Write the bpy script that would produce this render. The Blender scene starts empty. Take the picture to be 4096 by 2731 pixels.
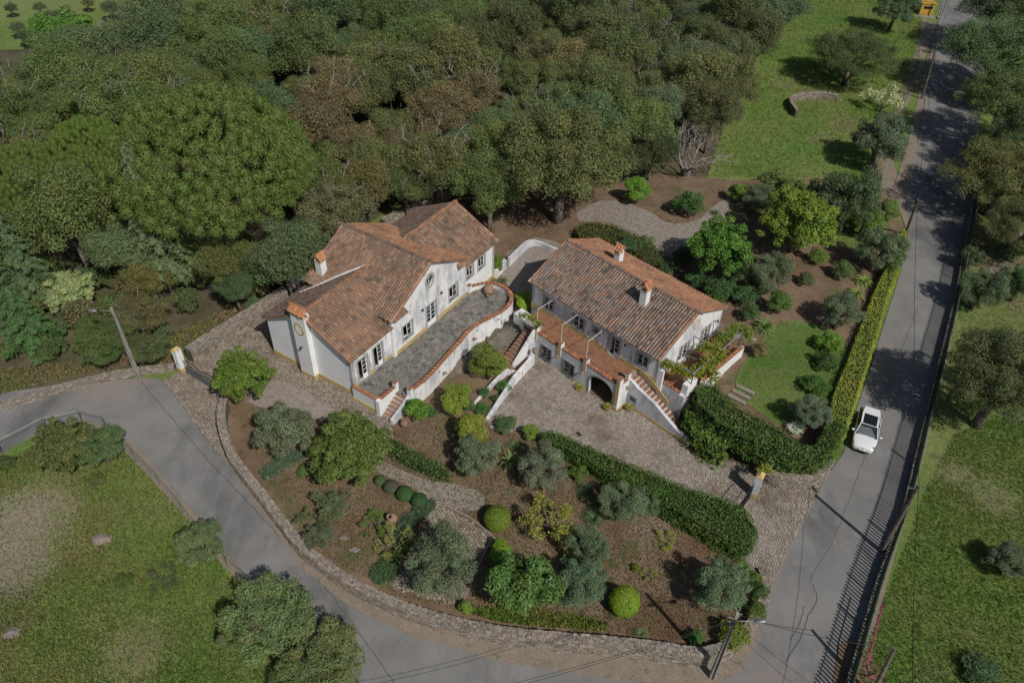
import bpy, bmesh, math, random
import numpy as np
from mathutils import Vector, Matrix
from mathutils.geometry import delaunay_2d_cdt
random.seed(7)
rng = np.random.default_rng(11)
R = math.radians

# ------------------------------------------------------------------ camera
CAM_H, PITCH, ROLL, FPX = 46.0, R(41.4), R(1.8), 3186.0     # height m, pitch below the horizon, roll, focal length
_f = np.array([0, math.cos(PITCH), -math.sin(PITCH)])
_x0 = np.array([1.0, 0, 0]); _u0 = np.cross(_x0, _f)
_X = math.cos(ROLL) * _x0 + math.sin(ROLL) * _u0
_U = -math.sin(ROLL) * _x0 + math.cos(ROLL) * _u0
sc = bpy.context.scene
col = sc.collection
cam_data = bpy.data.cameras.new('camera')
cam = bpy.data.objects.new('camera', cam_data); col.objects.link(cam)
cam_data.sensor_width = 36; cam_data.lens = 36 * FPX / 4096
cam_data.clip_end = 6000; cam_data.clip_start = 0.5
cam.matrix_world = Matrix(((_X[0], _U[0], -_f[0], 0), (_X[1], _U[1], -_f[1], 0), (_X[2], _U[2], -_f[2], CAM_H), (0, 0, 0, 1)))
sc.camera = cam
# ------------------------------------------------------------------ light
SUN_EL, SUN_AZ = R(47), math.atan2(-0.82, 0.57)             # the sun stands behind the camera, to the right
world = bpy.data.worlds.new('World'); sc.world = world; world.use_nodes = True
nt = world.node_tree; bg = nt.nodes['Background']
sky = nt.nodes.new('ShaderNodeTexSky'); sky.sky_type = 'NISHITA'; sky.sun_disc = False
sky.sun_elevation = SUN_EL; sky.sun_rotation = math.pi / 2 - SUN_AZ
sky.air_density = 1.0; sky.dust_density = 1.2
nt.links.new(sky.outputs[0], bg.inputs[0]); bg.inputs[1].default_value = 0.050
sun_d = bpy.data.lights.new('sun', 'SUN'); sun_d.energy = 3.25; sun_d.angle = R(0.55); sun_d.color = (1.0, 0.955, 0.89)
sun = bpy.data.objects.new('sun', sun_d); col.objects.link(sun)
sdir = Vector((math.cos(SUN_AZ) * math.cos(SUN_EL), math.sin(SUN_AZ) * math.cos(SUN_EL), math.sin(SUN_EL)))
sun.rotation_euler = sdir.to_track_quat('Z', 'Y').to_euler(); sun.location = (40, -60, 90)
sc.view_settings.view_transform = 'Standard'; sc.view_settings.look = 'None'
sc.view_settings.exposure = 0.05; sc.view_settings.gamma = 1
sc.render.engine = 'CYCLES'

# ------------------------------------------------------------------ photo pixel -> place
def at(px, py, z=0.0):
    d = _f + _X * (px - 2048) / FPX - _U * (py - 1365.5) / FPX
    t = (z - CAM_H) / d[2]
    return np.array([d[0] * t, d[1] * t, z])
def V(x, y): return (x * 1.7415, y * 1.7415)
def Za(x, y): return (1000 + x / 1.568, 750 + y / 1.568)
def Zb(x, y): return (1900 + x / 1.568, 850 + y / 1.568)
def Zc(x, y): return (600 + x / 1.568, 1250 + y / 1.568)
def Zd(x, y): return (1600 + x / 1.568, 1400 + y / 1.568)
def Ze(x, y): return (3100 + x / 1.568, 900 + y / 1.568)
def Zf(x, y): return (2700 + x / 1.684, 1800 + y / 1.684)
def Zg(x, y): return (2000 + x / 1.887, 1900 + y / 1.887)
def Zh(x, y): return (1000 + x / 1.887, 1900 + y / 1.887)

def controls(lst, s):
    P = np.array([list(at(px, py, z)[:2]) + [z] for px, py, z in lst])
    def fn(x, y):
        x = np.asarray(x, float); y = np.asarray(y, float)
        d2 = (x[..., None] - P[:, 0]) ** 2 + (y[..., None] - P[:, 1]) ** 2
        w = 1.0 / (d2 + s * s) ** 2
        return (w * P[:, 2]).sum(-1) / w.sum(-1)
    return fn
v = V
Gout = controls([(*v(322, 874), 1.5), (*v(0, 930), 1.6), (*v(345, 1005), 1.35), (*v(425, 862), 1.6), (*v(520, 1050), 1.15), (*v(620, 1200), .95),
                 (*v(800, 1370), .55), (*v(1000, 1450), .3), (*v(1250, 1515), .12), (*v(1640, 1560), 0), (*v(1780, 1400), 0), (*v(1860, 1180), 0),
                 (*v(1960, 1030), 0), (*v(2010, 800), .1), (*v(2080, 520), .3), (*v(2150, 250), .6), (*v(2190, 30), 1.0), (*v(1900, 1500), 0),
                 (*v(150, 1400), .8), (*v(0, 1568), .5), (*v(420, 1500), .35), (*v(800, 1560), .2), (*v(2100, 1400), .2), (*v(2300, 1300), .3),
                 (*v(2300, 800), .4), (*v(2300, 500), .6), (*v(2320, 100), 1.2), (*v(1800, 250), 1.2), (*v(1500, 100), 2.2), (*v(1000, 150), 2.4),
                 (*v(500, 150), 2.2), (*v(100, 200), 2.0), (*v(0, 0), 2.2), (*v(200, 600), 1.9), (*v(500, 700), 1.8), (*v(1000, 400), 1.9), (*v(1300, 350), 2.0),
                 (*v(1250, 1620), -.1), (*v(2300, 1568), .2), (*v(1700, 500), 1.2), (*v(1900, 600), .8)], 4.0)
Gin0 = controls([(*v(425, 862), 1.65), (*v(430, 930), 1.5), (*v(520, 1000), 1.35), (*v(600, 900), 1.6), (*Za(648, 1285), 1.95), (*Za(820, 1420), 1.45), (*Za(165, 1045), 1.75),
                 (*Za(435, 1205), 1.8), (*v(690, 1000), 1.5), (*v(900, 1100), 1.35), (*v(800, 1200), 1.3), (*v(750, 1270), 1.25), (*v(960, 1370), 1.0),
                 (*v(1200, 1440), .85), (*v(1450, 1450), .75), (*v(1640, 1470), .75), (*v(1740, 1320), .45), (*v(1690, 1270), .35), (*v(1450, 1150), .6),
                 (*v(1250, 1000), .7), (*v(1050, 1000), 1.15), (*v(1000, 950), 1.25), (*v(1130, 1200), 1.05), (*v(1300, 900), .3), (*v(1250, 840), .3),
                 (*v(1500, 1000), .22), (*v(1650, 1100), .12), (*v(1800, 1250), .04), (*v(1480, 910), .3), (*v(1570, 1010), .22), (*v(1200, 760), 1.2), (*v(1190, 640), 1.5),
                 (*v(1200, 560), 1.6), (*v(1000, 450), 1.9), (*v(1262, 545), 1.9), (*v(1500, 520), 2.4), (*v(1700, 450), 2.2), (*v(1740, 700), 2.6), (*v(1720, 850), 2.45), (*v(1800, 1122), .04), (*v(1720, 1085), .1), (*v(1650, 1040), .15), (*v(1860, 1045), 1.8), (*v(1780, 1000), 2.0), (*v(1880, 1118), .03),
                 (*v(1800, 850), 2.3), (*v(1860, 960), 2.0), (*v(1900, 700), 2.0), (*v(1980, 600), 1.6), (*v(1930, 850), 1.9), (*v(600, 760), 1.75), (*v(900, 500), 1.9)], 1.8)
def Gin(x, y): return np.maximum(Gin0(x, y), Gout(x, y) + 0.05)
def gat(p, fn=Gin, dz=0.0):
    z = 1.0
    for _ in range(12):
        q = at(p[0], p[1], z + dz); z = float(fn(q[0], q[1]))
    return np.array([q[0], q[1], z])

# ------------------------------------------------------------------ materials
def node(nt, t, **kw):
    n = nt.nodes.new(t)
    for k, v_ in kw.items(): setattr(n, k, v_)
    return n
def mixc(nt, a, b, fac, bt='MIX'):
    m = node(nt, 'ShaderNodeMix', data_type='RGBA', blend_type=bt)
    for s, x in ((m.inputs[0], fac), (m.inputs[6], a), (m.inputs[7], b)):
        if hasattr(x, 'links'): nt.links.new(x, s)
        elif isinstance(x, (int, float)): s.default_value = x
        else: s.default_value = (*x, 1)
    return m.outputs[2]
def ramp(nt, src, lo, hi):
    m = node(nt, 'ShaderNodeMapRange'); m.inputs[1].default_value = lo; m.inputs[2].default_value = hi
    nt.links.new(src, m.inputs[0]); return m.outputs[0]
def noise(nt, vec, scale, detail=4, rough=.6):
    n = node(nt, 'ShaderNodeTexNoise'); n.inputs['Scale'].default_value = scale; n.inputs['Detail'].default_value = detail
    n.inputs['Roughness'].default_value = rough; nt.links.new(vec, n.inputs['Vector']); return n.outputs[0]
MATS = {}
def M(name, base, alt=None, scale=1.0, lo=.4, hi=.6, rough=.85, fine=.25, fscale=14, bump=0.0, bscale=20, tint=False, metal=0.0, layers=(), spots=(), spec=.3, stretch=None, coat=0):
    m = bpy.data.materials.new(name); m.use_nodes = True; nt = m.node_tree; b = nt.nodes['Principled BSDF']
    g = node(nt, 'ShaderNodeNewGeometry'); vec = g.outputs['Position']
    c = node(nt, 'ShaderNodeRGB'); c.outputs[0].default_value = (*base, 1); c = c.outputs[0]
    if alt: c = mixc(nt, c, alt, ramp(nt, noise(nt, vec, scale), lo, hi))
    for (lc, ls, ll, lh, st) in layers:
        vv = vec
        if st:
            mp = node(nt, 'ShaderNodeMapping'); mp.inputs['Scale'].default_value = st; nt.links.new(vec, mp.inputs[0]); vv = mp.outputs[0]
        c = mixc(nt, c, lc, ramp(nt, noise(nt, vv, ls, 6, .65), ll, lh))
    for (sp, rad, sc_) in spots:      # a worn or dry area of its own, with a ragged edge
        q = at(*V(*sp), .7); vm_ = node(nt, 'ShaderNodeVectorMath', operation='DISTANCE'); nt.links.new(vec, vm_.inputs[0]); vm_.inputs[1].default_value = tuple(q)
        nn_ = node(nt, 'ShaderNodeMath', operation='MULTIPLY_ADD'); nt.links.new(noise(nt, vec, .8, 8, .75), nn_.inputs[0]); nn_.inputs[1].default_value = -rad * 2.6; nt.links.new(vm_.outputs['Value'], nn_.inputs[2])
        rr_ = ramp(nt, nn_.outputs[0], rad * .15, -rad * 1.3); rr_.node.inputs[4].default_value = .85; c = mixc(nt, c, sc_, rr_)
    if fine:
        f = ramp(nt, noise(nt, vec, fscale, 3, .7), .25, .75)
        mm = node(nt, 'ShaderNodeMath', operation='MULTIPLY_ADD'); nt.links.new(f, mm.inputs[0]); mm.inputs[1].default_value = 2 * fine; mm.inputs[2].default_value = 1 - fine
        cc = node(nt, 'ShaderNodeCombineColor'); [nt.links.new(mm.outputs[0], cc.inputs[i]) for i in range(3)]
        c = mixc(nt, c, cc.outputs[0], 1.0, 'MULTIPLY')
    if tint:
        a = node(nt, 'ShaderNodeAttribute', attribute_name='tint'); c = mixc(nt, c, a.outputs['Color'], 1.0, 'MULTIPLY')
        oi = node(nt, 'ShaderNodeObjectInfo'); c = mixc(nt, c, oi.outputs['Color'], 1.0, 'MULTIPLY')
    nt.links.new(c, b.inputs['Base Color'])
    b.inputs['Roughness'].default_value = rough; b.inputs['Metallic'].default_value = metal; b.inputs['Specular IOR Level'].default_value = spec
    if coat: b.inputs['Coat Weight'].default_value = coat
    if bump:
        bn = node(nt, 'ShaderNodeBump'); bn.inputs['Distance'].default_value = bump; bn.inputs['Strength'].default_value = 1
        nt.links.new(noise(nt, vec, bscale, 5, .65), bn.inputs['Height']); nt.links.new(bn.outputs[0], b.inputs['Normal'])
    MATS[name] = m; return m
def leaf_mat(name, rough=.55, trans=.25):
    m = bpy.data.materials.new(name); m.use_nodes = True; nt = m.node_tree; b = nt.nodes['Principled BSDF']; out = nt.nodes['Material Output']
    a = node(nt, 'ShaderNodeAttribute', attribute_name='tint'); oi = node(nt, 'ShaderNodeObjectInfo')
    c = mixc(nt, a.outputs['Color'], oi.outputs['Color'], 1.0, 'MULTIPLY')
    nt.links.new(c, b.inputs['Base Color']); b.inputs['Roughness'].default_value = rough; b.inputs['Specular IOR Level'].default_value = .35
    t = node(nt, 'ShaderNodeBsdfTranslucent'); c2 = mixc(nt, c, (1.0, 1.0, .45), 1.0, 'MULTIPLY'); nt.links.new(c2, t.inputs[0])
    ms = node(nt, 'ShaderNodeMixShader'); ms.inputs[0].default_value = trans
    nt.links.new(b.outputs[0], ms.inputs[1]); nt.links.new(t.outputs[0], ms.inputs[2]); nt.links.new(ms.outputs[0], out.inputs[0])
    MATS[name] = m; return m
leaf_mat('leaf'); leaf_mat('leaf_glossy', .46, .2)
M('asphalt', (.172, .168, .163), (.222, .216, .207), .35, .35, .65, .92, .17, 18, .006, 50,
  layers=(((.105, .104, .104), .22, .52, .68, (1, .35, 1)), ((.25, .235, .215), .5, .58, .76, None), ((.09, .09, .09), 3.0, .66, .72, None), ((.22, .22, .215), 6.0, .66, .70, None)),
  spots=(((250, 905), 2.2, (.27, .225, .18)), ((110, 905), 1.8, (.26, .215, .175)), ((330, 890), 1.2, (.25, .2, .165)), ((1850, 1400), 1.1, (.24, .225, .2)), ((1770, 1545), 1.2, (.25, .20, .17)), ((1480, 1556), 1.6, (.22, .175, .15)), ((2030, 760), 1.6, (.22, .19, .18)), ((2080, 500), 1.6, (.24, .20, .18))))
M('verge', (.26, .205, .155), (.20, .175, .14), 1.2, .35, .65, .95, .3, 9, .02, 25, layers=(((.12, .13, .06), 1.8, .58, .7, None),))
M('kerb', (.27, .21, .175), (.2, .19, .18), 2, .4, .6, .9, .2, 12, .005, 40)
M('meadow', (.115, .19, .038), (.18, .205, .065), .10, .40, .62, .95, .38, 5, .08, 7,
  layers=(((.21, .165, .12), .07, .585, .70, None), ((.055, .09, .028), .6, .58, .72, None), ((.16, .21, .045), .35, .6, .75, None)),
  spots=(((30, 1250), 3.4, (.26, .205, .165)), ((90, 1180), 2.6, (.25, .205, .16)), ((40, 1310), 2.2, (.23, .19, .14)), ((2290, 1130), 2.4, (.20, .18, .10)), ((2200, 1080), 1.5, (.21, .185, .11)), ((2320, 600), 3.2, (.24, .16, .095)), ((2250, 520), 2.4, (.2, .15, .1)), ((20, 30), 9, (.20, .23, .09)), ((1950, 300), 2.6, (.19, .14, .09)), ((310, 1500), 2.4, (.19, .16, .09)), ((380, 1180), 2, (.2, .2, .08))))
M('dry_grass', (.24, .19, .15), (.16, .16, .08), .5, .45, .7, .95, .35, 7, .05, 9)
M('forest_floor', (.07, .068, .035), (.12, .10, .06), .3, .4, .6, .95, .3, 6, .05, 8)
M('soil', (.15, .096, .060), (.205, .145, .096), .45, .36, .62, .97, .33, 9, .03, 18,
  layers=(((.11, .11, .045), .42, .54, .66, None), ((.09, .055, .035), 1.1, .56, .70, None), ((.30, .23, .15), 7.0, .64, .72, None)),
  spots=(((1540, 1450), 2.0, (.13, .062, .036)), ((1580, 1240), 1.8, (.15, .075, .045)), ((580, 965), 1.3, (.15, .078, .048)), ((1780, 640), 3.0, (.15, .085, .055)), ((1690, 800), 1.2, (.15, .08, .05)), ((1500, 1210), 1.6, (.24, .19, .145)), ((1020, 1160), 1.5, (.25, .19, .13)), ((690, 1250), 1.2, (.2, .15, .12))))
M('lawn', (.095, .17, .035), (.14, .18, .05), .3, .4, .62, .95, .35, 8, .05, 14, layers=(((.15, .13, .06), .5, .6, .75, None),))
M('gravel', (.22, .185, .155), (.30, .265, .235), 3, .35, .65, .95, .35, 22, .015, 40)
M('mortar', (.165, .145, .115), (.11, .10, .07), 1.0, .4, .6, .95, .25, 12, .01, 30)
M('cobble', (.36, .32, .285), None, rough=.85, fine=.22, fscale=30, tint=True, layers=(((.2, .17, .13), .35, .5, .68, None),))
M('stone', (.27, .24, .205), None, rough=.92, fine=.28, fscale=14, tint=True, bump=.01, bscale=25)
M('slate', (.175, .165, .148), None, rough=.8, fine=.2, fscale=14, tint=True)
M('grout', (.30, .285, .26), (.20, .19, .18), 2, .4, .6, .9, .2, 15)
M('rock', (.20, .165, .13), (.13, .12, .10), .9, .35, .65, .95, .3, 8, .08, 6, layers=(((.26, .18, .10), 1.3, .58, .7, None),))
M('whitewash', (.80, .795, .78), (.72, .72, .71), .8, .35, .7, .85, .03, 20, .004, 12,
  layers=(((.50, .51, .54), .7, .47, .60, (1, 1, .5)), ((.33, .34, .35), 1.5, .57, .68, (1.6, 1.6, .35))))
M('whitewash_clean', (.80, .80, .79), (.72, .73, .73), 1.0, .4, .75, .85, .03, 20, .003, 12)
M('whitewash_grimy', (.68, .68, .69), (.46, .47, .49), .9, .35, .62, .9, .05, 20, .005, 12,
  layers=(((.40, .41, .43), 1.2, .54, .70, (1.6, 1.6, .45)), ((.12, .115, .11), 2.0, .665, .74, (1.2, 1.2, .8))))
M('ochre', (.55, .40, .15), (.42, .33, .17), 1.5, .4, .65, .88, .08, 15, layers=(((.25, .22, .16), 2, .62, .75, None),))
M('tile', (.28, .170, .114), None, rough=.88, fine=.25, fscale=16, tint=True, layers=(((.12, .095, .075), 1.1, .54, .70, None), ((.085, .07, .058), 2.4, .62, .72, None), ((.27, .26, .21), 5.0, .66, .73, None)))
M('tile_clean', (.37, .19, .115), None, rough=.85, fine=.18, fscale=18, tint=True, layers=(((.14, .09, .06), 2.2, .64, .76, None),))
M('terracotta', (.31, .15, .09), (.22, .115, .075), 1.2, .4, .62, .8, .15, 12, layers=(((.10, .07, .05), .9, .6, .72, None),))
M('clay', (.30, .20, .14), (.22, .14, .10), 3, .4, .6, .85, .15, 20)
M('surround', (.40, .40, .40), (.32, .32, .32), 3, .4, .6, .85, .06, 20)
M('white_paint', (.82, .82, .80), None, rough=.45, fine=0)
M('interior', (.20, .19, .18), None, rough=.9, fine=.1)
M('wood', (.16, .09, .05), (.10, .06, .04), 4, .4, .6, .7, .2, 20)
M('concrete', (.34, .315, .28), (.26, .245, .22), 1.5, .4, .6, .9, .12, 14, .004, 20)
M('galvanised', (.30, .31, .32), None, rough=.55, fine=.08, metal=.7)
M('dark_metal', (.035, .04, .04), None, rough=.5, fine=.1, metal=.3)
M('grey_paint', (.20, .21, .22), None, rough=.5, fine=.1)
M('green_paint', (.028, .06, .035), None, rough=.5, fine=.15)
M('bark', (.10, .08, .062), (.19, .165, .14), 2.5, .4, .62, .95, .25, 16, .02, 12)
M('pale_bark', (.32, .29, .26), (.2, .18, .16), 3, .4, .6, .95, .2, 16)
M('car_paint', (.72, .73, .75), None, rough=.22, fine=0, coat=.6, spec=.5)
M('car_glass', (.012, .015, .018), None, rough=.06, fine=0, spec=.7)
M('rubber', (.02, .02, .02), None, rough=.8, fine=0)
M('chrome', (.7, .7, .7), None, rough=.2, fine=0, metal=1)
M('yellow_wall', (.52, .30, .05), (.42, .26, .07), 1, .4, .6, .85, .08, 10)
M('magenta', (.45, .03, .16), None, rough=.6, fine=.05)
M('skin', (.45, .26, .18), None, rough=.6, fine=0)
M('pink_cloth', (.55, .28, .28), None, rough=.8, fine=.05)
M('black', (.012, .012, .014), None, rough=.6, fine=0)
M('net_green', (.22, .28, .25), None, rough=.8, fine=.1)
M('dark_asphalt', (.085, .083, .08), None, rough=.8, fine=.2)
def glass_mat():
    m = bpy.data.materials.new('glass'); m.use_nodes = True; nt = m.node_tree; b = nt.nodes['Principled BSDF']; out = nt.nodes['Material Output']
    b.inputs['Base Color'].default_value = (.04, .05, .06, 1); b.inputs['Roughness'].default_value = .04; b.inputs['Specular IOR Level'].default_value = .6
    t = node(nt, 'ShaderNodeBsdfTransparent'); t.inputs[0].default_value = (.75, .8, .8, 1)
    ms = node(nt, 'ShaderNodeMixShader'); ms.inputs[0].default_value = .55
    nt.links.new(b.outputs[0], ms.inputs[1]); nt.links.new(t.outputs[0], ms.inputs[2]); nt.links.new(ms.outputs[0], out.inputs[0])
    MATS['glass'] = m
glass_mat()

# ------------------------------------------------------------------ objects
def tag(o, label=None, cat=None, group=None, kind=None):
    if label: o['label'] = label
    if cat: o['category'] = cat
    if group: o['group'] = group
    if kind: o['kind'] = kind
    return o
def thing(name, label, cat, loc=(0, 0, 0), rotz=0.0, group=None):
    o = bpy.data.objects.new(name, None); o.empty_display_size = .2; col.objects.link(o)
    o.location = loc; o.rotation_euler = (0, 0, rotz); return tag(o, label, cat, group)
def link(name, me, parent=None):
    o = bpy.data.objects.new(name, me); col.objects.link(o)
    if parent is not None: o.parent = parent
    return o
def fastmesh(name, verts, faces_n, mat, tint=None, smooth=False):
    """verts (N,3); faces_n (F,k) all with k corners; tint (F,3)"""
    me = bpy.data.meshes.new(name); verts = np.asarray(verts, np.float32); F = np.asarray(faces_n, np.int32); k = F.shape[1]
    me.vertices.add(len(verts)); me.vertices.foreach_set('co', verts.ravel())
    me.loops.add(F.size); me.loops.foreach_set('vertex_index', F.ravel())
    me.polygons.add(len(F)); me.polygons.foreach_set('loop_start', np.arange(0, F.size, k, dtype=np.int32))
    if smooth: me.polygons.foreach_set('use_smooth', np.ones(len(F), bool))
    if tint is not None:
        a = me.color_attributes.new('tint', 'FLOAT_COLOR', 'CORNER')
        t = np.ones((len(F), k, 4), np.float32); t[:, :, :3] = np.asarray(tint)[:, None, :]
        a.data.foreach_set('color', t.ravel())
    me.update(calc_edges=True)
    me.materials.append(MATS[mat] if isinstance(mat, str) else mat)
    return me
class MB:
    def __init__(s): s.v = []; s.f = []; s.m = []; s.t = []; s.cur = 0; s.tint = None
    def add(s, vs, fs):
        o = len(s.v); s.v += [tuple(map(float, p)) for p in vs]
        for f in fs: s.f.append([o + i for i in f]); s.m.append(s.cur); s.t.append(s.tint or (1, 1, 1))
        return s
    def box(s, x0, x1, y0, y1, z0, z1, M_=None, jit=0):
        c = [(x, y, z) for z in (z0, z1) for y in (y0, y1) for x in (x0, x1)]
        if jit: c = [tuple(q + random.uniform(-jit, jit) for q in p) for p in c]
        if M_ is not None: c = [tuple(M_ @ Vector(p)) for p in c]
        return s.add(c, [(0, 2, 3, 1), (4, 5, 7, 6), (0, 1, 5, 4), (2, 6, 7, 3), (0, 4, 6, 2), (1, 3, 7, 5)])
    def prism(s, poly, z0, z1, axis='z'):
        n = len(poly); f = {'z': lambda p, h: (p[0], p[1], h), 'y': lambda p, h: (p[0], h, p[1]), 'x': lambda p, h: (h, p[0], p[1])}[axis]
        vs = [f(p, z0) for p in poly] + [f(p, z1) for p in poly]
        return s.add(vs, [tuple(range(n))[::-1], tuple(range(n, 2 * n))] + [(i, (i + 1) % n, n + (i + 1) % n, n + i) for i in range(n)])
    def tube(s, path, r, seg=6, cap=True):
        path = [Vector(p) for p in path]; n = len(path); rr = r if isinstance(r, (list, tuple)) else [r] * n; vs = []
        for i, p in enumerate(path):
            t = (path[min(i + 1, n - 1)] - path[max(i - 1, 0)]).normalized()
            a = t.cross(Vector((0, 0, 1))); a = a.normalized() if a.length > 1e-3 else Vector((1, 0, 0)); b = t.cross(a)
            for k in range(seg):
                th = 2 * math.pi * k / seg; vs.append(p + (a * math.cos(th) + b * math.sin(th)) * rr[i])
        fs = [(i * seg + k, i * seg + (k + 1) % seg, (i + 1) * seg + (k + 1) % seg, (i + 1) * seg + k) for i in range(n - 1) for k in range(seg)]
        if cap: fs += [tuple(range(seg))[::-1], tuple((n - 1) * seg + k for k in range(seg))]
        return s.add(vs, fs)
    def lathe(s, prof, seg=20, M_=None, closed=False):
        vs = []
        for (r, z) in prof:
            for k in range(seg):
                th = 2 * math.pi * k / seg; p = Vector((r * math.cos(th), r * math.sin(th), z)); vs.append(M_ @ p if M_ is not None else p)
        n = len(prof)
        return s.add(vs, [(i * seg + k, i * seg + (k + 1) % seg, (i + 1) * seg + (k + 1) % seg, (i + 1) * seg + k) for i in range(n - 1) for k in range(seg)])
    def build(s, name, mats, parent=None, smooth=False):
        me = bpy.data.meshes.new(name); me.from_pydata(s.v, [], s.f)
        for m in (mats if isinstance(mats, (list, tuple)) else [mats]): me.materials.append(MATS[m])
        me.polygons.foreach_set('material_index', s.m)
        if smooth: me.polygons.foreach_set('use_smooth', [True] * len(s.f))
        a = me.color_attributes.new('tint', 'FLOAT_COLOR', 'CORNER'); t = []
        for p in me.polygons: t += [c for _ in range(p.loop_total) for c in (*s.t[p.index], 1)]
        a.data.foreach_set('color', t)
        bm = bmesh.new(); bm.from_mesh(me); bmesh.ops.recalc_face_normals(bm, faces=bm.faces); bm.to_mesh(me); bm.free(); me.update()
        return link(name, me, parent)
def mb(f, *a, **k): m = MB(); getattr(m, f)(*a, **k); return m
def inside(poly, pts):
    P = np.asarray(poly, float)[:, :2]; pts = np.asarray(pts, float); x, y = pts[:, 0], pts[:, 1]; r = np.zeros(len(pts), bool); j = len(P) - 1
    for i in range(len(P)):
        xi, yi = P[i]; xj, yj = P[j]
        c = ((yi > y) != (yj > y)) & (x < (xj - xi) * (y - yi) / ((yj - yi) or 1e-12) + xi); r ^= c; j = i
    return r
def dense(poly, step, closed=True):
    out = []; n = len(poly)
    for i in range(n if closed else n - 1):
        a = np.asarray(poly[i], float); b = np.asarray(poly[(i + 1) % n], float); k = max(1, int(np.linalg.norm((b - a)[:2]) / step))
        out += [a + (b - a) * t / k for t in range(k)]
    if not closed: out.append(np.asarray(poly[-1], float))
    return out
def smooth_path(pts, it=2, closed=False):
    pts = [np.asarray(p, float) for p in pts]
    for _ in range(it):
        q = [] if closed else [pts[0]]
        n = len(pts)
        for i in range(n if closed else n - 1):
            a, b = pts[i], pts[(i + 1) % n]; q += [a * .75 + b * .25, a * .25 + b * .75]
        if not closed: q.append(pts[-1])
        pts = q
    return pts
def cdt_region(ring, holes=(), step=1.0, grid=True):
    ring = [np.asarray(p, float)[:2] for p in ring]
    pts = [Vector(p) for p in ring]; edges = [(i, (i + 1) % len(ring)) for i in range(len(ring))]
    for h in holes:
        o = len(pts); pts += [Vector(p[:2]) for p in h]; edges += [(o + i, o + (i + 1) % len(h)) for i in range(len(h))]
    if grid:
        A = np.array(ring); x0, y0 = A.min(0); x1, y1 = A.max(0)
        gx, gy = np.meshgrid(np.arange(math.floor(x0), x1, step), np.arange(math.floor(y0), y1, step)); g = np.stack([gx.ravel(), gy.ravel()], 1)
        g = g[inside(ring, g)]; pts += [Vector(p) for p in g]
    vs, es, fs, *_ = delaunay_2d_cdt(pts, edges, [], 1, 1e-5)
    vs = np.array([(p.x, p.y) for p in vs]); fs = [f for f in fs]
    if len(fs):
        c = np.array([vs[list(f)].mean(0) for f in fs]); ok = inside(ring, c)
        for h in holes: ok &= ~inside(h, c)
        fs = [f for f, k in zip(fs, ok) if k]
    return vs, fs
def sheet(name, ring, fn, dz, mat, label=None, step=1.0, sm=0, holes=(), parent=None, kind='structure', edge=.5):
    """ground surface draped at height fn(x,y)+dz, with a short skirt so its edge has depth"""
    if sm: ring = smooth_path(ring, sm, True)
    ring = dense([p[:2] for p in ring], edge)
    vs, fs = cdt_region(ring, holes, step)
    z = fn(vs[:, 0], vs[:, 1]) + dz
    P = [(x, y, zz) for (x, y), zz in zip(vs, z)]; F = [tuple(f) for f in fs]
    A = np.array(ring); zr = fn(A[:, 0], A[:, 1]) + dz; o = len(P); n = len(ring)
    P += [(x, y, zz) for (x, y), zz in zip(ring, zr)] + [(x, y, zz - max(.06, dz + .02)) for (x, y), zz in zip(ring, zr)]
    F += [(o + i, o + (i + 1) % n, o + n + (i + 1) % n, o + n + i) for i in range(n)]
    me = bpy.data.meshes.new(name); me.from_pydata(P, [], F); me.materials.append(MATS[mat])
    bm = bmesh.new(); bm.from_mesh(me); bmesh.ops.recalc_face_normals(bm, faces=bm.faces)
    if sum(f.normal.z for f in bm.faces) < 0: bmesh.ops.reverse_faces(bm, faces=bm.faces)
    bm.to_mesh(me); bm.free()
    o = link(name, me, parent)
    if kind and parent is None: tag(o, label, None, None, kind)
    return o
def wall_panel(poly, holes, y0, y1, axis='y'):
    """poly in (u,z); a slab between depth y0 and y1 with real openings"""
    ring = [np.array(p, float) for p in poly]
    vs, fs = cdt_region(ring, holes, grid=False); m = MB()
    f = (lambda p, h: (p[0], h, p[1])) if axis == 'y' else (lambda p, h: (h, p[0], p[1]))
    n = len(vs); m.add([f(p, y0) for p in vs] + [f(p, y1) for p in vs], [tuple(t) for t in fs] + [tuple(n + i for i in t)[::-1] for t in fs])
    for loop in [ring] + [list(h) for h in holes]:
        k = len(loop); m.add([f(p, y0) for p in loop] + [f(p, y1) for p in loop], [(i, (i + 1) % k, k + (i + 1) % k, k + i) for i in range(k)])
    return m
def rect(u0, u1, z0, z1): return [(u0, z0), (u1, z0), (u1, z1), (u0, z1)]
def ell(cu, cz, ru, rz, n=24): return [(cu + ru * math.cos(2 * math.pi * k / n), cz + rz * math.sin(2 * math.pi * k / n)) for k in range(n)]
CAMP = np.array([0, 0, CAM_H])
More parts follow.
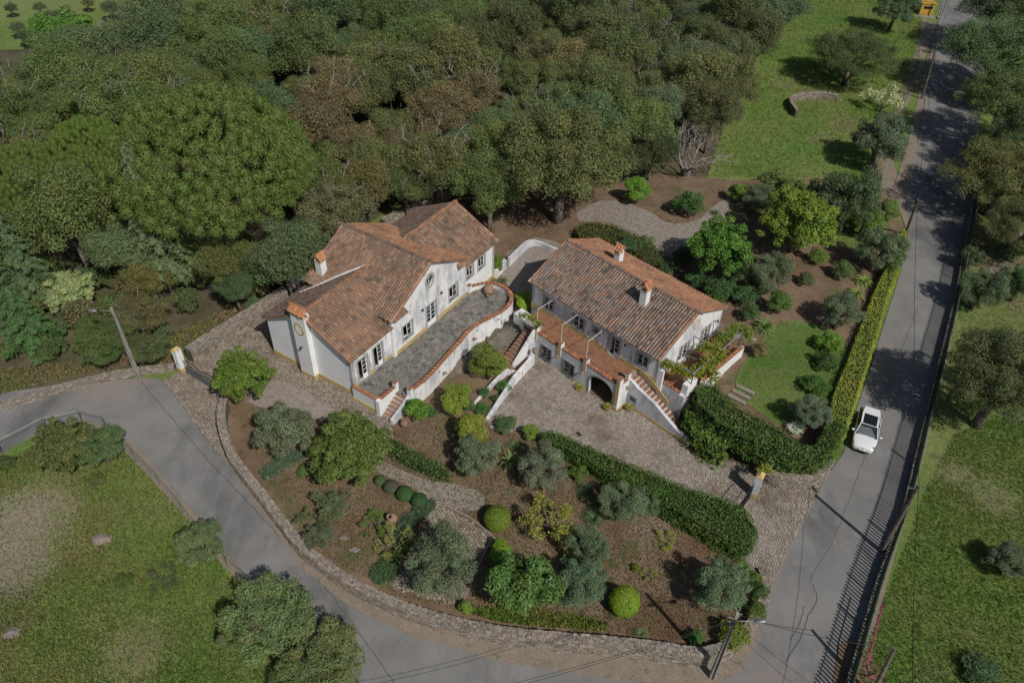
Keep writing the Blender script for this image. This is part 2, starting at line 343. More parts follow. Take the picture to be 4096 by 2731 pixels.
def pieces(parent, name, field, items, mat, limit=300, world=None):
    """items: (verts, faces, tint). The ones nearest the camera are objects of their own, the rest one part."""
    W = np.array(parent.matrix_world) if world is None else world
    c = np.array([np.mean(it[0], 0) for it in items]); cw = c @ W[:3, :3].T + W[:3, 3]
    order = np.argsort(np.linalg.norm(cw - CAMP, axis=1)); single = set(order[:limit].tolist()); rest = MB()
    for i, (vs, fs, t) in enumerate(items):
        if i in single:
            o3 = np.array(c[i]); me = bpy.data.meshes.new(name); me.from_pydata([tuple(p - o3) for p in np.asarray(vs, float)], [], fs); me.materials.append(MATS[mat])
            a = me.color_attributes.new('tint', 'FLOAT_COLOR', 'CORNER'); a.data.foreach_set('color', [1.0] * (4 * len(me.loops)))
            o = link(name, me, parent); o.location = o3; o.color = (*t, 1)
        else: rest.tint = tuple(t); rest.add(vs, fs)
    if rest.f:
        me = bpy.data.meshes.new(field); me.from_pydata(rest.v, [], rest.f); me.materials.append(MATS[mat])
        a = me.color_attributes.new('tint', 'FLOAT_COLOR', 'CORNER')
        cnt = np.array([len(f) for f in rest.f]); tt = np.repeat(np.concatenate([np.array(rest.t, np.float32), np.ones((len(rest.f), 1), np.float32)], 1), cnt, axis=0)
        a.data.foreach_set('color', tt.ravel().astype(np.float32)); tag(link(field, me, parent), kind='stuff')
def instances(parent, name, field, pv, pf, mats4, tints, mat, limit=300, W=None):
    """copies of one small mesh (quads) at 4x4 matrices; nearest ones as objects sharing the mesh, the rest joined"""
    if not len(mats4): return
    W = np.array(parent.matrix_world) if W is None else W
    A = np.array(mats4); tints = np.array(tints); pv = np.array(pv, float); pf = np.array(pf)
    cw = A[:, :3, 3] @ W[:3, :3].T + W[:3, 3]; order = np.argsort(np.linalg.norm(cw - CAMP, axis=1)); near = order[:limit]; far = order[limit:]
    me = fastmesh(name, pv, pf, mat, np.ones((len(pf), 3)))
    for i in near:
        o = link(name, me, parent); o.matrix_local = Matrix(A[i].tolist()); o.color = (*tints[i], 1)
    if len(far):
        B = A[far]; vv = np.einsum('nij,vj->nvi', B[:, :3, :3], pv) + B[:, None, :3, 3]
        ff = (pf[None] + (np.arange(len(far)) * len(pv))[:, None, None]).reshape(-1, pf.shape[1])
        tt = np.repeat(tints[far], len(pf), axis=0)
        tag(link(field, fastmesh(field, vv.reshape(-1, 3), ff, mat, tt), parent), kind='stuff')
def frame(x, y, z, o, s=1):
    m = np.eye(4); m[:3, 0] = np.array(x) * s; m[:3, 1] = np.array(y) * s; m[:3, 2] = np.array(z) * s; m[:3, 3] = o; return m
def refresh(): bpy.context.view_layer.update()

# ================================================================== house frames (local x along the facade, y into the house)
def hframe(ang, org):
    d = np.array([math.cos(R(ang)), math.sin(R(ang)), 0]); r = np.array([-d[1], d[0], 0])
    M4 = np.eye(4); M4[:3, 0] = d; M4[:3, 1] = r; M4[:2, 3] = org[:2]; return M4
A1, A2 = 57.9, -43.4
F1 = hframe(A1, at(*Za(915, 1055), 2.65)); F2 = hframe(A2, at(*Zb(375, 908), .3))
def L1(x, y, z=0): return (F1 @ np.array([x, y, z, 1]))[:3]
def L2(x, y, z=0): return (F2 @ np.array([x, y, z, 1]))[:3]
def ring(pts, fn=Gin, conv=V): return [gat(conv(*p) if conv else p, fn)[:2] for p in pts]

# ================================================================== ground
def axis(a, b, s, far):
    c = list(np.arange(a, b + .01, s)); st = s
    while c[-1] < far: st *= 1.35; c.append(c[-1] + st)
    st = s
    while c[0] > -far: st *= 1.35; c.insert(0, c[0] - st)
    return np.array(c)
gx, gy = axis(-110, 105, 1.5, 3000), axis(12, 190, 1.5, 3000)
X_, Y_ = np.meshgrid(gx, gy); Z_ = Gout(X_, Y_)
nx, ny = len(gx), len(gy); idx = np.arange(nx * ny).reshape(ny, nx)
quads = np.stack([idx[:-1, :-1], idx[:-1, 1:], idx[1:, 1:], idx[1:, :-1]], -1).reshape(-1, 4)
tag(link('ground', fastmesh('ground', np.stack([X_.ravel(), Y_.ravel(), Z_.ravel()], 1), quads, 'meadow')), 'green meadow ground with dry patches around the two houses', kind='structure')
forest_ring = ring([(-400, 560), (-150, 930), (0, 915), (130, 882), (270, 848), (400, 836), (425, 815), (560, 700), (690, 620), (880, 490), (1030, 420), (1120, 430), (1300, 480), (1480, 420), (1620, 420),
                    (1650, 330), (1695, 190), (1750, 90), (1810, -60), (1800, -300), (900, -420), (640, -60), (500, 60), (200, 110), (-200, 120), (-700, 200)], Gout)
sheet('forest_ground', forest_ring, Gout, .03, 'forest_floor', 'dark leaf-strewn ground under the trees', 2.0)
# roads
roadN = [(-260, 960), (0, 903), (150, 882), (330, 868), (372, 872), (440, 960), (520, 1062), (600, 1175), (690, 1300), (800, 1390), (950, 1462), (1150, 1520), (1400, 1560), (1640, 1572),
         (1700, 1545), (1742, 1460), (1775, 1335), (1868, 1148), (1890, 1108), (1938, 1040), (1960, 960), (1995, 860), (2035, 730), (2070, 620), (2085, 540), (2078, 450), (2105, 320), (2130, 160), (2158, 20), (2190, -200)]
roadS = [(2330, -200), (2285, 0), (2262, 150), (2240, 400), (2222, 560), (2185, 730), (2140, 920), (2098, 1090), (2050, 1250), (2000, 1430), (1950, 1600), (1915, 1720), (1100, 1800), (880, 1640),
         (730, 1470), (590, 1350), (520, 1270), (450, 1180), (380, 1100), (310, 1030), (240, 985), (190, 966), (80, 1000), (0, 1042), (-260, 1150)]
road_ring = ring(roadN, Gout) + ring(roadS, Gout)
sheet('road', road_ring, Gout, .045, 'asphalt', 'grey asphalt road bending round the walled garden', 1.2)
vn = roadN[4:19]
vo = [(x + dx, y + dy) for (x, y), (dx, dy) in zip(vn, [(5, -6), (10, -8), (14, -10), (22, -14), (24, -16), (30, -24), (30, -34), (24, -48), (16, -54), (4, -58), (0, -58), (-24, -30), (-14, -8), (-10, 0), (0, 0)])]
sheet('verge', ring(vn[1:-1], Gout) + ring(vo[1:-1], Gout)[::-1], Gout, .055, 'verge', 'brown dirt verge between road and stone wall')
sheet('gravel_verge', ring([(190, 962), (244, 978), (313, 1025), (380, 1100), (452, 1185), (522, 1275), (592, 1352), (680, 1428), (668, 1442), (580, 1368), (505, 1290), (435, 1200), (362, 1118), (300, 1050), (240, 998), (190, 978)], Gout), Gout, .05, 'verge', 'pale rubble strip under the wire fence', edge=.4)
sheet('gutter', ring([(2240, 400), (2222, 560), (2185, 730), (2140, 920), (2092, 1090), (2042, 1250), (1992, 1430), (1942, 1600)] +
      [(1962, 1600), (2012, 1430), (2062, 1250), (2112, 1090), (2153, 920), (2198, 730), (2234, 560), (2252, 400)], Gout), Gout, .05, 'verge', 'dirt strip along the foot of the fence wall')
sheet('sidewalk', ring([(2062, 470), (2085, 540), (2082, 470), (2112, 320), (2136, 160), (2160, 60), (2148, 60), (2118, 180), (2085, 330), (2050, 440), (2035, 470)], Gout), Gout, .06, 'verge', 'pale dirt shoulder beside the upper road')
sheet('bare_earth', ring([(2010, 470), (2050, 480), (2060, 400), (2040, 330), (2090, 230), (2150, 60), (2120, 40), (2100, 120), (2060, 240), (2000, 380)], Gout), Gout, .035, 'verge', 'bare orange earth beside the upper road')
sheet('dirt_patch', ring([(1925, 1480), (1955, 1475), (2000, 1500), (2030, 1560), (2060, 1640), (1900, 1640)], Gout), Gout, .07, 'soil', 'bare sandy earth at the foot of the pole')
sheet('orange_path', ring([(2270, 620), (2300, 570), (2352, 520), (2400, 500), (2400, 540), (2330, 600), (2300, 660)], Gout), Gout, .04, 'verge', 'orange earth path under the oaks')
# thin dark lines and cracks of the road
def dark_line(pts, w, name='road_line'):
    P = [gat(p, Gout) for p in smooth_path([np.array(V(*q)) for q in pts], 2)]
    P = dense([p for p in P], .4, False); m = MB(); vs = []
    for i, p in enumerate(P):
        t = P[min(i + 1, len(P) - 1)] - P[max(i - 1, 0)]; n = np.array([-t[1], t[0], 0]); n /= (np.linalg.norm(n) + 1e-9)
        j = rng.normal(0, w * .8); z = float(Gout(p[0], p[1])) + .052
        for s in (-1, 1): q = p + n * (j + s * w / 2); vs.append((q[0], q[1], z))
    m.add(vs, [(2 * i, 2 * i + 1, 2 * i + 3, 2 * i + 2) for i in range(len(P) - 1)])
    tag(m.build(name, 'dark_asphalt'), 'thin dark line on the asphalt', kind='structure')
dark_line([(322, 876), (445, 1020), (597, 1185), (720, 1310), (830, 1460), (905, 1568)], .05)  # plain dark line from the foot of the lamp post down the road
dark_line([(1988, 1040), (1950, 1150), (1905, 1260), (1870, 1310), (1858, 1340)], .035)
dark_line([(2110, 700), (2060, 830), (2035, 900)], .04); dark_line([(2040, 1080), (2000, 1200), (1965, 1300)], .03)
dark_line([(1862, 1340), (1880, 1372), (1858, 1410), (1846, 1450), (1828, 1480), (1805, 1520)], .06); dark_line([(1846, 1390), (1840, 1430), (1815, 1470)], .05)

# ================================================================== the estate
estate_ring = [gat(V(*p))[:2] for p in [(425, 855), (500, 905), (505, 950), (520, 1021), (550, 1069), (601, 1131), (656, 1205), (720, 1275), (787, 1322), (863, 1365), (954, 1401), (1031, 1423), (1137, 1447),
               (1270, 1453), (1392, 1465), (1514, 1477), (1620, 1490), (1666, 1484), (1712, 1450), (1742, 1410), (1764, 1365), (1768, 1335), (1868, 1148), (1870, 1105), (1905, 1050), (1945, 960), (1985, 850), (2050, 640), (2075, 520),
               (2030, 440), (1960, 425), (1850, 410), (1700, 415), (1500, 400), (1380, 430), (1290, 450), (1120, 410), (1030, 432), (900, 500), (690, 640), (560, 722), (435, 800)]]
sheet('garden_soil', estate_ring, Gin, .0, 'soil', 'brown garden soil inside the walls', .8, kind='structure')
def inner(*a): return ring(a, Gin)
rough_ring = inner((1690, 425), (1800, 425), (1900, 430), (2010, 450), (2050, 530), (2010, 580), (1900, 560), (1800, 560), (1740, 500))
sheet('rough_grass', rough_ring, Gin, .03, 'meadow', 'rough grass in the upper east garden', sm=1)
lawn_ring = inner((1790, 735), (1860, 740), (1935, 765), (1950, 810), (1915, 905), (1862, 985), (1800, 985), (1730, 935), (1685, 900), (1695, 850), (1740, 795))
sheet('lawn', lawn_ring, Gin, .03, 'lawn', 'mown green lawn between the pergola terrace and the long hedge', sm=2)
gp_ring = inner((868, 1050), (920, 1080), (985, 1105), (1040, 1110), (1110, 1130), (1115, 1170), (1060, 1172), (1000, 1160), (950, 1120), (900, 1100), (860, 1080))
sheet('gravel_path', gp_ring, Gin, .03, 'gravel', 'pale gravel path past the round clipped bushes', sm=1)
back_ring = inner((1310, 500), (1365, 462), (1430, 462), (1500, 490), (1530, 515), (1600, 512), (1640, 470), (1690, 450), (1640, 540), (1610, 600), (1560, 600), (1500, 575), (1450, 545), (1380, 520))
sheet('gravel_yard', back_ring, Gin, .03, 'gravel', 'pale gravel drive behind the long house', sm=1)
yard_ring = inner((1150, 640), (1165, 580), (1230, 545), (1290, 560), (1330, 600), (1260, 690), (1200, 690))
sheet('side_yard', yard_ring, Gin, .03, 'gravel', 'brown gravel yard between the two houses')
path_ring = inner((1005, 1160), (1060, 1185), (1138, 1236), (1105, 1275), (1060, 1390), (985, 1376), (898, 1348), (930, 1300), (985, 1230), (978, 1180))
drive_ring = ring([(375, 874), (425, 850), (445, 800), (560, 730), (650, 680), (695, 650)], Gin) + [L1(-1, 13)[:2], L1(-4.4, 9)[:2], L1(-4.4, 0)[:2], L1(-4.4, -2.3)[:2], L1(-5.2, -3.7)[:2]] + \
    ring([(905, 1010), (885, 1000), (800, 985), (740, 960), (690, 945), (610, 915), (505, 910), (500, 960), (514, 1008), (520, 1040), (505, 1046)], Gin)
court_ring = [L2(-.3, -.1)[:2], L2(9.0, 0)[:2], L2(9.2, 1.15)[:2], L2(14.6, 1.15)[:2]] + ring([(1700, 1068), (1780, 1112), (1880, 1112), (1866, 1150), (1800, 1280), (1772, 1338), (1758, 1400), (1738, 1340),
              (1695, 1275), (1560, 1180), (1400, 1085), (1240, 1012), (1195, 990), (1125, 985)], Gin) + [L2(3.0, -8.4)[:2], L2(.7, -1.1)[:2]]
def hexstones(ringpts, size, jit, shrink, h, fn, dz, pal, flat=False, el=1.0):
    ringpts = np.array([p[:2] for p in ringpts]); x0, y0 = ringpts.min(0) - size; x1, y1 = ringpts.max(0) + size
    dx = size; dy = size * .866 * el; cen = []
    for j in range(int((y1 - y0) / dy) + 1):
        for i in range(int((x1 - x0) / dx) + 1): cen.append((x0 + i * dx + (j % 2) * dx / 2, y0 + j * dy))
    cen = np.array(cen); cen = cen[inside(ringpts, cen)]; rr = size / math.sqrt(3); cache = {}; items = []
    hexo = [(rr * math.cos(R(30 + 60 * k)), rr * math.sin(R(30 + 60 * k)) * el) for k in range(6)]
    zc = fn(cen[:, 0], cen[:, 1]) + dz
    for (cx, cy), z in zip(cen, zc):
        P = []
        for ox, oy in hexo:
            k = (round((cx + ox) * 40), round((cy + oy) * 40)); q = None
            for kk in (k, (k[0] + 1, k[1]), (k[0] - 1, k[1]), (k[0], k[1] + 1), (k[0], k[1] - 1)):
                if kk in cache: q = cache[kk]; break
            if q is None: q = cache[k] = (cx + ox + random.uniform(-jit, jit) * size, cy + oy + random.uniform(-jit, jit) * size)
            P.append(q)
        P = np.array(P); c = P.mean(0); s = shrink * random.uniform(.95, 1.03); hh = h * random.uniform(.5, 1.2); tl = rng.normal(0, .05, 2)
        lo = c + (P - c) * s; hi = c + (P - c) * (s * (.96 if flat else .80))
        vs = [(x, y, z - .03) for x, y in lo] + [(x, y, z + hh + (x - c[0]) * tl[0] + (y - c[1]) * tl[1]) for x, y in hi]
        t = np.array(pal[random.randrange(len(pal))]) * random.uniform(.78, 1.18)
        items.append((vs, [tuple(range(6, 12))] + [(k, (k + 1) % 6, 6 + (k + 1) % 6, 6 + k) for k in range(6)], tuple(t)))
    return items
cob_pal = [(1, 1, 1), (.93, .92, .92), (.8, .78, .76), (1.05, 1.0, .95), (.88, .82, .78)]
def paved(name, rg, label, size, fn=Gin, pal=cob_pal, field='cobbles', piece='cobble', limit=300, jit=.31):
    o = sheet(name, rg, fn, .035, 'mortar', label)
    pieces(o, piece, field, hexstones(rg, size, jit, .89, .035, fn, .045, pal), 'cobble', limit, np.eye(4))
    return o
paved('courtyard', court_ring, 'courtyard paved with pale irregular cobbles below the long house', .18)
paved('driveway', drive_ring, 'cobbled drive inside the iron gate beside the gabled house', .175, pal=[(.80, .76, .70), (.70, .66, .6), (.9, .86, .8), (.62, .57, .5)])
paved('garden_path', path_ring, 'wide cobbled garden path under the olive tree', .25, pal=[(.86, .80, .72), (.78, .72, .66), (.95, .9, .82)])
lane = ring([(640, 540), (700, 520), (740, 445), (830, 425), (1000, 520), (1205, 650), (1090, 690), (1000, 655), (800, 600), (700, 600), (600, 560)], Gin, Zc)
sheet('gravel_lane', lane, Gin, .10, 'gravel', 'gravel lane between cobbles in front of the gable wall', sm=1)
def kerb(pts, fn, label, w=.16, h=.10):
    P = dense([gat(V(*p), fn) for p in pts], .9, False)
    o = None; root = thing('kerb', label, 'kerb', (0, 0, 0))
    for a, b in zip(P[:-1], P[1:]):
        t = (b - a) / np.linalg.norm(b - a); n = np.array([-t[1], t[0], 0]); n /= np.linalg.norm(n); m = MB(); g = .012
        c = [a + t * g, b - t * g]; vs = []
        for q in c:
            for s in (-1, 1):
                for z in (-.05, h): vs.append(tuple(q[:2] + n[:2] * s * w / 2) + (float(fn(q[0], q[1])) + .04 + z + random.uniform(-.008, .008),))
        m.add(vs, [(0, 1, 3, 2), (4, 6, 7, 5), (1, 5, 7, 3), (0, 4, 5, 1), (2, 3, 7, 6), (0, 2, 6, 4)]); m.build('kerb_stone', 'kerb', root)
    root['kind'] = 'structure'; del root['category']
kerb([(378, 872), (440, 955), (500, 1035)], Gout, 'brownish kerb between the road and the gate cobbles')
kerb([(1868, 1150), (1822, 1240), (1776, 1336)], Gout, 'brownish kerb at the courtyard entrance by the road')
kerb([(1020, 1160), (1080, 1190), (1132, 1232), (1098, 1300), (1062, 1385)], Gin, 'stone edging round the cobbled garden path', .14, .08)
kerb([(2165, 20), (2140, 110), (2122, 260), (2108, 330)], Gout, 'pale kerb of the upper road')

# ================================================================== stone walls
def stone_wall(label, pts, fnb, thick, L=.34, H=.17, inner_face=False, pal=((1, 1, 1), (.88, .86, .84), (1.12, 1.08, 1.04), (.76, .74, .72), (1.06, .97, .88)), base_drop=.3, name='stone_wall', side=1, sm=2):
    P = smooth_path([np.asarray(p, float) for p in pts], sm); P = dense(P, .5, False)
    root = thing(name, label, 'wall', (0, 0, 0)); N = []
    for i in range(len(P)):
        t = P[min(i + 1, len(P) - 1)] - P[max(i - 1, 0)]; n = np.array([t[1], -t[0]]); N.append(n / np.linalg.norm(n) * side)
    m = MB(); vs = []
    for p, n in zip(P, N):
        zb = float(fnb(p[0], p[1])) - base_drop
        for s, z in ((1, zb), (1, p[2] - .03), (-1, p[2] - .03), (-1, zb)): q = p[:2] + n * s * (thick / 2 - .03); vs.append((q[0], q[1], z))
    k = len(P); m.add(vs, [(4 * i + a, 4 * i + 4 + a, 4 * i + 4 + (a + 1) % 4, 4 * i + (a + 1) % 4) for i in range(k - 1) for a in range(4)] + [(0, 1, 2, 3), (4 * k - 4, 4 * k - 1, 4 * k - 2, 4 * k - 3)])
    m.build('wall_core', 'mortar', root)
    S = np.concatenate([[0], np.cumsum([np.linalg.norm((b - a)[:2]) for a, b in zip(P[:-1], P[1:])])]); PA = np.array(P); NA = np.array(N)
    def fr(s):
        s = min(max(s, 0), S[-1] - 1e-6); p = np.array([np.interp(s, S, PA[:, c]) for c in range(3)]); n = np.array([np.interp(s, S, NA[:, c]) for c in range(2)]); n /= np.linalg.norm(n); return p, n
    items = []
    def stone(s0, s1, a0, a1, face):     # face: 'o','i' -> a = z range ; 't' -> a = offset range
        s0 += .012; s1 -= .012; vs = []; d = random.uniform(.0, .05)
        for s in (s0, s1):
            p, n = fr(s)
            for a in (a0 + .012, a1 - .012):
                for dep in (-.08, d + .01):
                    j = rng.normal(0, .017, 3)
                    if face == 't': q = p[:2] + n * a; vs.append((q[0] + j[0], q[1] + j[1], p[2] - .03 + dep + j[2]))
                    else:
                        sg = 1 if face == 'o' else -1; q = p[:2] + n * sg * (thick / 2 - .03 + dep); vs.append((q[0] + j[0], q[1] + j[1], a + j[2]))
        t = np.array(pal[random.randrange(len(pal))]) * random.uniform(.75, 1.15)
        items.append((vs, [(0, 1, 3, 2), (4, 6, 7, 5), (0, 4, 5, 1), (2, 3, 7, 6), (1, 5, 7, 3), (0, 2, 6, 4)], tuple(t)))
    for face in ('o', 'i') if inner_face else ('o',):
        s = 0
        # courses follow the top
        row = 0; maxh = max(p[2] - float(fnb(p[0], p[1])) for p in P)
        while row * H < maxh + .1:
            s = -random.uniform(0, L)
            while s < S[-1]:
                l = L * random.uniform(.6, 1.5); c, _ = fr(s + l / 2); zt = c[2] - .02 - row * H + random.uniform(-.015, .015)
                if zt > float(fnb(c[0], c[1])) and s + l > .02: stone(max(s, 0), min(s + l, S[-1]), zt - H, zt, face)
                s += l
            row += 1
    nr = max(2, round(thick / .17)); w = (thick - .02) / nr
    for r in range(nr):
        s = -random.uniform(0, L)
        while s < S[-1]:
            l = L * random.uniform(.35, .95); s2 = min(s + l, S[-1]); a = -thick / 2 + .01 + r * w
            if s2 - max(s, 0) > .05: stone(max(s, 0), s2, a + random.uniform(-.03, .0), a + w + random.uniform(0, .03), 't')
            s += l
    pieces(root, 'stone', 'stones', items, 'stone', 300, np.eye(4))
    return root
per = [((893, 1588), 2.6), ((879, 1658), 2.5), ((906, 1779), 2.35), ((957, 1862), 2.2), ((1046, 1970), 2.05), ((1142, 2098), 1.9), ((1204, 2180), 1.8), ((1268, 2228), 1.7), ((1371, 2303), 1.6), ((1503, 2377), 1.5), ((1662, 2440), 1.45),
       ((1795, 2478), 1.42), ((1980, 2518), 1.4), ((2212, 2543), 1.4), ((2424, 2560), 1.4), ((2636, 2580), 1.42), ((2790, 2606), 1.42), ((2870, 2596), 1.4), ((2920, 2570), 1.35), ((2970, 2532), 1.3), ((3020, 2478), 1.2), ((3058, 2400), 1.1), ((3070, 2330), .9), ((3050, 2270), .75)]
stone_wall('long curving rubble stone wall between the garden and the road', [at(*p, z) for p, z in per], Gout, .62)
stone_wall('broad weathered stone wall behind the cobbled drive', [at(*V(430, 802), 3.0), at(*V(560, 722), 3.0), at(*V(640, 672), 3.05), at(*V(695, 632), 3.1)], Gin, .95, side=1, L=.3, H=.2)
stone_wall('broad stone wall behind the right wing at the forest edge', [at(*V(880, 505), 3.0), at(*V(960, 465), 3.0), at(*V(1030, 430), 3.0)], Gin, .9, side=1, L=.3, H=.2)
stone_wall('low crumbling stone wall along the left road', [at(*V(-120, 965), 2.1), at(*V(0, 928), 2.1), at(*V(130, 888), 2.1), at(*V(270, 852), 2.05), at(*V(400, 838), 2.0)], Gout, .5, side=1, L=.35)
stone_wall('rounded stone retaining wall under the hedge corner beside the road', [at(3060, 1862, 1.7), at(3090, 1890, 1.6), at(3150, 1904, 1.6), at(3230, 1908, 1.6), at(3285, 1898, 1.5), at(3330, 1830, 1.4)], Gout, .5, side=1)
stone_wall('low arc of loose stones in the green field', [gat(V(1830, 260)) + [0, 0, .45], gat(V(1810, 235)) + [0, 0, .5], gat(V(1830, 222)) + [0, 0, .5], gat(V(1890, 217)) + [0, 0, .4], gat(V(1925, 222)) + [0, 0, .3]], Gout, .4, L=.4)
def render_wall(label, pts, thick, fnb, mat='whitewash', cap=None, drop=.4, name='garden_wall', cat='wall', sm=0):
    P = smooth_path([np.asarray(p, float) for p in pts], sm) if sm else [np.asarray(p, float) for p in pts]; P = dense(P, 1.0, False); m = MB(); vs = []
    for i, p in enumerate(P):
        t = P[min(i + 1, len(P) - 1)] - P[max(i - 1, 0)]; n = np.array([t[1], -t[0]]); n /= np.linalg.norm(n); zb = float(fnb(p[0], p[1])) - drop
        for s, z in ((1, zb), (1, p[2]), (-1, p[2]), (-1, zb)): q = p[:2] + n * s * thick / 2; vs.append((q[0], q[1], z))
    k = len(P); m.add(vs, [(4 * i + a, 4 * i + 4 + a, 4 * i + 4 + (a + 1) % 4, 4 * i + (a + 1) % 4) for i in range(k - 1) for a in range(4)] + [(0, 1, 2, 3), (4 * k - 4, 4 * k - 1, 4 * k - 2, 4 * k - 3)])
    return tag(m.build(name, mat), label, cat)
def w2(x, y, z): return np.array([*L2(x, y)[:2], z])
render_wall('long whitewashed planter wall along the courtyard', [w2(.72, -1.0, 1.75), w2(1.35, -4.0, 1.6), w2(2.95, -8.5, 1.35)], .24, Gin)
render_wall('thin white wall between the planter strip and the citrus bushes', [w2(.05, -3.4, 1.35), w2(.45, -5.6, 1.3), w2(1.15, -8.7, 1.2)], .2, Gin)
render_wall('short white wall across the head of the planter', [w2(.05, -3.5, 1.2), w2(.95, -2.9, 1.2)], .16, Gin)
render_wall('curved white retaining wall behind the yard between the houses', [gat(V(1168, 612)) + [0, 0, 1.0], gat(V(1185, 594)) + [0, 0, .95], gat(V(1213, 566)) + [0, 0, .85], gat(V(1240, 562)) + [0, 0, .4], gat(V(1275, 578)) + [0, 0, .35], gat(V(1300, 582)) + [0, 0, .35]], .25, Gin, 'whitewash_grimy', sm=2)
render_wall('sloping white wing wall at the corner of the gabled house', [gat(V(1138, 640)) + [0, 0, 1.0], gat(V(1160, 615)) + [0, 0, 1.0]], .3, Gin, 'whitewash')
render_wall('low grey kerb wall behind the palm path', [np.array([*L2(10.4, 11.9)[:2], 2.5]), np.array([*L2(12.9, 13.4)[:2], 2.3])], .3, Gin, 'concrete')
render_wall('low timber-topped edging wall by the palm', [np.array([*L2(12.9, 13.4)[:2], 2.2]), np.array([*L2(13.6, 11.3)[:2], 2.1])], .25, Gin, 'concrete')
for a, b in (((1590, 1100), (1628, 1070)), ((1572, 1118), (1600, 1092)), ((1556, 1136), (1585, 1108))):
    pass
# garden steps in the lawn bank
st = thing('garden_steps', 'three rough stone steps in the bank by the lawn', 'steps', tuple(gat(V(1705, 905))))
for k in range(3):
    c = gat(V(1712 - 10 * k, 895 + 11 * k)); t = V(1, 0)
    o = MB().box(-.75, .75, -.16, .16, -.2, .1).build('step', 'stone', st); o.location = Vector(c) - st.location; o.rotation_euler = (0, 0, R(-38))

# ================================================================== roofs, windows, chimneys
def tile_proto(L=.46, r0=.112, r1=.09, seg=5):
    vs = []
    for y, r, dz in ((0, r0, .03), (L, r1, 0.0)):
        for k in range(seg + 1):
            th = math.pi * k / seg; vs.append((r * math.cos(th), y, r * math.sin(th) * .85 + dz))
    fs = [(k, k + 1, seg + 2 + k, seg + 1 + k) for k in range(seg)]
    return vs, fs
TV, TF = tile_proto()
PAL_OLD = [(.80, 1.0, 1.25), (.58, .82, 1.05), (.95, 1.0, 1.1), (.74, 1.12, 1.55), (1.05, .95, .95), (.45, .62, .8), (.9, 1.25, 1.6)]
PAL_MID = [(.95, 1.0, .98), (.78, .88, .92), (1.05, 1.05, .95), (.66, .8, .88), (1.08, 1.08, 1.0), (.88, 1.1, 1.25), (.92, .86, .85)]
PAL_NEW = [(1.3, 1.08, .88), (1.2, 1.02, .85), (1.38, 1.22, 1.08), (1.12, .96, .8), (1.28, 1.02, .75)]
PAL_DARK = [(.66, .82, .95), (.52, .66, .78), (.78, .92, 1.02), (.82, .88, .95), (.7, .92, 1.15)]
PAL_EDGE = [(1.25, 1.15, 1.2), (1.15, 1.0, .95), (1.0, .85, .8), (1.35, 1.3, 1.3)]
def slope_tiles(A, B, D, poly, pal, out, pitch=.245, expo=.36, edge=None):
    """A->B along the eave, D a point up the slope above A; poly 3D clip outline"""
    A, B, D = [np.array(p, float) for p in (A, B, D)]; e = (B - A) / np.linalg.norm(B - A); n = np.cross(e, D - A); n /= np.linalg.norm(n)
    if n[2] < 0: n = -n
    u = np.cross(n, e)
    if u @ (D - A) < 0: u = -u
    P = np.array([[(np.array(p) - A) @ e, (np.array(p) - A) @ u] for p in poly]); x0, y0 = P.min(0); x1, y1 = P.max(0)
    nc = int((x1 - x0) / pitch); xs = x0 + (np.arange(nc) + .5) * (x1 - x0) / nc; ys = np.arange(y0 - .02, y1 - .12, expo)
    cx, cy = np.meshgrid(xs, ys); cc = np.stack([cx.ravel(), cy.ravel()], 1); ok = inside(P, cc + [0, .17]); cc = cc[ok]
    for x, y in cc:
        j = rng.normal(0, 1, 4); yaw = j[0] * .03; ex = e * math.cos(yaw) + u * math.sin(yaw); uy = u * math.cos(yaw) - e * math.sin(yaw)
        uy = uy + n * (.045 + j[1] * .008); uy /= np.linalg.norm(uy); nz = np.cross(ex, uy); nz = nz if nz[2] > 0 else -nz
        o = A + e * (x + j[2] * .008) + u * (y + j[3] * .02) + n * .02
        bl = math.sin(x * 1.1 + 2) * math.cos(y * 1.3 + x * .4) ; k = random.randrange(len(pal)) if random.random() > .3 else (1 if bl > .2 else 3) % len(pal)
        if edge and (x < x0 + pitch or x > x1 - pitch): t = np.array(PAL_EDGE[random.randrange(4)])
        else: t = np.array(pal[k])
        out[0].append(frame(ex, uy, nz, o)); out[1].append((t * .75 + .25 * t.mean()) * random.uniform(.84, 1.14) * (1 + .12 * bl))
def ridge_tiles(a, b, out, pal=PAL_EDGE, expo=.36, s=1.35):
    a, b = np.array(a, float), np.array(b, float); L = np.linalg.norm(b - a); u = (b - a) / L; e = np.cross(u, [0, 0, 1]); e /= np.linalg.norm(e); n = np.cross(e, u)
    for k in range(int(L / expo) + 1):
        o = a + u * min(k * expo, L - .3) + n * (.0 + .004 * (k % 2)); out[0].append(frame(e, u, n, o, s)); out[1].append(np.array(pal[random.randrange(len(pal))]) * random.uniform(.85, 1.15))
def slab(m, poly, th=.1):
    P = [np.array(p, float) for p in poly]; n = np.cross(P[1] - P[0], P[2] - P[0]); n /= np.linalg.norm(n); n = n if n[2] > 0 else -n; k = len(P)
    m.add([tuple(p) for p in P] + [tuple(p - n * th) for p in P], [tuple(range(k)), tuple(range(k, 2 * k))[::-1]] + [(i, (i + 1) % k, k + (i + 1) % k, k + i) for i in range(k)])
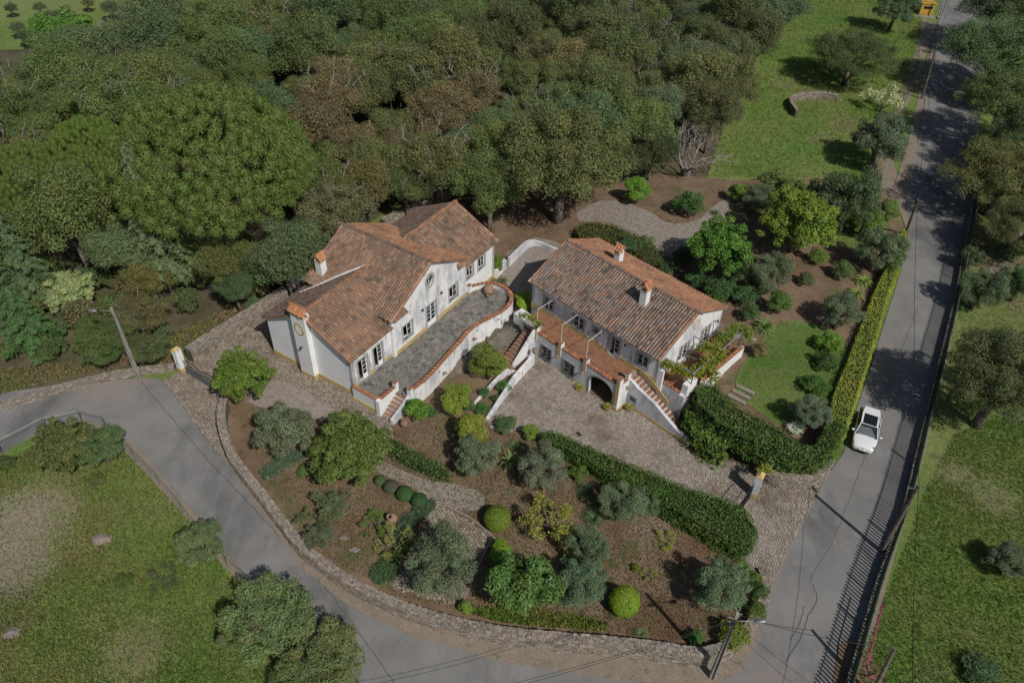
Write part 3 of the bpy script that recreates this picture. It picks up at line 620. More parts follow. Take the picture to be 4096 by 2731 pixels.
def window(par, name, u0, u1, z0, z1, face, out, axis='y', cols=2, rows=2, door=False, open_left=False, surround=.17, bars=False):
    """out = +1/-1 direction of the outside along the depth axis; face = depth of the wall's outer face"""
    def bx(m, a0, a1, b0, b1, c0, c1):   # u, depth, z
        lo, hi = sorted((face + out * b0, face + out * b1))
        return m.box(a0, a1, lo, hi, c0, c1) if axis == 'y' else m.box(lo, hi, a0, a1, c0, c1)
    s = surround; m = MB()
    bx(m, u0 - s, u0, -.06, .035, z0 - (0 if door else s), z1 + s); bx(m, u1, u1 + s, -.06, .035, z0 - (0 if door else s), z1 + s); bx(m, u0, u1, -.06, .036, z1, z1 + s)
    bx(m, u0 + .002, u1 - .002, -.14, .05 if not door else .03, z0 - (s if not door else .02), z0 + (0 if not door else .03))
    w = m.build(name, 'surround', par); um = (u0 + u1) / 2; t = .055; pz = z0 + (.45 if door else 0)
    leaves_ = [(u0, um), (um, u1)] if cols == 2 else [(u0, u1)]
    for li, (a, b) in enumerate(leaves_):
        if open_left and li == 0:
            mm = MB()   # leaf swung inwards
            bx(mm, a, a + .04, -.12 - (b - a), -.1, z0 + .02, z1 - .02); mm.build('open_leaf', 'white_paint', w); continue
        mm = MB(); bx(mm, a + .01, a + t, -.13, -.085, z0, z1); bx(mm, b - t, b - .01, -.13, -.085, z0, z1); bx(mm, a + t, b - t, -.13, -.085, z1 - t, z1); bx(mm, a + t, b - t, -.13, -.085, z0, z0 + t)
        hz = (z1 - pz) / rows
        for k in range(1, rows): bx(mm, a + t, b - t, -.125, -.09, pz + k * hz - .016, pz + k * hz + .016)
        if door: bx(mm, a + t, b - t, -.12, -.095, z0 + t, pz)
        mm.build('sash', 'white_paint', w)
        for k in range(rows):
            g = MB(); bx(g, a + t, b - t, -.11, -.104, pz + k * hz + (.016 if k else t if not door else 0), pz + (k + 1) * hz - (.016 if k < rows - 1 else t)); g.build('pane', 'glass', w)
    if bars:
        n = 6
        for k in range(n):
            uu = u0 + (u1 - u0) * (k + .5) / n; g = MB(); bx(g, uu - .012, uu + .012, .06, .085, z0 - .05, z1 + .05); g.build('bar', 'dark_metal', w)
        for zz in (z0 + .12, (z0 + z1) / 2, z1 - .12): g = MB(); bx(g, u0 - .05, u1 + .05, .086, .1, zz - .015, zz + .015); g.build('crossbar', 'dark_metal', w)
        g = MB(); bx(g, um - .15, um + .15, .101, .11, z0 + .25, z1 - .25); 
    return w
def chimney(par, x0, x1, y0, y1, z0, z1, axis='x', cap_r=.42):
    c = MB().box(x0, x1, y0, y1, z0, z1).build('chimney', 'whitewash_clean', par)
    mb('box', x0 - .035, x1 + .035, y0 - .035, y1 + .035, z1, z1 + .06).build('band', 'ochre', c)
    for px in (x0 + .03, x1 - .13):
        for py in (y0 + .03, y1 - .13): mb('box', px, px + .1, py, py + .1, z1 + .06, z1 + .28).build('pier', 'whitewash_clean', c)
    mb('box', (x0 + x1) / 2 - .04, (x0 + x1) / 2 + .04, y0 + .05, y1 - .05, z1 + .06, z1 + .28).build('flue_dark_bar', 'black', c)  # solid black bar paints the darkness of the opening between the piers
    o = .1; zr = z1 + .3 + cap_r; ze = z1 + .28; out = ([], [])
    if axis == 'y':
        xm = (x0 + x1) / 2
        m = wall_panel([(x0, ze), (x1, ze), (xm, zr - .06)], [], y0, y1); m.build('cap_gable', 'whitewash_clean', c)
        q = MB(); L_ = [(x0 - o, y0 - o, ze), (x0 - o, y1 + o, ze), (xm, y1 + o, zr), (xm, y0 - o, zr)]; R_ = [(x1 + o, y0 - o, ze), (x1 + o, y1 + o, ze), (xm, y1 + o, zr), (xm, y0 - o, zr)]
        ridge = ((xm, y0 - o, zr + .02), (xm, y1 + o, zr + .02))
    else:
        ym = (y0 + y1) / 2
        m = wall_panel([(y0, ze), (y1, ze), (ym, zr - .06)], [], x0, x1, 'x'); m.build('cap_gable', 'whitewash_clean', c)
        q = MB(); L_ = [(x0 - o, y0 - o, ze), (x1 + o, y0 - o, ze), (x1 + o, ym, zr), (x0 - o, ym, zr)]; R_ = [(x0 - o, y1 + o, ze), (x1 + o, y1 + o, ze), (x1 + o, ym, zr), (x0 - o, ym, zr)]
        ridge = ((x0 - o, ym, zr + .02), (x1 + o, ym, zr + .02))
    for S in (L_, R_): slab(q, S, .05); slope_tiles(S[0], S[1], S[3], S, PAL_NEW, out, .2, .3)
    cap = q.build('cap', 'tile_clean', c); ridge_tiles(*ridge, out, PAL_NEW, .3, 1.1)
    pv, pf = tile_proto(.36, .095, .08, 4); Wp = np.array(par.matrix_world)
    instances(c, 'cap_tile', 'cap_tiles', pv, pf, out[0], out[1], 'tile_clean', 400, Wp)
    return c
def split_boxes(m, name, mat, par):      # every box of the collector becomes a part of its own
    for i in range(0, len(m.v), 8):
        q = MB(); q.add(m.v[i:i + 8], [(0, 2, 3, 1), (4, 5, 7, 6), (0, 1, 5, 4), (2, 6, 7, 3), (0, 4, 6, 2), (1, 3, 7, 5)]); q.build(name, mat, par)
def lamp_bracket(par, x, y, z, d=(0, -1)):
    m = MB().tube([(x, y, z), (x + d[0] * .18, y + d[1] * .18, z + .06)], .02, 5); m.lathe([(.0, .16), (.05, .14), (.085, .0), (.06, -.1), (0, -.1)], 8, Matrix.Translation((x + d[0] * .2, y + d[1] * .2, z))); m.build('wall_lamp', 'dark_metal', par)

# ================================================================== gabled house
H1 = thing('gabled_house', 'white house with a round window in its tall gable, behind the flagstone terrace', 'house', (*L1(0, 0)[:2], 0), R(A1)); refresh()
def wp(m, name, mat='whitewash', par=None): return m.build(name, mat, par or H1)
fac = wall_panel([(0, 1.0), (9.6, 1.0), (9.6, 6.62), (4.8, 8.98), (0, 6.62)], [rect(4.15, 5.35, 2.66, 4.85), rect(1.1, 2.2, 3.5, 4.85), rect(7.25, 8.35, 3.5, 4.85), ell(4.75, 7.3, .42, .5)], 0, .35)
wp(fac, 'gable_wall')
wp(wall_panel([(-4.7, 1.0), (0, 1.0), (0, 5.6), (-4.7, 5.6)], [rect(-3.98, -2.98, 2.66, 4.85), rect(-2.2, -1.2, 2.66, 4.85)], .25, .55), 'wing_wall')
wp(wall_panel([(9.6, .6), (14.35, .6), (14.35, 5.5), (9.6, 5.5)], [rect(10.1, 11.05, 3.95, 5.1), rect(11.85, 12.8, 3.9, 5.1)], .25, .55), 'wing_wall', 'whitewash_clean')
gp = [(.25, .6), (8.9, .6), (8.9, 5.5), (4.55, 7.85), (.25, 5.65)]
wp(wall_panel(gp, [], -4.7, -4.4, 'x'), 'end_wall', 'whitewash_clean'); wp(wall_panel(gp, [], 14.05, 14.35, 'x'), 'end_wall', 'whitewash_clean')
wp(MB().box(-4.4, 14.05, 8.6, 8.9, .6, 5.5), 'rear_wall', 'whitewash_clean')
wp(wall_panel([(0.0, 5.5), (9.6, 5.5), (9.6, 6.6), (4.8, 8.95), (0, 6.6)], [], 8.62, 8.88), 'rear_gable', 'whitewash_clean')
wp(MB().box(0, .28, .35, 8.6, 1, 6.55).box(9.32, 9.6, .35, 8.6, 1, 6.55), 'side_wall')
wp(MB().box(-4.4, 14.05, .56, 8.6, 2.5, 2.64), 'floor', 'wood')
# ochre skirting bands
m = MB()
for a, b, y in ((0.003, 4.1, 0), (5.4, 9.597, 0)): m.box(a, b, y - .02, y + .05, 2.5, 3.0)
for a, b in ((-4.7, -4.15), (-2.82, -2.36), (-1.03, -.003)): m.box(a, b, .225, .3, 2.5, 2.98)
m.box(9.603, 14.37, .225, .3, .6, 2.0); m.box(-4.725, -4.65, .2, 3.95, 1.0, 2.28); m.box(-4.725, -4.65, 5.45, 8.92, 1.0, 2.25); m.box(14.3, 14.375, .35, 8.9, .6, 2.0)
split_boxes(m, 'skirting', 'ochre', H1)
m = MB().box(-.16, .14, -.03, .3, 2.5, 6.5); wp(m, 'pilaster', 'whitewash_clean')
window(H1, 'french_door', 4.15, 5.35, 2.66, 4.85, 0, -1, rows=4, door=True)
window(H1, 'window', 1.1, 2.2, 3.5, 4.85, 0, -1, open_left=True); window(H1, 'window', 7.25, 8.35, 3.5, 4.85, 0, -1, open_left=True)
window(H1, 'french_door', -3.98, -2.98, 2.66, 4.85, .25, -1, rows=4, door=True, open_left=True); window(H1, 'french_door', -2.2, -1.2, 2.66, 4.85, .25, -1, rows=4, door=True, open_left=True)
window(H1, 'window', 10.1, 11.05, 3.95, 5.1, .25, -1, open_left=True); window(H1, 'window', 11.85, 12.8, 3.9, 5.1, .25, -1, open_left=True)
# round window
ring_o = ell(4.75, 7.3, .62, .72, 32); rw = wp(wall_panel(ring_o, [ell(4.75, 7.3, .42, .5, 32)], -.035, .06), 'round_window', 'surround')
m = MB().box(4.735, 4.765, .10, .14, 6.8, 7.8); [m.box(4.34, 5.16, .105, .135, zz - .013, zz + .013) for zz in (7.1, 7.5)]; m.build('muntin', 'white_paint', rw)
wall_panel(ell(4.75, 7.3, .42, .5, 24), [], .115, .12).build('pane', 'glass', rw)
# chimney tower on the end wall
tw = wp(MB().box(-5.15, -4.702, 4.0, 5.42, .9, 7.9), 'chimney_tower', 'whitewash_clean')
mb('box', -5.175, -4.69, 3.975, 5.445, .9, 2.25).build('skirting', 'ochre', tw)
wall_panel(ell(4.72, 6.75, .50, .60, 32), [ell(4.72, 6.75, .36, .46, 32)], -5.175, -5.14, 'x').build('painted_ring', 'ochre', tw)
chimney(H1, -5.15, -4.55, 4.0, 5.42, 7.902, 8.0, 'y', .38)
chimney(H1, .5, 1.1, 7.65, 8.3, 6.6, 8.25, 'x', .36)
# roof
ze, zr, zw = 6.47, 9.1, 8.0; roof = MB(); out = ([], []); NEWo = ([], [])
ML = [(-.35, -.28, ze), (-.35, 1.52, ze), (2.64, 4.55, zw), (-.35, 7.58, ze), (-.35, 9.15, ze), (4.8, 9.15, zr), (4.8, -.28, zr)]
MR = [(9.95, -.28, ze), (9.95, 1.52, ze), (6.96, 4.55, zw), (9.95, 7.58, ze), (9.95, 9.15, ze), (4.8, 9.15, zr), (4.8, -.28, zr)]
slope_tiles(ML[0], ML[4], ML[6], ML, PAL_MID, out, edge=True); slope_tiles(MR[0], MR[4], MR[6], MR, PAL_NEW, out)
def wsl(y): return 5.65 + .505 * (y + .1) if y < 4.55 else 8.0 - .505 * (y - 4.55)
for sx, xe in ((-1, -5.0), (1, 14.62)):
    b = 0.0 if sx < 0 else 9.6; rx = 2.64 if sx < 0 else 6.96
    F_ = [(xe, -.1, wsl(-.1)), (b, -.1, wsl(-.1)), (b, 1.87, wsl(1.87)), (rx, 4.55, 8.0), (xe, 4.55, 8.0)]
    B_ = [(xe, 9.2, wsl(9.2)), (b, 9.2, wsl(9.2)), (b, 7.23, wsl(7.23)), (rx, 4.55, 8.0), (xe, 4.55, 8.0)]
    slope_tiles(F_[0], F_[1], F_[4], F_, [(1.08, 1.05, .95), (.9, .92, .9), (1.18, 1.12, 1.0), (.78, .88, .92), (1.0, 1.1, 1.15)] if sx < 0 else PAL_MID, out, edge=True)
    slope_tiles(B_[0], B_[1], B_[4], B_, PAL_DARK, out)  # dark palette puts part of the rear slopes' shade into the tile colour
    for P_ in (F_, B_):
        lo = [tuple(np.array(p) - [0, 0, .01]) for p in P_]; slab(roof, lo, .1)
    ridge_tiles((xe, 4.55, 8.05), (rx, 4.55, 8.05), out, PAL_NEW)
slab(roof, ML[:3] + [ML[6]], .1); slab(roof, [ML[2], ML[5], ML[6]], .1); slab(roof, ML[2:6], .1)
slab(roof, MR[:3] + [MR[6]], .1); slab(roof, [MR[2], MR[5], MR[6]], .1); slab(roof, MR[2:6], .1)
ridge_tiles((4.8, -.3, 9.14), (4.8, 9.15, 9.14), out, PAL_DARK)
for (x0, x1) in ((-.12, 1.45), (8.35, 9.75)):   # little tiled hoods at the feet of the gable
    S_ = [(x0, -.45, 6.42), (x1, -.45, 6.42), (x1, .02, 6.66), (x0, .02, 6.66)]; slab(roof, S_, .06); slope_tiles(S_[0], S_[1], S_[3], S_, PAL_MID, out, .22, .3)
rf = roof.build('roof', 'tile', H1)
instances(rf, 'roof_tile', 'roof_tiles', TV, TF, out[0], out[1], 'tile', 300, np.array(H1.matrix_world))
vm = MB(); P_ = smooth_path([(2.5, 4.75, 8.1), (.9, 6.3, 7.35), (-.35, 7.6, 6.58), (-1.3, 8.5, 6.1)], 1); vm.tube(P_, .085, 6); wp(vm, 'valley_mortar', 'whitewash_grimy')
wp(MB().tube([(.0, 1.9, 6.62), (1.3, 3.2, 7.3), (2.6, 4.5, 8.0)], .05, 5), 'valley_flashing', 'tile')
lamp_bracket(H1, 3.45, 0, 5.15); lamp_bracket(H1, 6.0, 0, 5.3)
lamp_bracket(H1, -5.15, 4.7, 5.0, (-1, 0))
# rear annexes
an = wp(MB().box(.4, 2.5, 8.902, 10.7, .6, 4.55), 'annex', 'whitewash_clean'); q = MB(); S_ = [(.2, 10.95, 4.6), (2.7, 10.95, 4.6), (2.7, 8.92, 5.5), (.2, 8.92, 5.5)]; slab(q, S_, .08); o2 = ([], []); slope_tiles(S_[0], S_[1], S_[3], S_, PAL_MID, o2)
ar = q.build('annex_roof', 'tile', H1); instances(ar, 'annex_tile', 'annex_tiles', TV, TF, o2[0], o2[1], 'tile', 60, np.array(H1.matrix_world))
hut = thing('outbuilding', 'tiny white outbuilding with a single tiled slope behind the gabled house', 'outbuilding', (*L1(1.5, 11.6)[:2], 0), R(A1)); refresh()
wall_panel([(0, .8), (1.7, .8), (1.7, 4.45), (0, 4.9)], [rect(.4, 1.2, .9, 3.0)], 0, .15, 'x').build('wall', 'whitewash_clean', hut)
MB().box(.15, 2.2, 0, .15, .8, 4.7).box(.15, 2.2, 1.55, 1.7, .8, 4.5).box(2.05, 2.2, .15, 1.55, .8, 4.6).build('wall', 'whitewash_clean', hut)
S_ = [(-.1, 1.9, 4.45), (2.35, 1.9, 4.45), (2.35, -.15, 5.0), (-.1, -.15, 5.0)]; q = MB(); slab(q, S_, .08); o2 = ([], []); slope_tiles(S_[0], S_[1], S_[3], S_, PAL_MID, o2); hr = q.build('roof', 'tile', hut)
instances(hr, 'roof_tile', 'roof_tiles', TV, TF, o2[0], o2[1], 'tile', 100, np.array(hut.matrix_world))

# ---- terrace of the gabled house
T1 = thing('terrace', 'raised flagstone terrace with curving white parapet in front of the gabled house', 'terrace', (*L1(0, 0)[:2], 0), R(A1)); refresh()
Cp = [(-2.75, -3.75), (-.81, -3.95), (1.63, -3.68), (4.0, -3.5), (5.4, -3.3), (6.44, -3.38), (7.73, -3.76), (9.38, -4.22), (10.6, -4.1), (11.57, -3.56), (12.0, -2.66), (12.05, -1.61), (11.7, -.86), (10.9, -.21), (10.25, .1)]
Cs = [p for p in smooth_path([np.array(p) for p in Cp], 2)]
floor_ring = [np.array(p) for p in ((10.2, .2), (9.6, .24), (9.6, -.01), (.0, -.01), (0, .24), (-4.69, .24), (-4.75, -2.3), (-2.95, -2.35), (-2.95, -3.6))] + Cs[1:]
vs, fs = cdt_region(floor_ring, step=2); k = len(vs)
m = MB().add([(x, y, 2.60) for x, y in vs], [tuple(f) for f in fs]); m.build('floor', 'grout', T1)
fl = hexstones(floor_ring, .46, .36, .90, .010, lambda x, y: x * 0 + 2.60, .012, [(1, 1, 1), (.88, .9, .9), (.76, .80, .8), (1.15, 1.08, 1.0), (1.05, .98, .9), (.68, .72, .72), (1.2, 1.15, 1.06)], True, .8)
pieces(T1, 'flagstone', 'flagstones', fl, 'slate', 300)
def parapet(pts, zb, zt, th, mat, cope=True, par=None, fnb=None, name='parapet'):
    par = par or T1; P = dense([np.array([*p[:2], 0]) for p in pts], .6, False); m = MB(); vs = []; NN = []
    for i, p in enumerate(P):
        t = P[min(i + 1, len(P) - 1)] - P[max(i - 1, 0)]; n = np.array([t[1], -t[0]]); n /= np.linalg.norm(n); NN.append(n); z0 = zb if fnb is None else fnb(p)
        for s, z in ((1, z0), (1, zt), (-1, zt), (-1, z0)): q = p[:2] + n * s * th / 2; vs.append((q[0], q[1], z))
    k = len(P); m.add(vs, [(4 * i + a, 4 * i + 4 + a, 4 * i + 4 + (a + 1) % 4, 4 * i + (a + 1) % 4) for i in range(k - 1) for a in range(4)] + [(0, 1, 2, 3), (4 * k - 4, 4 * k - 1, 4 * k - 2, 4 * k - 3)])
    w = m.build(name, mat, par)
    if cope:
        Q = dense([np.array([*p[:2], 0.]) for p in pts], .02, False); out = ([], []); step = 9
        for i in range(5, len(Q) - 5, step):
            t = Q[i + 3] - Q[i - 3]; t /= np.linalg.norm(t); n = np.array([t[1], -t[0], 0]); o = Q[i] - n * th * .62; o = o + [0, 0, zt + (.0 if (i // step) % 2 else .07)]
            fr = frame(t, n, (0, 0, 1), o)
            out[0].append(fr); out[1].append(np.array(PAL_NEW[random.randrange(5)]) * random.uniform(.6, 1.05))
        pv, pf = tile_proto(th * 1.2, .07, .07, 4)
        instances(par, 'coping_tile', 'coping_tiles', pv, pf, out[0], out[1], 'tile_clean', 300)
        m = MB(); vs = []
        for i, p in enumerate(P):
            for s, z in ((1, zt + .002), (1, zt + .03), (-1, zt + .03), (-1, zt + .002)): q = p[:2] + NN[i] * s * (th / 2 + .03); vs.append((q[0], q[1], z))
        m.add(vs, [(4 * i + a, 4 * i + 4 + a, 4 * i + 4 + (a + 1) % 4, 4 * i + (a + 1) % 4) for i in range(k - 1) for a in range(4)] + [(0, 1, 2, 3), (4 * k - 4, 4 * k - 1, 4 * k - 2, 4 * k - 3)]); m.build('coping', 'terracotta', par)
    return w
def tl(p): w = L1(p[0], p[1]); return float(Gin(w[0], w[1])) - .5
parapet(Cs, 1.0, 3.08, .26, 'whitewash', fnb=tl); parapet([(-4.8, .2), (-4.88, -2.2)], 1, 3.05, .22, 'whitewash_clean', fnb=tl); parapet([(-4.75, -2.42), (-3.1, -2.46)], 1, 3.05, .22, 'whitewash_clean', fnb=tl)
MB().box(-4.93, -4.7, .18, .0, 1.0, 2.1).build('skirting', 'ochre', T1) if False else None
MB().box(-5.02, -4.96, -2.5, .23, .9, 2.0).build('skirting', 'ochre', T1)
for (x, y, z1) in ((-2.98, -2.46, 3.5), (-2.82, -3.74, 3.4), (10.2, .05, 3.35), (-4.9, -2.4, 3.1)):
    MB().box(x - .17, x + .17, y - .17, y + .17, 1.2, z1).build('pillar', 'whitewash_clean', T1); 
    if z1 > 3.2: MB().box(x - .19, x + .19, y - .19, y + .19, z1 + .002, z1 + .05).build('pillar_cap', 'terracotta', T1)
for x, y in ((1.0, -4.0), (5.7, -3.55)): MB().tube([(x, y - .1, 2.3), (x, y - .32, 2.25)], [.09, .11], 8).build('water_spout', 'clay', T1)
S1 = thing('stairs', 'red tiled stairs between white walls climbing to the flagstone terrace', 'stairs', (*L1(0, 0)[:2], 0), R(A1)); refresh()
for i in range(7):
    x1 = -2.97 - .3 * i; zt = 2.6 - .165 * (i + 1)
    s_ = MB().box(x1 - .32, x1, -3.58, -2.57, .9, zt).build('step', 'whitewash_grimy', S1)
    for j in range(4): MB().box(x1 - .30, x1 - .055, -3.56 + j * .248, -3.56 + j * .248 + .238, zt + .001, zt + .03).build('tread_tile', 'terracotta', s_)
wall_panel([(-5.15, .8), (-3.0, .8), (-3.0, 2.75), (-3.3, 2.55), (-5.15, 1.95)], [], -3.85, -3.6).build('side_wall', 'whitewash_grimy', S1)
# rock outcrop under the round end of the terrace
def rock(label, pts, z0, h, name='rock_outcrop'):
    c = np.mean(pts, 0); rg = smooth_path([np.array(p) for p in pts], 1, True); vs, fs = cdt_region(dense(rg, .4), step=.35); A = np.array(rg)
    d = np.array([min(np.linalg.norm(A - v_, axis=1)) for v_ in vs]); z = z0 + h * np.minimum(1, d / .9) ** .6 + rng.normal(0, .07, len(vs)) * (d > .05)
    me = bpy.data.meshes.new(name); me.from_pydata([(x, y, zz) for (x, y), zz in zip(vs, z)], [], [tuple(f) for f in fs]); me.materials.append(MATS['rock'])
    bm = bmesh.new(); bm.from_mesh(me); bmesh.ops.recalc_face_normals(bm, faces=bm.faces)
    if sum(f.normal.z for f in bm.faces) < 0: bmesh.ops.reverse_faces(bm, faces=bm.faces)
    bm.to_mesh(me); bm.free(); return tag(link(name, me), label, 'rock')
rock('grey-brown bedrock below the round end of the flagstone terrace', [L1(7.0, -3.7)[:2], L1(9.4, -4.1)[:2], L1(12.1, -3.4)[:2], L1(13.2, -2.5)[:2], L2(-1.6, .9)[:2], L2(-1.9, -.4)[:2], L2(-2.0, -1.6)[:2], L1(8.2, -6.0)[:2], L1(6.2, -5.2)[:2]], .9, 1.0)
rock('ochre bedrock at the foot of the curving terrace wall', [L1(1.2, -3.75)[:2], L1(6.0, -3.4)[:2], L1(6.2, -4.4)[:2], L1(4.4, -4.9)[:2], L1(1.8, -4.6)[:2]], .9, .55)

# ================================================================== long house
H2 = thing('long_house', 'long white house with a mottled tile roof above a red terrace and garage arch', 'house', (*L2(0, 0)[:2], 0), R(A2)); refresh()
def w2p(m, name, mat='whitewash'): return m.build(name, mat, H2)
XR = 10.4
w2p(wall_panel([(-2.9, -.2), (XR, -.2), (XR, 5.6), (-2.9, 5.6)], [rect(-1.55, -.5, 3.6, 4.72), rect(1.78, 2.85, 3.55, 4.68), rect(3.92, 4.42, 4.2, 4.68), rect(5.58, 6.58, 2.9, 4.8), rect(8.38, 9.4, 3.75, 4.8)], 2.5, 2.8), 'front_wall')
g2 = [(2.5, -.2), (11, -.2), (11, 5.5), (6.75, 7.42), (2.5, 5.55)]
w2p(wall_panel(g2, [rect(5.3, 6.5, 2.8, 4.85), rect(8.3, 9.4, 2.8, 4.85)], XR, XR - .3, 'x'), 'end_wall'); w2p(wall_panel(g2, [], -2.9, -2.6, 'x'), 'end_wall', 'whitewash_clean')
w2p(MB().box(-2.6, XR - .3, 10.7, 11, -.2, 5.5), 'rear_wall', 'whitewash_clean'); w2p(MB().box(-2.6, XR - .3, 2.8, 10.7, 2.7, 2.82), 'floor', 'wood')
window(H2, 'window', -1.55, -.5, 3.6, 4.72, 2.5, -1); window(H2, 'window', 1.78, 2.85, 3.55, 4.68, 2.5, -1); window(H2, 'small_window', 3.92, 4.42, 4.2, 4.68, 2.5, -1, cols=1); window(H2, 'window', 8.38, 9.4, 3.75, 4.8, 2.5, -1)
dr = window(H2, 'open_doorway', 5.58, 6.58, 2.9, 4.8, 2.5, -1, cols=2, rows=3, door=True, open_left=True)
window(H2, 'french_door', 5.3, 6.5, 2.8, 4.85, XR, 1, 'x', rows=4, door=True); window(H2, 'french_door', 8.3, 9.4, 2.8, 4.85, XR, 1, 'x', rows=4, door=True)
wall_panel(ell(7.05, 6.2, .40, .52, 32), [ell(7.05, 6.2, .28, .40, 32)], XR, XR + .03, 'x').build('painted_ring', 'ochre', H2)
m = MB().box(XR, XR + .025, 2.48, 5.1, 2.5, 3.1).box(XR, XR + .025, 6.7, 8.1, 2.5, 3.1).box(XR, XR + .025, 9.6, 11.02, 2.5, 3.1).box(-2.92, 5.38, 2.475, 2.56, 2.7, 3.3).box(6.78, XR + .02, 2.475, 2.56, 2.7, 3.3); split_boxes(m, 'skirting', 'ochre', H2)
lamp_bracket(H2, 5.0, 2.5, 4.95); lamp_bracket(H2, 7.25, 2.5, 4.9); lamp_bracket(H2, XR, 10.2, 4.8, (1, 0))
roof = MB(); out = ([], []); ye, zE, zR2 = 2.12, 5.55, 7.58; x0, x1 = -3.15, XR + .18
Fp = [(x0, ye, zE), (x1, ye, zE), (x1, 6.75, zR2), (x0, 6.75, zR2)]; Bp = [(x0, 11.38, 5.5), (x1, 11.38, 5.5), (x1, 6.75, zR2), (x0, 6.75, zR2)]
for S_ in (Fp, Bp): slab(roof, S_, .1)
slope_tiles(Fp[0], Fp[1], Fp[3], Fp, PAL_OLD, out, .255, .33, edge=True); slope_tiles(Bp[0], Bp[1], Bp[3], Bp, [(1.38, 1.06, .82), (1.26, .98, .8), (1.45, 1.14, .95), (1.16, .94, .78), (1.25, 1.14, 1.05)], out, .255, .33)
ridge_tiles((x0, 6.75, 7.63), (x1, 6.75, 7.63), out, [(.8, .9, 1.05), (.6, .75, .9), (1.0, .95, .9)])
rf = roof.build('roof', 'tile', H2); instances(rf, 'roof_tile', 'roof_tiles', TV, TF, out[0], out[1], 'tile', 300, np.array(H2.matrix_world))
chimney(H2, 6.15, 6.75, 5.0, 5.55, 6.6, 8.35, 'y', .36); chimney(H2, 1.05, 1.6, 8.15, 8.75, 6.6, 7.75, 'x', .36)
# ---- red terrace with the garage below
T2 = thing('terrace', 'red tiled upper terrace with barred windows and garage arch in its wall', 'terrace', (*L2(0, 0)[:2], 0), R(A2)); refresh()
arch = [(5.92, .12), (8.3, .12)] + [(8.3 - 1.19 + 1.19 * math.cos(t), 1.75 + .88 * math.sin(t)) for t in np.linspace(0, math.pi, 15)]
wall_panel([(-.1, -.3), (8.85, -.3), (8.85, 3.08), (-.1, 3.08)], [rect(.72, 1.75, .98, 2.2), rect(3.15, 4.3, .95, 2.15), arch], 0, .3).build('front_wall', 'whitewash_grimy', T2)
ao = [(5.78, .12), (5.92, .12)] + arch[2:][::-1][0:0]
arr = [(8.3 - 1.19 + 1.33 * math.cos(t), 1.75 + 1.02 * math.sin(t)) for t in np.linspace(0, math.pi, 15)]
wall_panel([(8.44, .12)] + arr + [(5.78, .12), (5.92, .12)] + arch[2:][::-1] + [(8.3, .12)], [], -.035, .03).build('arch_surround', 'concrete', T2)
wall_panel([(0.3, -.3), (1.2, -.3), (1.2, 3.08), (.3, 3.08)], [], 8.85, 8.6, 'x').build('side_wall', 'whitewash', T2)
window(T2, 'barred_window', .72, 1.75, .98, 2.2, 0, -1, rows=3, bars=True); window(T2, 'barred_window', 3.15, 4.3, .95, 2.15, 0, -1, rows=3, bars=True)
MB().box(-1.9, 8.6, .3, 2.498, 2.74, 2.86).build('floor_slab', 'concrete', T2)
items = []
for i in range(35):
    for j in range(8):
        xx = -1.88 + i * .3; yy = .31 + j * .272
        if xx + .29 < 8.6 and not (xx < -.15 and yy < 1.0): items.append(([(xx + .004, yy + .004, 2.861), (xx + .296, yy + .004, 2.861), (xx + .296, yy + .268, 2.861), (xx + .004, yy + .268, 2.861), (xx + .008, yy + .008, 2.88), (xx + .292, yy + .008, 2.88), (xx + .292, yy + .264, 2.88), (xx + .008, yy + .264, 2.88)],
            [(4, 5, 6, 7), (0, 1, 5, 4), (1, 2, 6, 5), (2, 3, 7, 6), (3, 0, 4, 7)], tuple(np.array((1.0, .82, .72)) * random.uniform(.8, 1.08))))
pieces(T2, 'floor_tile', 'floor_tiles', items, 'tile', 300)
MB().box(-.02, .25, .3, 5, -.3, 2.73).box(8.3, 8.55, .32, 5, -.3, 2.73).box(.25, 8.3, 4.9, 5.0, -.3, 2.73).box(4.9, 5.0, .32, 4.88, -.3, 2.73).build('garage_wall', 'whitewash_grimy', T2)
m = MB().box(-.12, 5.77, -.025, .04, -.2, .62); m.box(8.45, 8.875, -.026, .04, -.2, .6); m.box(8.82, 8.88, .045, 1.2, -.2, .6); split_boxes(m, 'skirting', 'ochre', T2)
sk = lambda x: (x - .17, x + .17)
parapet([(.1, .12), (2.4, .12)], 3.02, 3.1, .24, 'whitewash_grimy', par=T2); parapet([(2.85, .12), (5.1, .12)], 3.02, 3.1, .24, 'whitewash_grimy', par=T2); parapet([(5.5, .12), (8.55, .12)], 3.02, 3.1, .24, 'whitewash_grimy', par=T2)
parapet([(8.72, .35), (8.72, 1.1)], 3.02, 3.1, .24, 'whitewash_grimy', par=T2)
for i, (x, z1) in enumerate(((-.05, 3.6), (2.62, 3.6), (5.3, 3.6), (8.7, 3.75))):
    MB().box(x - .17, x + .17, -.05, .36, 2.3 if i < 3 else .6, z1).build('pillar', 'whitewash', T2); MB().box(x - .15, x + .15, -.07, -.052, 2.4 if i < 3 else 1.0, z1 - .05).build('pillar_band', 'ochre', T2)
    MB().box(x - .19, x + .19, -.075, .38, z1 + .002, z1 + .05).build('pillar_cap', 'terracotta', T2)
    if i < 3:
        MB().tube([(x, .1, z1 + .05), (x, .1, 5.45)], .02, 6).build('awning_post', 'white_paint', T2); MB().tube([(x, .1, 5.45), (x - .25, 2.5, 5.12)], .02, 6).build('awning_rail', 'white_paint', T2)
MB().box(8.55, 8.87, 1.0, 1.3, 2.5, 3.75).build('pillar', 'whitewash', T2); MB().box(8.53, 8.89, .98, 1.32, 3.752, 3.8).build('pillar_cap', 'terracotta', T2)
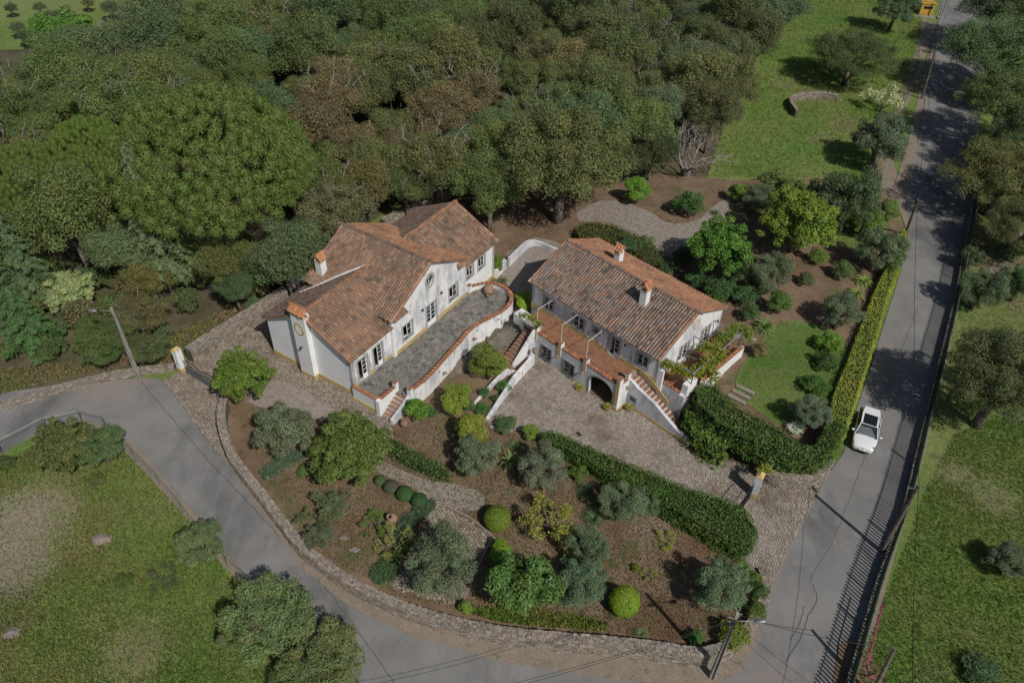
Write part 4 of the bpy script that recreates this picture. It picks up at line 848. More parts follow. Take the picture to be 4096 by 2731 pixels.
for x in (2.62, 5.3): MB().tube([(x, -.05, 2.35), (x, -.42, 2.25)], [.075, .10], 8).build('water_spout', 'clay', T2)
MB().tube([(8.87, .9, 2.5), (9.2, .9, 2.42)], [.07, .09], 8).build('water_spout', 'clay', T2)
# ---- right stairs
S2 = thing('stairs', 'long straight brick stairs descending from the red terrace to the courtyard', 'stairs', (*L2(0, 0)[:2], 0), R(A2)); refresh()
NS = 16
for i in range(NS):
    x = 8.62 + .36 * i; z = 2.88 - .163 * (i + 1)
    s_ = MB().box(x, x + .38, 1.42, 2.47, -.2, z - .03).build('step', 'whitewash', S2); MB().box(x + .05, x + .36, 1.43, 2.46, z - .028, z).build('tread', 'terracotta', s_)
prof = [(8.87, -.3), (14.75, -.3), (14.75, .95), (14.4, .98), (13.6, 1.15), (12.2, 1.85), (11.4, 2.3), (10.9, 2.4), (9.7, 2.75), (9.1, 3.05), (8.87, 3.1)]
wall_panel(prof, [rect(9.12, 9.72, 1.05, 1.6)], 1.15, 1.4).build('outer_wall', 'whitewash_grimy', S2)
MB().box(9.12, 9.72, 1.42, 1.44, 1.05, 1.6)
window(S2, 'small_window', 9.12, 9.72, 1.05, 1.6, 1.15, -1, cols=1)
MB().box(8.9, 14.78, 1.125, 1.17, -.2, .58).build('skirting', 'ochre', S2)
MB().box(14.76, 15.0, 1.1, 1.45, -.2, .9).build('newel', 'whitewash_clean', S2)
wall_panel([(8.9, 2.9), (9.6, 2.85), (11.9, 1.4), (11.9, 1.9), (10.2, 3.0), (9.4, 3.35), (8.9, 3.4)], [], 2.4, 2.45).build('dado', 'ochre', S2)
# ---- left brick stairs with landing
S3 = thing('stairs', 'brick stairs between the rock and the leaning white wall, left of the red terrace', 'stairs', (*L2(0, 0)[:2], 0), R(A2)); refresh()
wall_panel([(.3, -.2), (.3, 3.45), (-.05, 3.35), (-2.5, .95), (-2.6, .5), (-2.6, -.2)], [], -.28, -.06, 'x').build('side_wall', 'whitewash', S3)
for i in range(11):
    y = .75 - .31 * i; z = 2.86 - .19 * (i + 1)
    s_ = MB().box(-1.5, -.3, y - .31, y, -.1, z - .03).build('step', 'stone', S3); MB().box(-1.48, -.32, y - .29, y - .03, z - .028, z).build('tread', 'terracotta', s_)
MB().box(-2.0, -.3, .76, 2.4, 0, 2.84).build('top_landing', 'terracotta', S3)
MB().box(-1.3, .55, -3.35, -2.62, -.2, .74).build('landing', 'terracotta', S3); MB().box(-.05, .55, -2.6, -.9, -.2, .735).build('landing', 'terracotta', S3)
for i in range(4): y = -.88 + .28 * i; MB().box(-.04, .56, y, y + .27, -.2, .58 - .14 * i).build('step', 'terracotta', S3)
tag(MB().box(-3.2, -2.0, .6, 1.6, 1.4, 2.9).build('garden_wall', 'whitewash'), 'stubby white wall beside the left end of the long house', 'wall'); o = col.objects[-1]; o.matrix_world = H2.matrix_world
# ---- vine terrace
T3 = thing('terrace', 'side terrace with red floor and vine pergola at the gable of the long house', 'terrace', (*L2(0, 0)[:2], 0), R(A2)); refresh()
def t3b(name, mat, *b): return MB().box(*b).build(name, mat, T3)
t3b('floor_slab', 'terracotta', XR + .03, 12.95, 3.0, 11.0, 2.5, 2.8)
t3b('front_wall', 'whitewash_grimy', XR - .3, 12.9, 2.72, 2.98, -.3, 2.95)
t3b('side_wall', 'whitewash_clean', 12.96, 13.2, 4.7, 10.6, .8, 3.4)
parapet([(XR + .1, 2.85), (12.5, 2.85)], 2.96, 3.02, .2, 'whitewash', par=T3); parapet([(13.08, 4.8), (13.08, 10.5)], 3.401, 3.41, .24, 'whitewash', par=T3)
t3b('pillar', 'whitewash_clean', 12.45, 12.95, 2.95, 4.2, 1.5, 3.95); t3b('corner_buttress', 'whitewash_clean', XR + .02, XR + .5, 2.5, 2.7, 2.2, 4.4)
for y in (3.4, 7.2, 10.0): MB().tube([(12.9, y, 2.8), (12.9, y, 5.0)], .05, 6).build('pergola_post', 'grey_paint', T3); MB().tube([(XR + .05, y - .2, 5.0), (12.9, y, 5.02)], .05, 6).build('pergola_beam', 'grey_paint', T3)
MB().tube([(12.9, 3.2, 5.08), (12.9, 10.2, 5.08)], .06, 6).build('pergola_beam', 'grey_paint', T3)
MB().tube([(XR + .6, 5.0, 2.8), (XR + .6, 5.0, 4.7), (XR + 1.6, 5.2, 4.7)], .03, 6).build('pergola_post', 'grey_paint', T3)
ta = thing('garden_table', 'red-brown table on the side terrace under the vine', 'table', (*L2(11.9, 6.2)[:2], 2.8), R(A2))
MB().box(-.5, .5, -.8, .8, .68, .73).build('tabletop', 'wood', ta)
for sx in (-1, 1):
    for sy in (-1, 1): MB().box(sx * .42 - .03, sx * .42 + .03, sy * .7 - .03, sy * .7 + .03, 0, .68).build('leg', 'wood', ta)

# ================================================================== vegetation
M('hedge_core', (.018, .03, .010), None, rough=1, fine=.3, fscale=10)
def unit(a): return a / (np.linalg.norm(a, axis=-1, keepdims=True) + 1e-9)
def leafmesh(name, pos, nrm, size, asp, tint, mat='leaf', up=None, jitter=.35):
    n = len(pos); size = size * rng.uniform(1 - jitter, 1 + jitter, n)[:, None]
    a = rng.normal(0, 1, (n, 3)) if up is None else up + rng.normal(0, .25, (n, 3)); a = unit(a - nrm * (a * nrm).sum(-1, keepdims=True)); b = np.cross(nrm, a)
    L, W = size * .5, size * .5 * asp
    v = np.stack([pos - a * L, pos + b * W + nrm * L * .12, pos + a * L, pos - b * W + nrm * L * .12], 1).reshape(-1, 3)
    return fastmesh(name, v, np.arange(4 * n).reshape(n, 4), mat, tint)
def vary(n, amt=.22, warm=.15):
    t = np.ones((n, 3)) * rng.uniform(1 - amt, 1 + amt, (n, 1)); w = rng.uniform(-warm, warm, (n, 1)); t[:, 0:1] *= 1 + w * 1.2; t[:, 2:3] *= 1 - w; return t
def blobs_to_leaves(C, Rr, n, spread=(.70, 1.08), upb=.50, cull=.62, bvar=.16, dirb=.75, low=-.75):
    C = np.array(C, float); Rr = np.array(Rr, float); Rr = Rr if Rr.ndim == 2 else np.stack([Rr] * 3, 1)
    w = (Rr ** 2).mean(1); w /= w.sum(); k = rng.choice(len(C), int(n * 1.7), p=w); d = unit(rng.normal(0, 1, (len(k), 3))); ok = d[:, 2] > low; k, d = k[ok], d[ok]
    p = C[k] + d * Rr[k] * rng.uniform(*spread, (len(k), 1))
    keep = np.ones(len(k), bool)
    for j in range(len(C)):
        q = np.linalg.norm((p - C[j]) / Rr[j], axis=1); keep &= ~((q < cull) & (k != j))
    p, d, k = p[keep][:n], d[keep][:n], k[keep][:n]
    nr = unit(d * dirb + rng.normal(0, .55, d.shape) + [0, 0, upb]); bt = rng.uniform(1 - bvar, 1 + bvar, (len(C), 1)) * np.ones((1, 3)); bt[:, 0] *= rng.uniform(.92, 1.1, len(C))
    return p, nr, vary(len(p)) * bt[k]
def grow(m, p, d, L, r, depth, tips, seg=4, spread=.7, kids=3, up=.15, shrink=.68):
    p = Vector(p); d = Vector(d).normalized(); mid = p + d * L * .5 + Vector(rng.normal(0, L * .06, 3)); d2 = (d + Vector(rng.normal(0, .18, 3)) + Vector((0, 0, up))).normalized(); e = mid + d2 * L * .5
    m.tube([p, mid, e], [r, r * .8, r * .62], seg if depth > 1 else 3, False)
    if depth == 0: tips.append(e); return
    for k in range(kids):
        nd = (d2 + Vector(rng.normal(0, spread, 3))).normalized(); nd.z += up * .5; grow(m, e, nd, L * shrink * random.uniform(.8, 1.15), r * .6, depth - 1, tips, seg, spread, kids, up, shrink)
    tips.append(e)
PROTO = {}
def trunkmesh(h, r, R_, nl=5, mat='bark', lean=.25):
    m = MB(); top = Vector((rng.normal(0, lean), rng.normal(0, lean), h * .55)); m.tube([(0, 0, -.4), (top.x * .3, top.y * .3, h * .25), top], [r * 1.25, r, r * .8], 7)
    for k in range(nl):
        th = 2 * math.pi * (k + random.random() * .6) / nl; e = top + Vector((math.cos(th) * R_ * .62, math.sin(th) * R_ * .62, h * .42 + random.uniform(-.3, .4))); md = (top + e) / 2 + Vector((0, 0, .25))
        m.tube([top, md, e], [r * .6, r * .38, r * .12], 5, False)
        for j in range(2):
            e2 = md + Vector(rng.normal(0, R_ * .28, 3)) + Vector((math.cos(th) * R_ * .3, math.sin(th) * R_ * .3, .5)); m.tube([md, (md + e2) / 2 + Vector((0, 0, .1)), e2], [r * .28, r * .18, r * .06], 4, False)
    o = m.build('trunk', mat, None, True); me = o.data; bpy.data.objects.remove(o); return me
def dome_blobs(n, R_, Rz, hc, br=(.22, .36), shell=(.5, .82), low=-.35):
    d = unit(rng.normal(0, 1, (n * 3, 3))); d = d[d[:, 2] > low][:n]; s = rng.uniform(*shell, (len(d), 1)); C = d * s * [R_, R_, Rz] + [0, 0, hc]; r = R_ * rng.uniform(*br, len(d)); C[:, :2] += rng.normal(0, R_ * .05, (len(d), 2)); return C, np.stack([r, r, r * .8], 1)
def proto(kind, R_, hc, meshes): PROTO.setdefault(kind, []).append((R_, hc, meshes))
def limbs(R_, hc, Rz):      # pale bare limbs standing out of a crown
    m = MB(); tips = []
    for k in range(7):
        th = k * 2.4; q = (math.cos(th) * R_ * .62, math.sin(th) * R_ * .62, hc + Rz * .45); grow(m, q, (math.cos(th) * .5 + rng.normal(0, .3), math.sin(th) * .5, .8), .9, .045, 2, tips, 4, .7, 3, .0, .7)
    o = m.build('limbs', 'pale_bark'); me = o.data; bpy.data.objects.remove(o); return me
def make_protos():
    for i in range(4):    # forest crowns, seen from far
        Rz = 2.5 + .2 * i; C, r = dome_blobs(60 + 8 * i, 3.4, Rz, 5.0, (.15, .32), (.35, .95)); p, n, t = blobs_to_leaves(C, r, 27000, spread=(.5, 1.12), cull=.5, bvar=.2)
        proto('forest', 3.4, 5.0, [('trunk', trunkmesh(5, .22, 3.3)), ('crown', leafmesh('crown', p, n, .135, .62, t))] + ([('limbs', limbs(3.2, 5.0, Rz))] if i == 1 else []))
    for i in range(2):
        C, r = dome_blobs(150, 5.7, 3.6, 6.4, (.09, .21), (.4, .95)); p, n, t = blobs_to_leaves(C, r, 56000, spread=(.5, 1.12), cull=.55)
        proto('oak', 5.6, 6.4, [('trunk', trunkmesh(6.2, .42, 5.0, 7)), ('crown', leafmesh('crown', p, n, .155, .57, t))])
    for i in range(3):
        C, r = dome_blobs(60 + 6 * i, 2.3, 1.9, 2.55, (.13, .27), (.4, .92), -.6); p, n, t = blobs_to_leaves(C, r, 20000, upb=.4, spread=(.6, 1.12), cull=.5)
        proto('olive', 2.3, 2.55, [('trunk', trunkmesh(2.6, .2, 2.0, 4, 'bark', .1)), ('crown', leafmesh('crown', p, n, .15, .36, t * [1, 1, 1.05]))])
    for i in range(2):
        C, r = dome_blobs(22, 1.6, 1.45, 1.75, (.26, .38), (.4, .75), -.8); p, n, t = blobs_to_leaves(C, r, 9000, cull=.6)
        proto('citrus', 1.6, 1.75, [('trunk', trunkmesh(1.6, .09, 1.2, 4)), ('crown', leafmesh('crown', p, n, .12, .55, t, 'leaf_glossy'))])
    C, r = dome_blobs(130, 3.0, 2.6, 3.4, (.10, .22), (.25, .95), -.5); p, n, t = blobs_to_leaves(C, r, 22000, cull=.62, spread=(.55, 1.12))
    proto('laurel', 3.0, 3.4, [('trunk', trunkmesh(3, .16, 2.4)), ('crown', leafmesh('crown', p, n, .19, .6, t, 'leaf'))])
    C, r = dome_blobs(64, 2.9, 2.2, 3.1, (.16, .28), (.15, .92), -.3); p, n, t = blobs_to_leaves(C, r, 12000, cull=.5, spread=(.5, 1.1))
    proto('loquat', 2.9, 3.1, [('trunk', trunkmesh(3, .14, 2.4)), ('crown', leafmesh('crown', p, n, .34, .34, t, 'leaf_glossy'))])
    for i in range(2):
        C, r = dome_blobs(26, 1.0, .8, .8, (.25, .4), (.4, .8), -.4); p, n, t = blobs_to_leaves(C, r, 3800, cull=.55)
        proto('shrub', 1.0, .8, [('crown', leafmesh('crown', p, n, .12, .5, t))])
    p, n, t = blobs_to_leaves([(0, 0, .85)], [(1, 1, .92)], 9000, spread=(.93, 1.02), bvar=0, low=-.9, dirb=1.5)
    core = MB().lathe([(0.01, .02), (.6, .15), (.9, .7), (.75, 1.35), (.35, 1.66), (.01, 1.72)], 16); o = core.build('core', 'hedge_core', None, True); cm = o.data; bpy.data.objects.remove(o)
    proto('ball', 1.0, .85, [('crown', leafmesh('crown', p, n, .085, .6, t, 'leaf')), ('light_block_core', cm)])  # unseen solid core inside the clipped ball, added to stop light passing
    # umbrella pine: broad flattened dome of needle clumps
    d = unit(rng.normal(0, 1, (9000, 3))); d = d[d[:, 2] > -.15]; sel = []
    for q_ in d:
        if all(np.linalg.norm(q_ - w_) > .098 for w_ in sel): sel.append(q_)
        if len(sel) >= 640: break
    d = np.array(sel); C = d * [9.0, 9.0, 5.2] * rng.uniform(.9, 1.04, (len(d), 1)) + [0, 0, 7.0]; r = rng.uniform(.55, .86, len(d)); rr = np.stack([r, r, r * .8], 1)
    p, n, t = blobs_to_leaves(C, rr, 170000, spread=(.6, 1.06), upb=.1, cull=.7, bvar=.11, low=-.5, dirb=1.6)
    proto('pine', 10.0, 9.2, [('trunk', trunkmesh(9, .5, 6.5, 8)), ('crown', leafmesh('crown', p, n, .19, .34, t ** .6, 'leaf'))])
    # cedar: tiers of drooping boughs
    P_, N_, B_ = [], [], MB()
    for k in range(120):
        h = 1.2 + 9.6 * (k / 120) ** .9; rad = 3.5 * (1 - h / 12.2) + .25; th = k * 2.4 + random.random(); dr = Vector((math.cos(th), math.sin(th), 0)); side = Vector((-dr.y, dr.x, 0))
        B_.tube([(0, 0, h + .3), tuple(dr * rad * .6 + Vector((0, 0, h + .25))), tuple(dr * rad + Vector((0, 0, h - .25)))], [.07, .04, .015], 3, False)
        m_ = int(120 * rad + 25); s = rng.uniform(.15, 1.08, m_) ** .8; wdt = rng.normal(0, .22, m_) * (1.25 - s) * rad
        pp = np.array(dr)[None] * (s * rad)[:, None] + np.array(side)[None] * wdt[:, None] + np.array([0, 0, 1])[None] * (h + .28 - .5 * s ** 2 - .28 * np.abs(wdt) + rng.normal(0, .05, m_))[:, None]
        P_.append(pp); N_.append(unit(np.tile([0, 0, 1.], (m_, 1)) + np.array(dr) * .35 + rng.normal(0, .35, (m_, 3))))
    B_.tube([(0, 0, -.3), (0, 0, 6), (0, 0, 11.2)], [.28, .17, .03], 7); o = B_.build('trunk', 'bark'); tm = o.data; bpy.data.objects.remove(o); p = np.concatenate(P_); n = np.concatenate(N_)
    proto('cedar', 3.6, 5.5, [('trunk', tm), ('crown', leafmesh('crown', p, n, .26, .22, vary(len(p), .25, .1)))])
    for i in range(2):    # open trees
        m = MB(); tips = []
        for k in range(4): grow(m, (0, 0, .5), (math.cos(k * 1.6 + i), math.sin(k * 1.6 + i), 1.0), 1.1, .07, 3, tips, 4, .55, 3, .12)
        m.tube([(0, 0, -.2), (0, 0, .55)], [.12, .1], 6); o = m.build('trunk', 'bark'); tm = o.data; bpy.data.objects.remove(o); T = np.array(tips)
        k = rng.integers(0, len(T), 2300); p = T[k] + rng.normal(0, .13, (2300, 3)); n = unit(rng.normal(0, 1, p.shape) + [0, 0, .8])
        proto('open', 2.2, 2.2, [('trunk', tm), ('crown', leafmesh('crown', p, n, .17, .5, vary(len(p))))])
    m = MB(); tips = []
    for k in range(6): grow(m, (0, 0, .9), (math.cos(k * 1.05), math.sin(k * 1.05), 1.0), 1.7, .13, 4, tips, 4, .5, 3, .08, .7)
    m.tube([(0, 0, -.3), (.1, 0, .95)], [.3, .25], 7); o = m.build('trunk', 'pale_bark'); tm = o.data; bpy.data.objects.remove(o)
    proto('bare', 4.2, 3.6, [('trunk', tm)])
    # rosettes
    def rosette(nb, L, w, curve, col0, col1=None, up=(.15, 1.3)):
        vs, fs, tt = [], [], []
        for k in range(nb):
            th = k * 2.4; el = up[0] + (up[1] - up[0]) * (k / nb); l = L * random.uniform(.8, 1.1); dr = np.array([math.cos(th), math.sin(th)]); sd = np.array([-dr[1], dr[0], 0]); c = np.array([0, 0, .12]); o = len(vs); S = 5
            for s in range(S):
                q = s / (S - 1); a = el - curve * q * q; c = c + np.array([*(dr * math.cos(a)), math.sin(a)]) * (l / (S - 1)) * (s > 0); ww = w * (1 - q ** 1.6) * (.6 + .8 * q if q < .5 else 1) + .003
                vs += [c - sd * ww / 2, c - sd * ww * .2 + [0, 0, -.01], c + sd * ww * .2 + [0, 0, -.01], c + sd * ww / 2]
            for s in range(S - 1):
                for e in range(3):
                    fs.append((o + 4 * s + e, o + 4 * s + e + 1, o + 4 * s + 5 + e, o + 4 * s + 4 + e)); cc = np.array(col1 if (col1 and e != 1) else col0); tt.append(cc * random.uniform(.85, 1.15))
        return fastmesh('leaves', np.array(vs), np.array(fs), 'leaf', np.array(tt))
    proto('yucca', .8, .45, [('leaves', rosette(90, .85, .05, .9, (1, 1, 1)))]); proto('agave', 1.0, .5, [('leaves', rosette(34, 1.35, .16, 2.0, (1, 1, 1), (3.4, 2.6, 1.6)))]); proto('fan', .9, .6, [('leaves', rosette(60, .95, .12, 1.2, (1, 1, 1)))])
make_protos()
BOOST = (1.52, 1.66, 1.28)
def plant(kind, p, r, colr, label, name='tree', cat='tree', group=None, hs=1.0, fn=Gin, var=None, rs=1.0, rot=None):
    pr = PROTO[kind]; R_, hc, meshes = pr[random.randrange(len(pr)) if var is None else var]; px, py = V(*p); z = 1.5; k = .5
    for _ in range(14):
        q = at(px, py, z); dist = np.linalg.norm(q - CAMP); k = .5 * k + .5 * (r * 1.7415 * dist / FPX) / R_; g = float(fn(q[0], q[1])); z = g + hc * k * hs
    q = at(px, py, z); root = thing(name, label, cat, (q[0], q[1], float(fn(q[0], q[1]))), random.uniform(0, 6.28) if rot is None else rot, group)
    for nm, me in meshes:
        o = link(nm, me, root)
        if nm == 'limbs': o['kind'] = 'stuff'
        o.scale = (k * rs, k * rs, k * hs)
        if nm in ('crown', 'leaves'): o.color = (*[c * b_ * random.uniform(.93, 1.07) for c, b_ in zip(colr, BOOST)], 1)
    return root
GREY = (.105, .125, .085); OLV = (.115, .125, .045); BRN = (.132, .102, .062); DKG = (.060, .082, .035); GRN = (.085, .15, .03); LIME = (.19, .24, .03); OLI = (.125, .15, .105); YEL = (.20, .185, .05)
# ---- named garden and field plants
L_ = [
 ('laurel', (558, 858), 68, (.10, .135, .03), 'glossy yellow-green tree beside the iron gate, leaning over the curved wall', 'tree', 'tree', .9),
 ('olive', (650, 985), 68, OLI, 'grey-green olive tree left of the broad olive-yellow tree', 'olive_tree', 'tree', 1),
 ('laurel', (800, 1030), 94, (.088, .105, .032), 'broad olive-yellow tree with fine foliage in the left of the garden', 'tree', 'tree', .8),
 ('open', (735, 1165), 60, (.10, .115, .06), 'ragged thin grey-green bush with dry branches under the broad olive-yellow tree', 'bush', 'bush', .6),
 ('open', (862, 1195), 34, (.10, .15, .03), 'small sparse green shrub with black shadows left of the buried jar', 'shrub', 'shrub', .8),
 ('open', (905, 1235), 44, (.19, .2, .07), 'crooked bare-limbed young tree with few yellow leaves by the iris bed', 'tree', 'tree', .9),
 ('olive', (1015, 1290), 84, (.105, .135, .085), 'largest olive tree of the garden, overhanging the cobbled path', 'olive_tree', 'tree', 1),
 ('loquat', (1200, 1340), 86, (.066, .115, .036), 'big-leaved deep green loquat tree near the bottom of the garden', 'tree', 'tree', 1),
 ('citrus', (1152, 1262), 30, (.13, .20, .03), 'small bright green tree at the top edge of the big-leaved tree', 'tree', 'tree', 1),
 ('olive', (1352, 1255), 50, (.095, .13, .085), 'upper one of two olive trees beside the big-leaved tree', 'olive_tree', 'tree', 1.1),
 ('olive', (1332, 1335), 62, (.10, .13, .09), 'lower one of two olive trees beside the big-leaved tree', 'olive_tree', 'tree', 1),
 ('olive', (1655, 1342), 64, (.12, .15, .11), 'lone olive tree behind the utility pole at the garden corner', 'olive_tree', 'tree', 1),
 ('citrus', (1045, 912), 42, (.17, .18, .03), 'yellow-green citrus bush at the foot of the curving terrace wall', 'citrus_bush', 'bush', 1),
 ('citrus', (1122, 832), 48, (.12, .15, .03), 'dark fruit-laden citrus tree between terrace wall and brick stairs', 'citrus_tree', 'tree', 1.1),
 ('citrus', (1078, 985), 46, (.16, .17, .03), 'yellow-green bush just below the white planter walls', 'bush', 'bush', 1),
 ('olive', (1098, 1048), 55, OLI, 'olive tree below the yellow-green bush, casting a shadow on the gravel path', 'olive_tree', 'tree', 1),
 ('olive', (1248, 1072), 60, OLI, 'olive tree at the left end of the tall laurel hedge', 'olive_tree', 'tree', 1),
 ('open', (1262, 1180), 72, (.20, .19, .05), 'open yellow-leaved tree in the middle of the garden', 'tree', 'tree', .9),
 ('olive', (1432, 1148), 56, (.115, .145, .095), 'olive tree against the middle of the tall laurel hedge', 'olive_tree', 'tree', 1),
 ('olive', (1492, 1158), 28, (.10, .14, .09), 'small olive bush touching the laurel hedge', 'olive_bush', 'bush', 1),
 ('shrub', (1163, 975), 26, (.075, .11, .05), 'dark spreading shrub at the lower left corner of the courtyard', 'shrub', 'shrub', 1),
 ('citrus', (1218, 990), 22, (.13, .17, .03), 'small light bush left of the start of the laurel hedge', 'bush', 'bush', 1),
 ('shrub', (955, 942), 30, (.10, .18, .03), 'dense round bright green bush beside the terrace stairs', 'bush', 'bush', 1.3),
 ('shrub', (990, 948), 16, (.07, .12, .04), 'darker small bush hugging the round bright green one', 'bush', 'bush', 1),
 ('ball', (873, 1103), 13, (.06, .09, .045), 'smallest clipped ball, first of the row by the gravel path', 'clipped_bush', 'bush', .8),
 ('ball', (898, 1117), 17, (.075, .075, .065), 'greyish purple clipped ball, second of the row', 'clipped_bush', 'bush', .8),
 ('ball', (930, 1133), 19, (.04, .085, .03), 'largest dark green clipped ball of the row of four', 'clipped_bush', 'bush', .9),
 ('ball', (963, 1148), 18, (.035, .08, .028), 'clipped dark green ball next to the iris bed, last of the row', 'clipped_bush', 'bush', .9),
 ('ball', (1142, 1190), 30, (.11, .155, .022), 'big round clipped yellow-green bush by the cobbled path', 'clipped_bush', 'bush', 1),
 ('ball', (1434, 1380), 33, (.14, .20, .022), 'egg-shaped clipped lime-green bush on the bare soil', 'clipped_bush', 'bush', 1.15),
 ('yucca', (1347, 1122), 26, (.07, .11, .06), 'spiky yucca beside the olive at the laurel hedge', 'yucca', 'plant', 1),
 ('yucca', (1363, 1186), 30, (.085, .12, .07), 'largest spiky yucca, right of the yellow-leaved tree', 'yucca', 'plant', 1),
 ('yucca', (1472, 1452), 20, (.13, .16, .10), 'small grey aloe rosette near the road wall', 'aloe', 'plant', .8),
 ('yucca', (1708, 1300), 24, (.10, .15, .05), 'spiky rosette at the end of the laurel hedge', 'yucca', 'plant', 1),
 ('yucca', (1660, 1285), 20, (.06, .09, .05), 'dark spiky rosette behind the lone olive', 'yucca', 'plant', 1),
 ('agave', (1172, 1052), 32, (.055, .085, .05), 'tall yellow-striped agave between two olive trees', 'agave', 'plant', 1.3),
 ('shrub', (1732, 1328), 20, (.09, .13, .03), 'low shrub inside the wall at the courtyard entrance', 'shrub', 'shrub', 1),
 ('shrub', (1748, 1358), 22, (.065, .11, .03), 'dark low shrub in the curve of the wall', 'shrub', 'shrub', 1),
 ('shrub', (1735, 1400), 24, (.08, .11, .03), 'lowest of the three shrubs in the curve of the wall', 'shrub', 'shrub', 1),
 ('shrub', (1682, 1455), 36, (.13, .16, .03), 'light green bush right behind the concrete pole', 'bush', 'bush', .9),
 ('shrub', (1598, 1465), 19, (.06, .13, .03), 'small feathery green bush left of the pole at the wall', 'bush', 'bush', 1),
 ('open', (1528, 1235), 26, (.2, .22, .05), 'tiny sparse yellow-green seedling on the bare soil below the hedge', 'seedling', 'plant', .6),
 ('shrub', (1460, 1304), 11, (.12, .15, .03), 'little round plant on the bare soil above the egg-shaped bush', 'shrub', 'shrub', 1),
 ('open', (1492, 1318), 18, (.18, .2, .05), 'knee-high twiggy plant beside the little round one', 'seedling', 'plant', .6),
 ('shrub', (1113, 901), 14, (.055, .10, .045), 'rose bush on the white planter wall', 'rose_bush', 'bush', 1),
 ('shrub', (1078, 931), 16, (.06, .11, .045), 'rose bush at the low end of the planter', 'rose_bush', 'bush', 1),
 ('shrub', (1110, 941), 18, (.06, .12, .04), 'round bush at the open end of the planter', 'bush', 'bush', 1),
 ('shrub', (1158, 888), 18, (.065, .12, .035), 'rose bush under the terracotta landing', 'rose_bush', 'bush', 1),
 ('shrub', (1138, 914), 11, (.06, .10, .04), 'smallest rose bush in the middle of the planter', 'rose_bush', 'bush', 1),
 ('citrus', (1200, 690), 27, (.21, .27, .03), 'lime-green vine bush between terrace and the long house', 'vine_bush', 'bush', 1),
 ('shrub', (1212, 722), 14, (.17, .2, .05), 'pale green shrub on the rock below the vine bush', 'shrub', 'shrub', .8),
 ('yucca', (1124, 637), 13, (.11, .14, .06), 'middle yucca of those behind the terrace parapet', 'yucca', 'plant', 1),
 ('yucca', (1106, 642), 10, (.06, .07, .06), 'dark bluish yucca under the right wing windows', 'yucca', 'plant', 1),
 ('shrub', (1090, 646), 13, (.10, .13, .03), 'low plant under the right wing, next to the pillar', 'shrub', 'shrub', 1),
 ('yucca', (1155, 640), 15, (.10, .14, .06), 'yucca at the outer corner of the right wing', 'yucca', 'plant', 1),
 ('shrub', (1142, 610), 14, (.12, .18, .03), 'climber covering the corner of the right wing', 'climber', 'plant', 2.6),
 ('laurel', (1657, 566), 76, (.07, .135, .026), 'dense bright green round tree behind the long house', 'tree', 'tree', 1),
 ('laurel', (1838, 503), 84, (.115, .175, .028), 'light green spreading tree in the east garden', 'tree', 'tree', .9),
 ('olive', (1955, 455), 66, (.075, .10, .055), 'dark tree between the light green tree and the road', 'tree', 'tree', 1.2),
 ('shrub', (1880, 590), 22, (.12, .17, .03), 'light green bush at the foot of the spreading tree', 'bush', 'bush', 1),
 ('olive', (2022, 572), 52, (.10, .13, .09), 'olive tree at the upper end of the long roadside hedge', 'olive_tree', 'tree', 1),
 ('olive', (1768, 622), 52, (.115, .125, .085), 'greyish olive tree right of the dense bright round tree', 'olive_tree', 'tree', 1),
 ('citrus', (1790, 690), 30, (.07, .12, .03), 'dark green bush above the lawn', 'bush', 'bush', 1),
 ('olive', (1932, 712), 46, (.10, .13, .085), 'olive tree beside the striped agaves', 'olive_tree', 'tree', 1),
 ('agave', (1985, 640), 24, (.07, .10, .045), 'cream-striped agave by the hedge, upper of two', 'agave', 'plant', 1),
 ('agave', (1968, 668), 24, (.07, .10, .045), 'cream-striped agave by the hedge, lower of two', 'agave', 'plant', 1),
 ('shrub', (1905, 788), 28, (.11, .19, .03), 'light green leafy bush at the right edge of the lawn', 'bush', 'bush', 1),
 ('shrub', (1900, 830), 28, (.05, .085, .025), 'round dark bush below the light leafy one', 'bush', 'bush', .9),
 ('shrub', (1870, 886), 32, (.05, .095, .025), 'flat-topped dark clipped bush at the lower lawn', 'bush', 'bush', .7),
 ('olive', (1868, 945), 42, (.115, .145, .11), 'blue-grey olive at the lower corner of the lawn', 'olive_tree', 'tree', 1),
 ('shrub', (1748, 805), 22, (.17, .14, .09), 'dry brownish bush at the left edge of the lawn', 'bush', 'bush', 1),
 ('fan', (1760, 738), 30, (.12, .16, .06), 'fan palm behind the vine terrace', 'palm', 'palm', 1.2),
 ('shrub', (1582, 470), 36, (.055, .11, .03), 'round island of dark green shrubs in the gravel drive', 'bush', 'bush', 1),
 ('bare', (1590, 335), 96, (.2, .2, .2), 'leafless grey-branched tree behind the gravel drive', 'bare_tree', 'tree', 1),
 ('citrus', (1462, 432), 34, (.11, .19, .03), 'bright green young tree at the left end of the gravel drive', 'tree', 'tree', 1),
 ('yucca', (1643, 485), 14, (.10, .14, .07), 'small spiky plant on the soil beside the gravel drive', 'yucca', 'plant', 1),
 ('citrus', (1695, 440), 24, (.12, .17, .03), 'lime shrub beside the cactus bed', 'bush', 'bush', 1),
 ('shrub', (1440, 560), 30, (.06, .085, .045), 'grey-green creeping juniper behind the long house roof', 'juniper', 'bush', .7),
 ('shrub', (1500, 590), 34, (.07, .08, .03), 'dark creeping juniper behind the long house', 'juniper', 'bush', .6),
 ('shrub', (1598, 640), 30, (.05, .085, .035), 'dark green shrub at the rear wall of the long house', 'shrub', 'shrub', .8),
 ('shrub', (1655, 662), 36, (.055, .09, .04), 'feathery dark shrub under the greyish olive', 'shrub', 'shrub', .8),
 ('shrub', (1705, 680), 32, (.05, .09, .04), 'dark shrub right of the feathery one behind the pergola', 'shrub', 'shrub', .8),
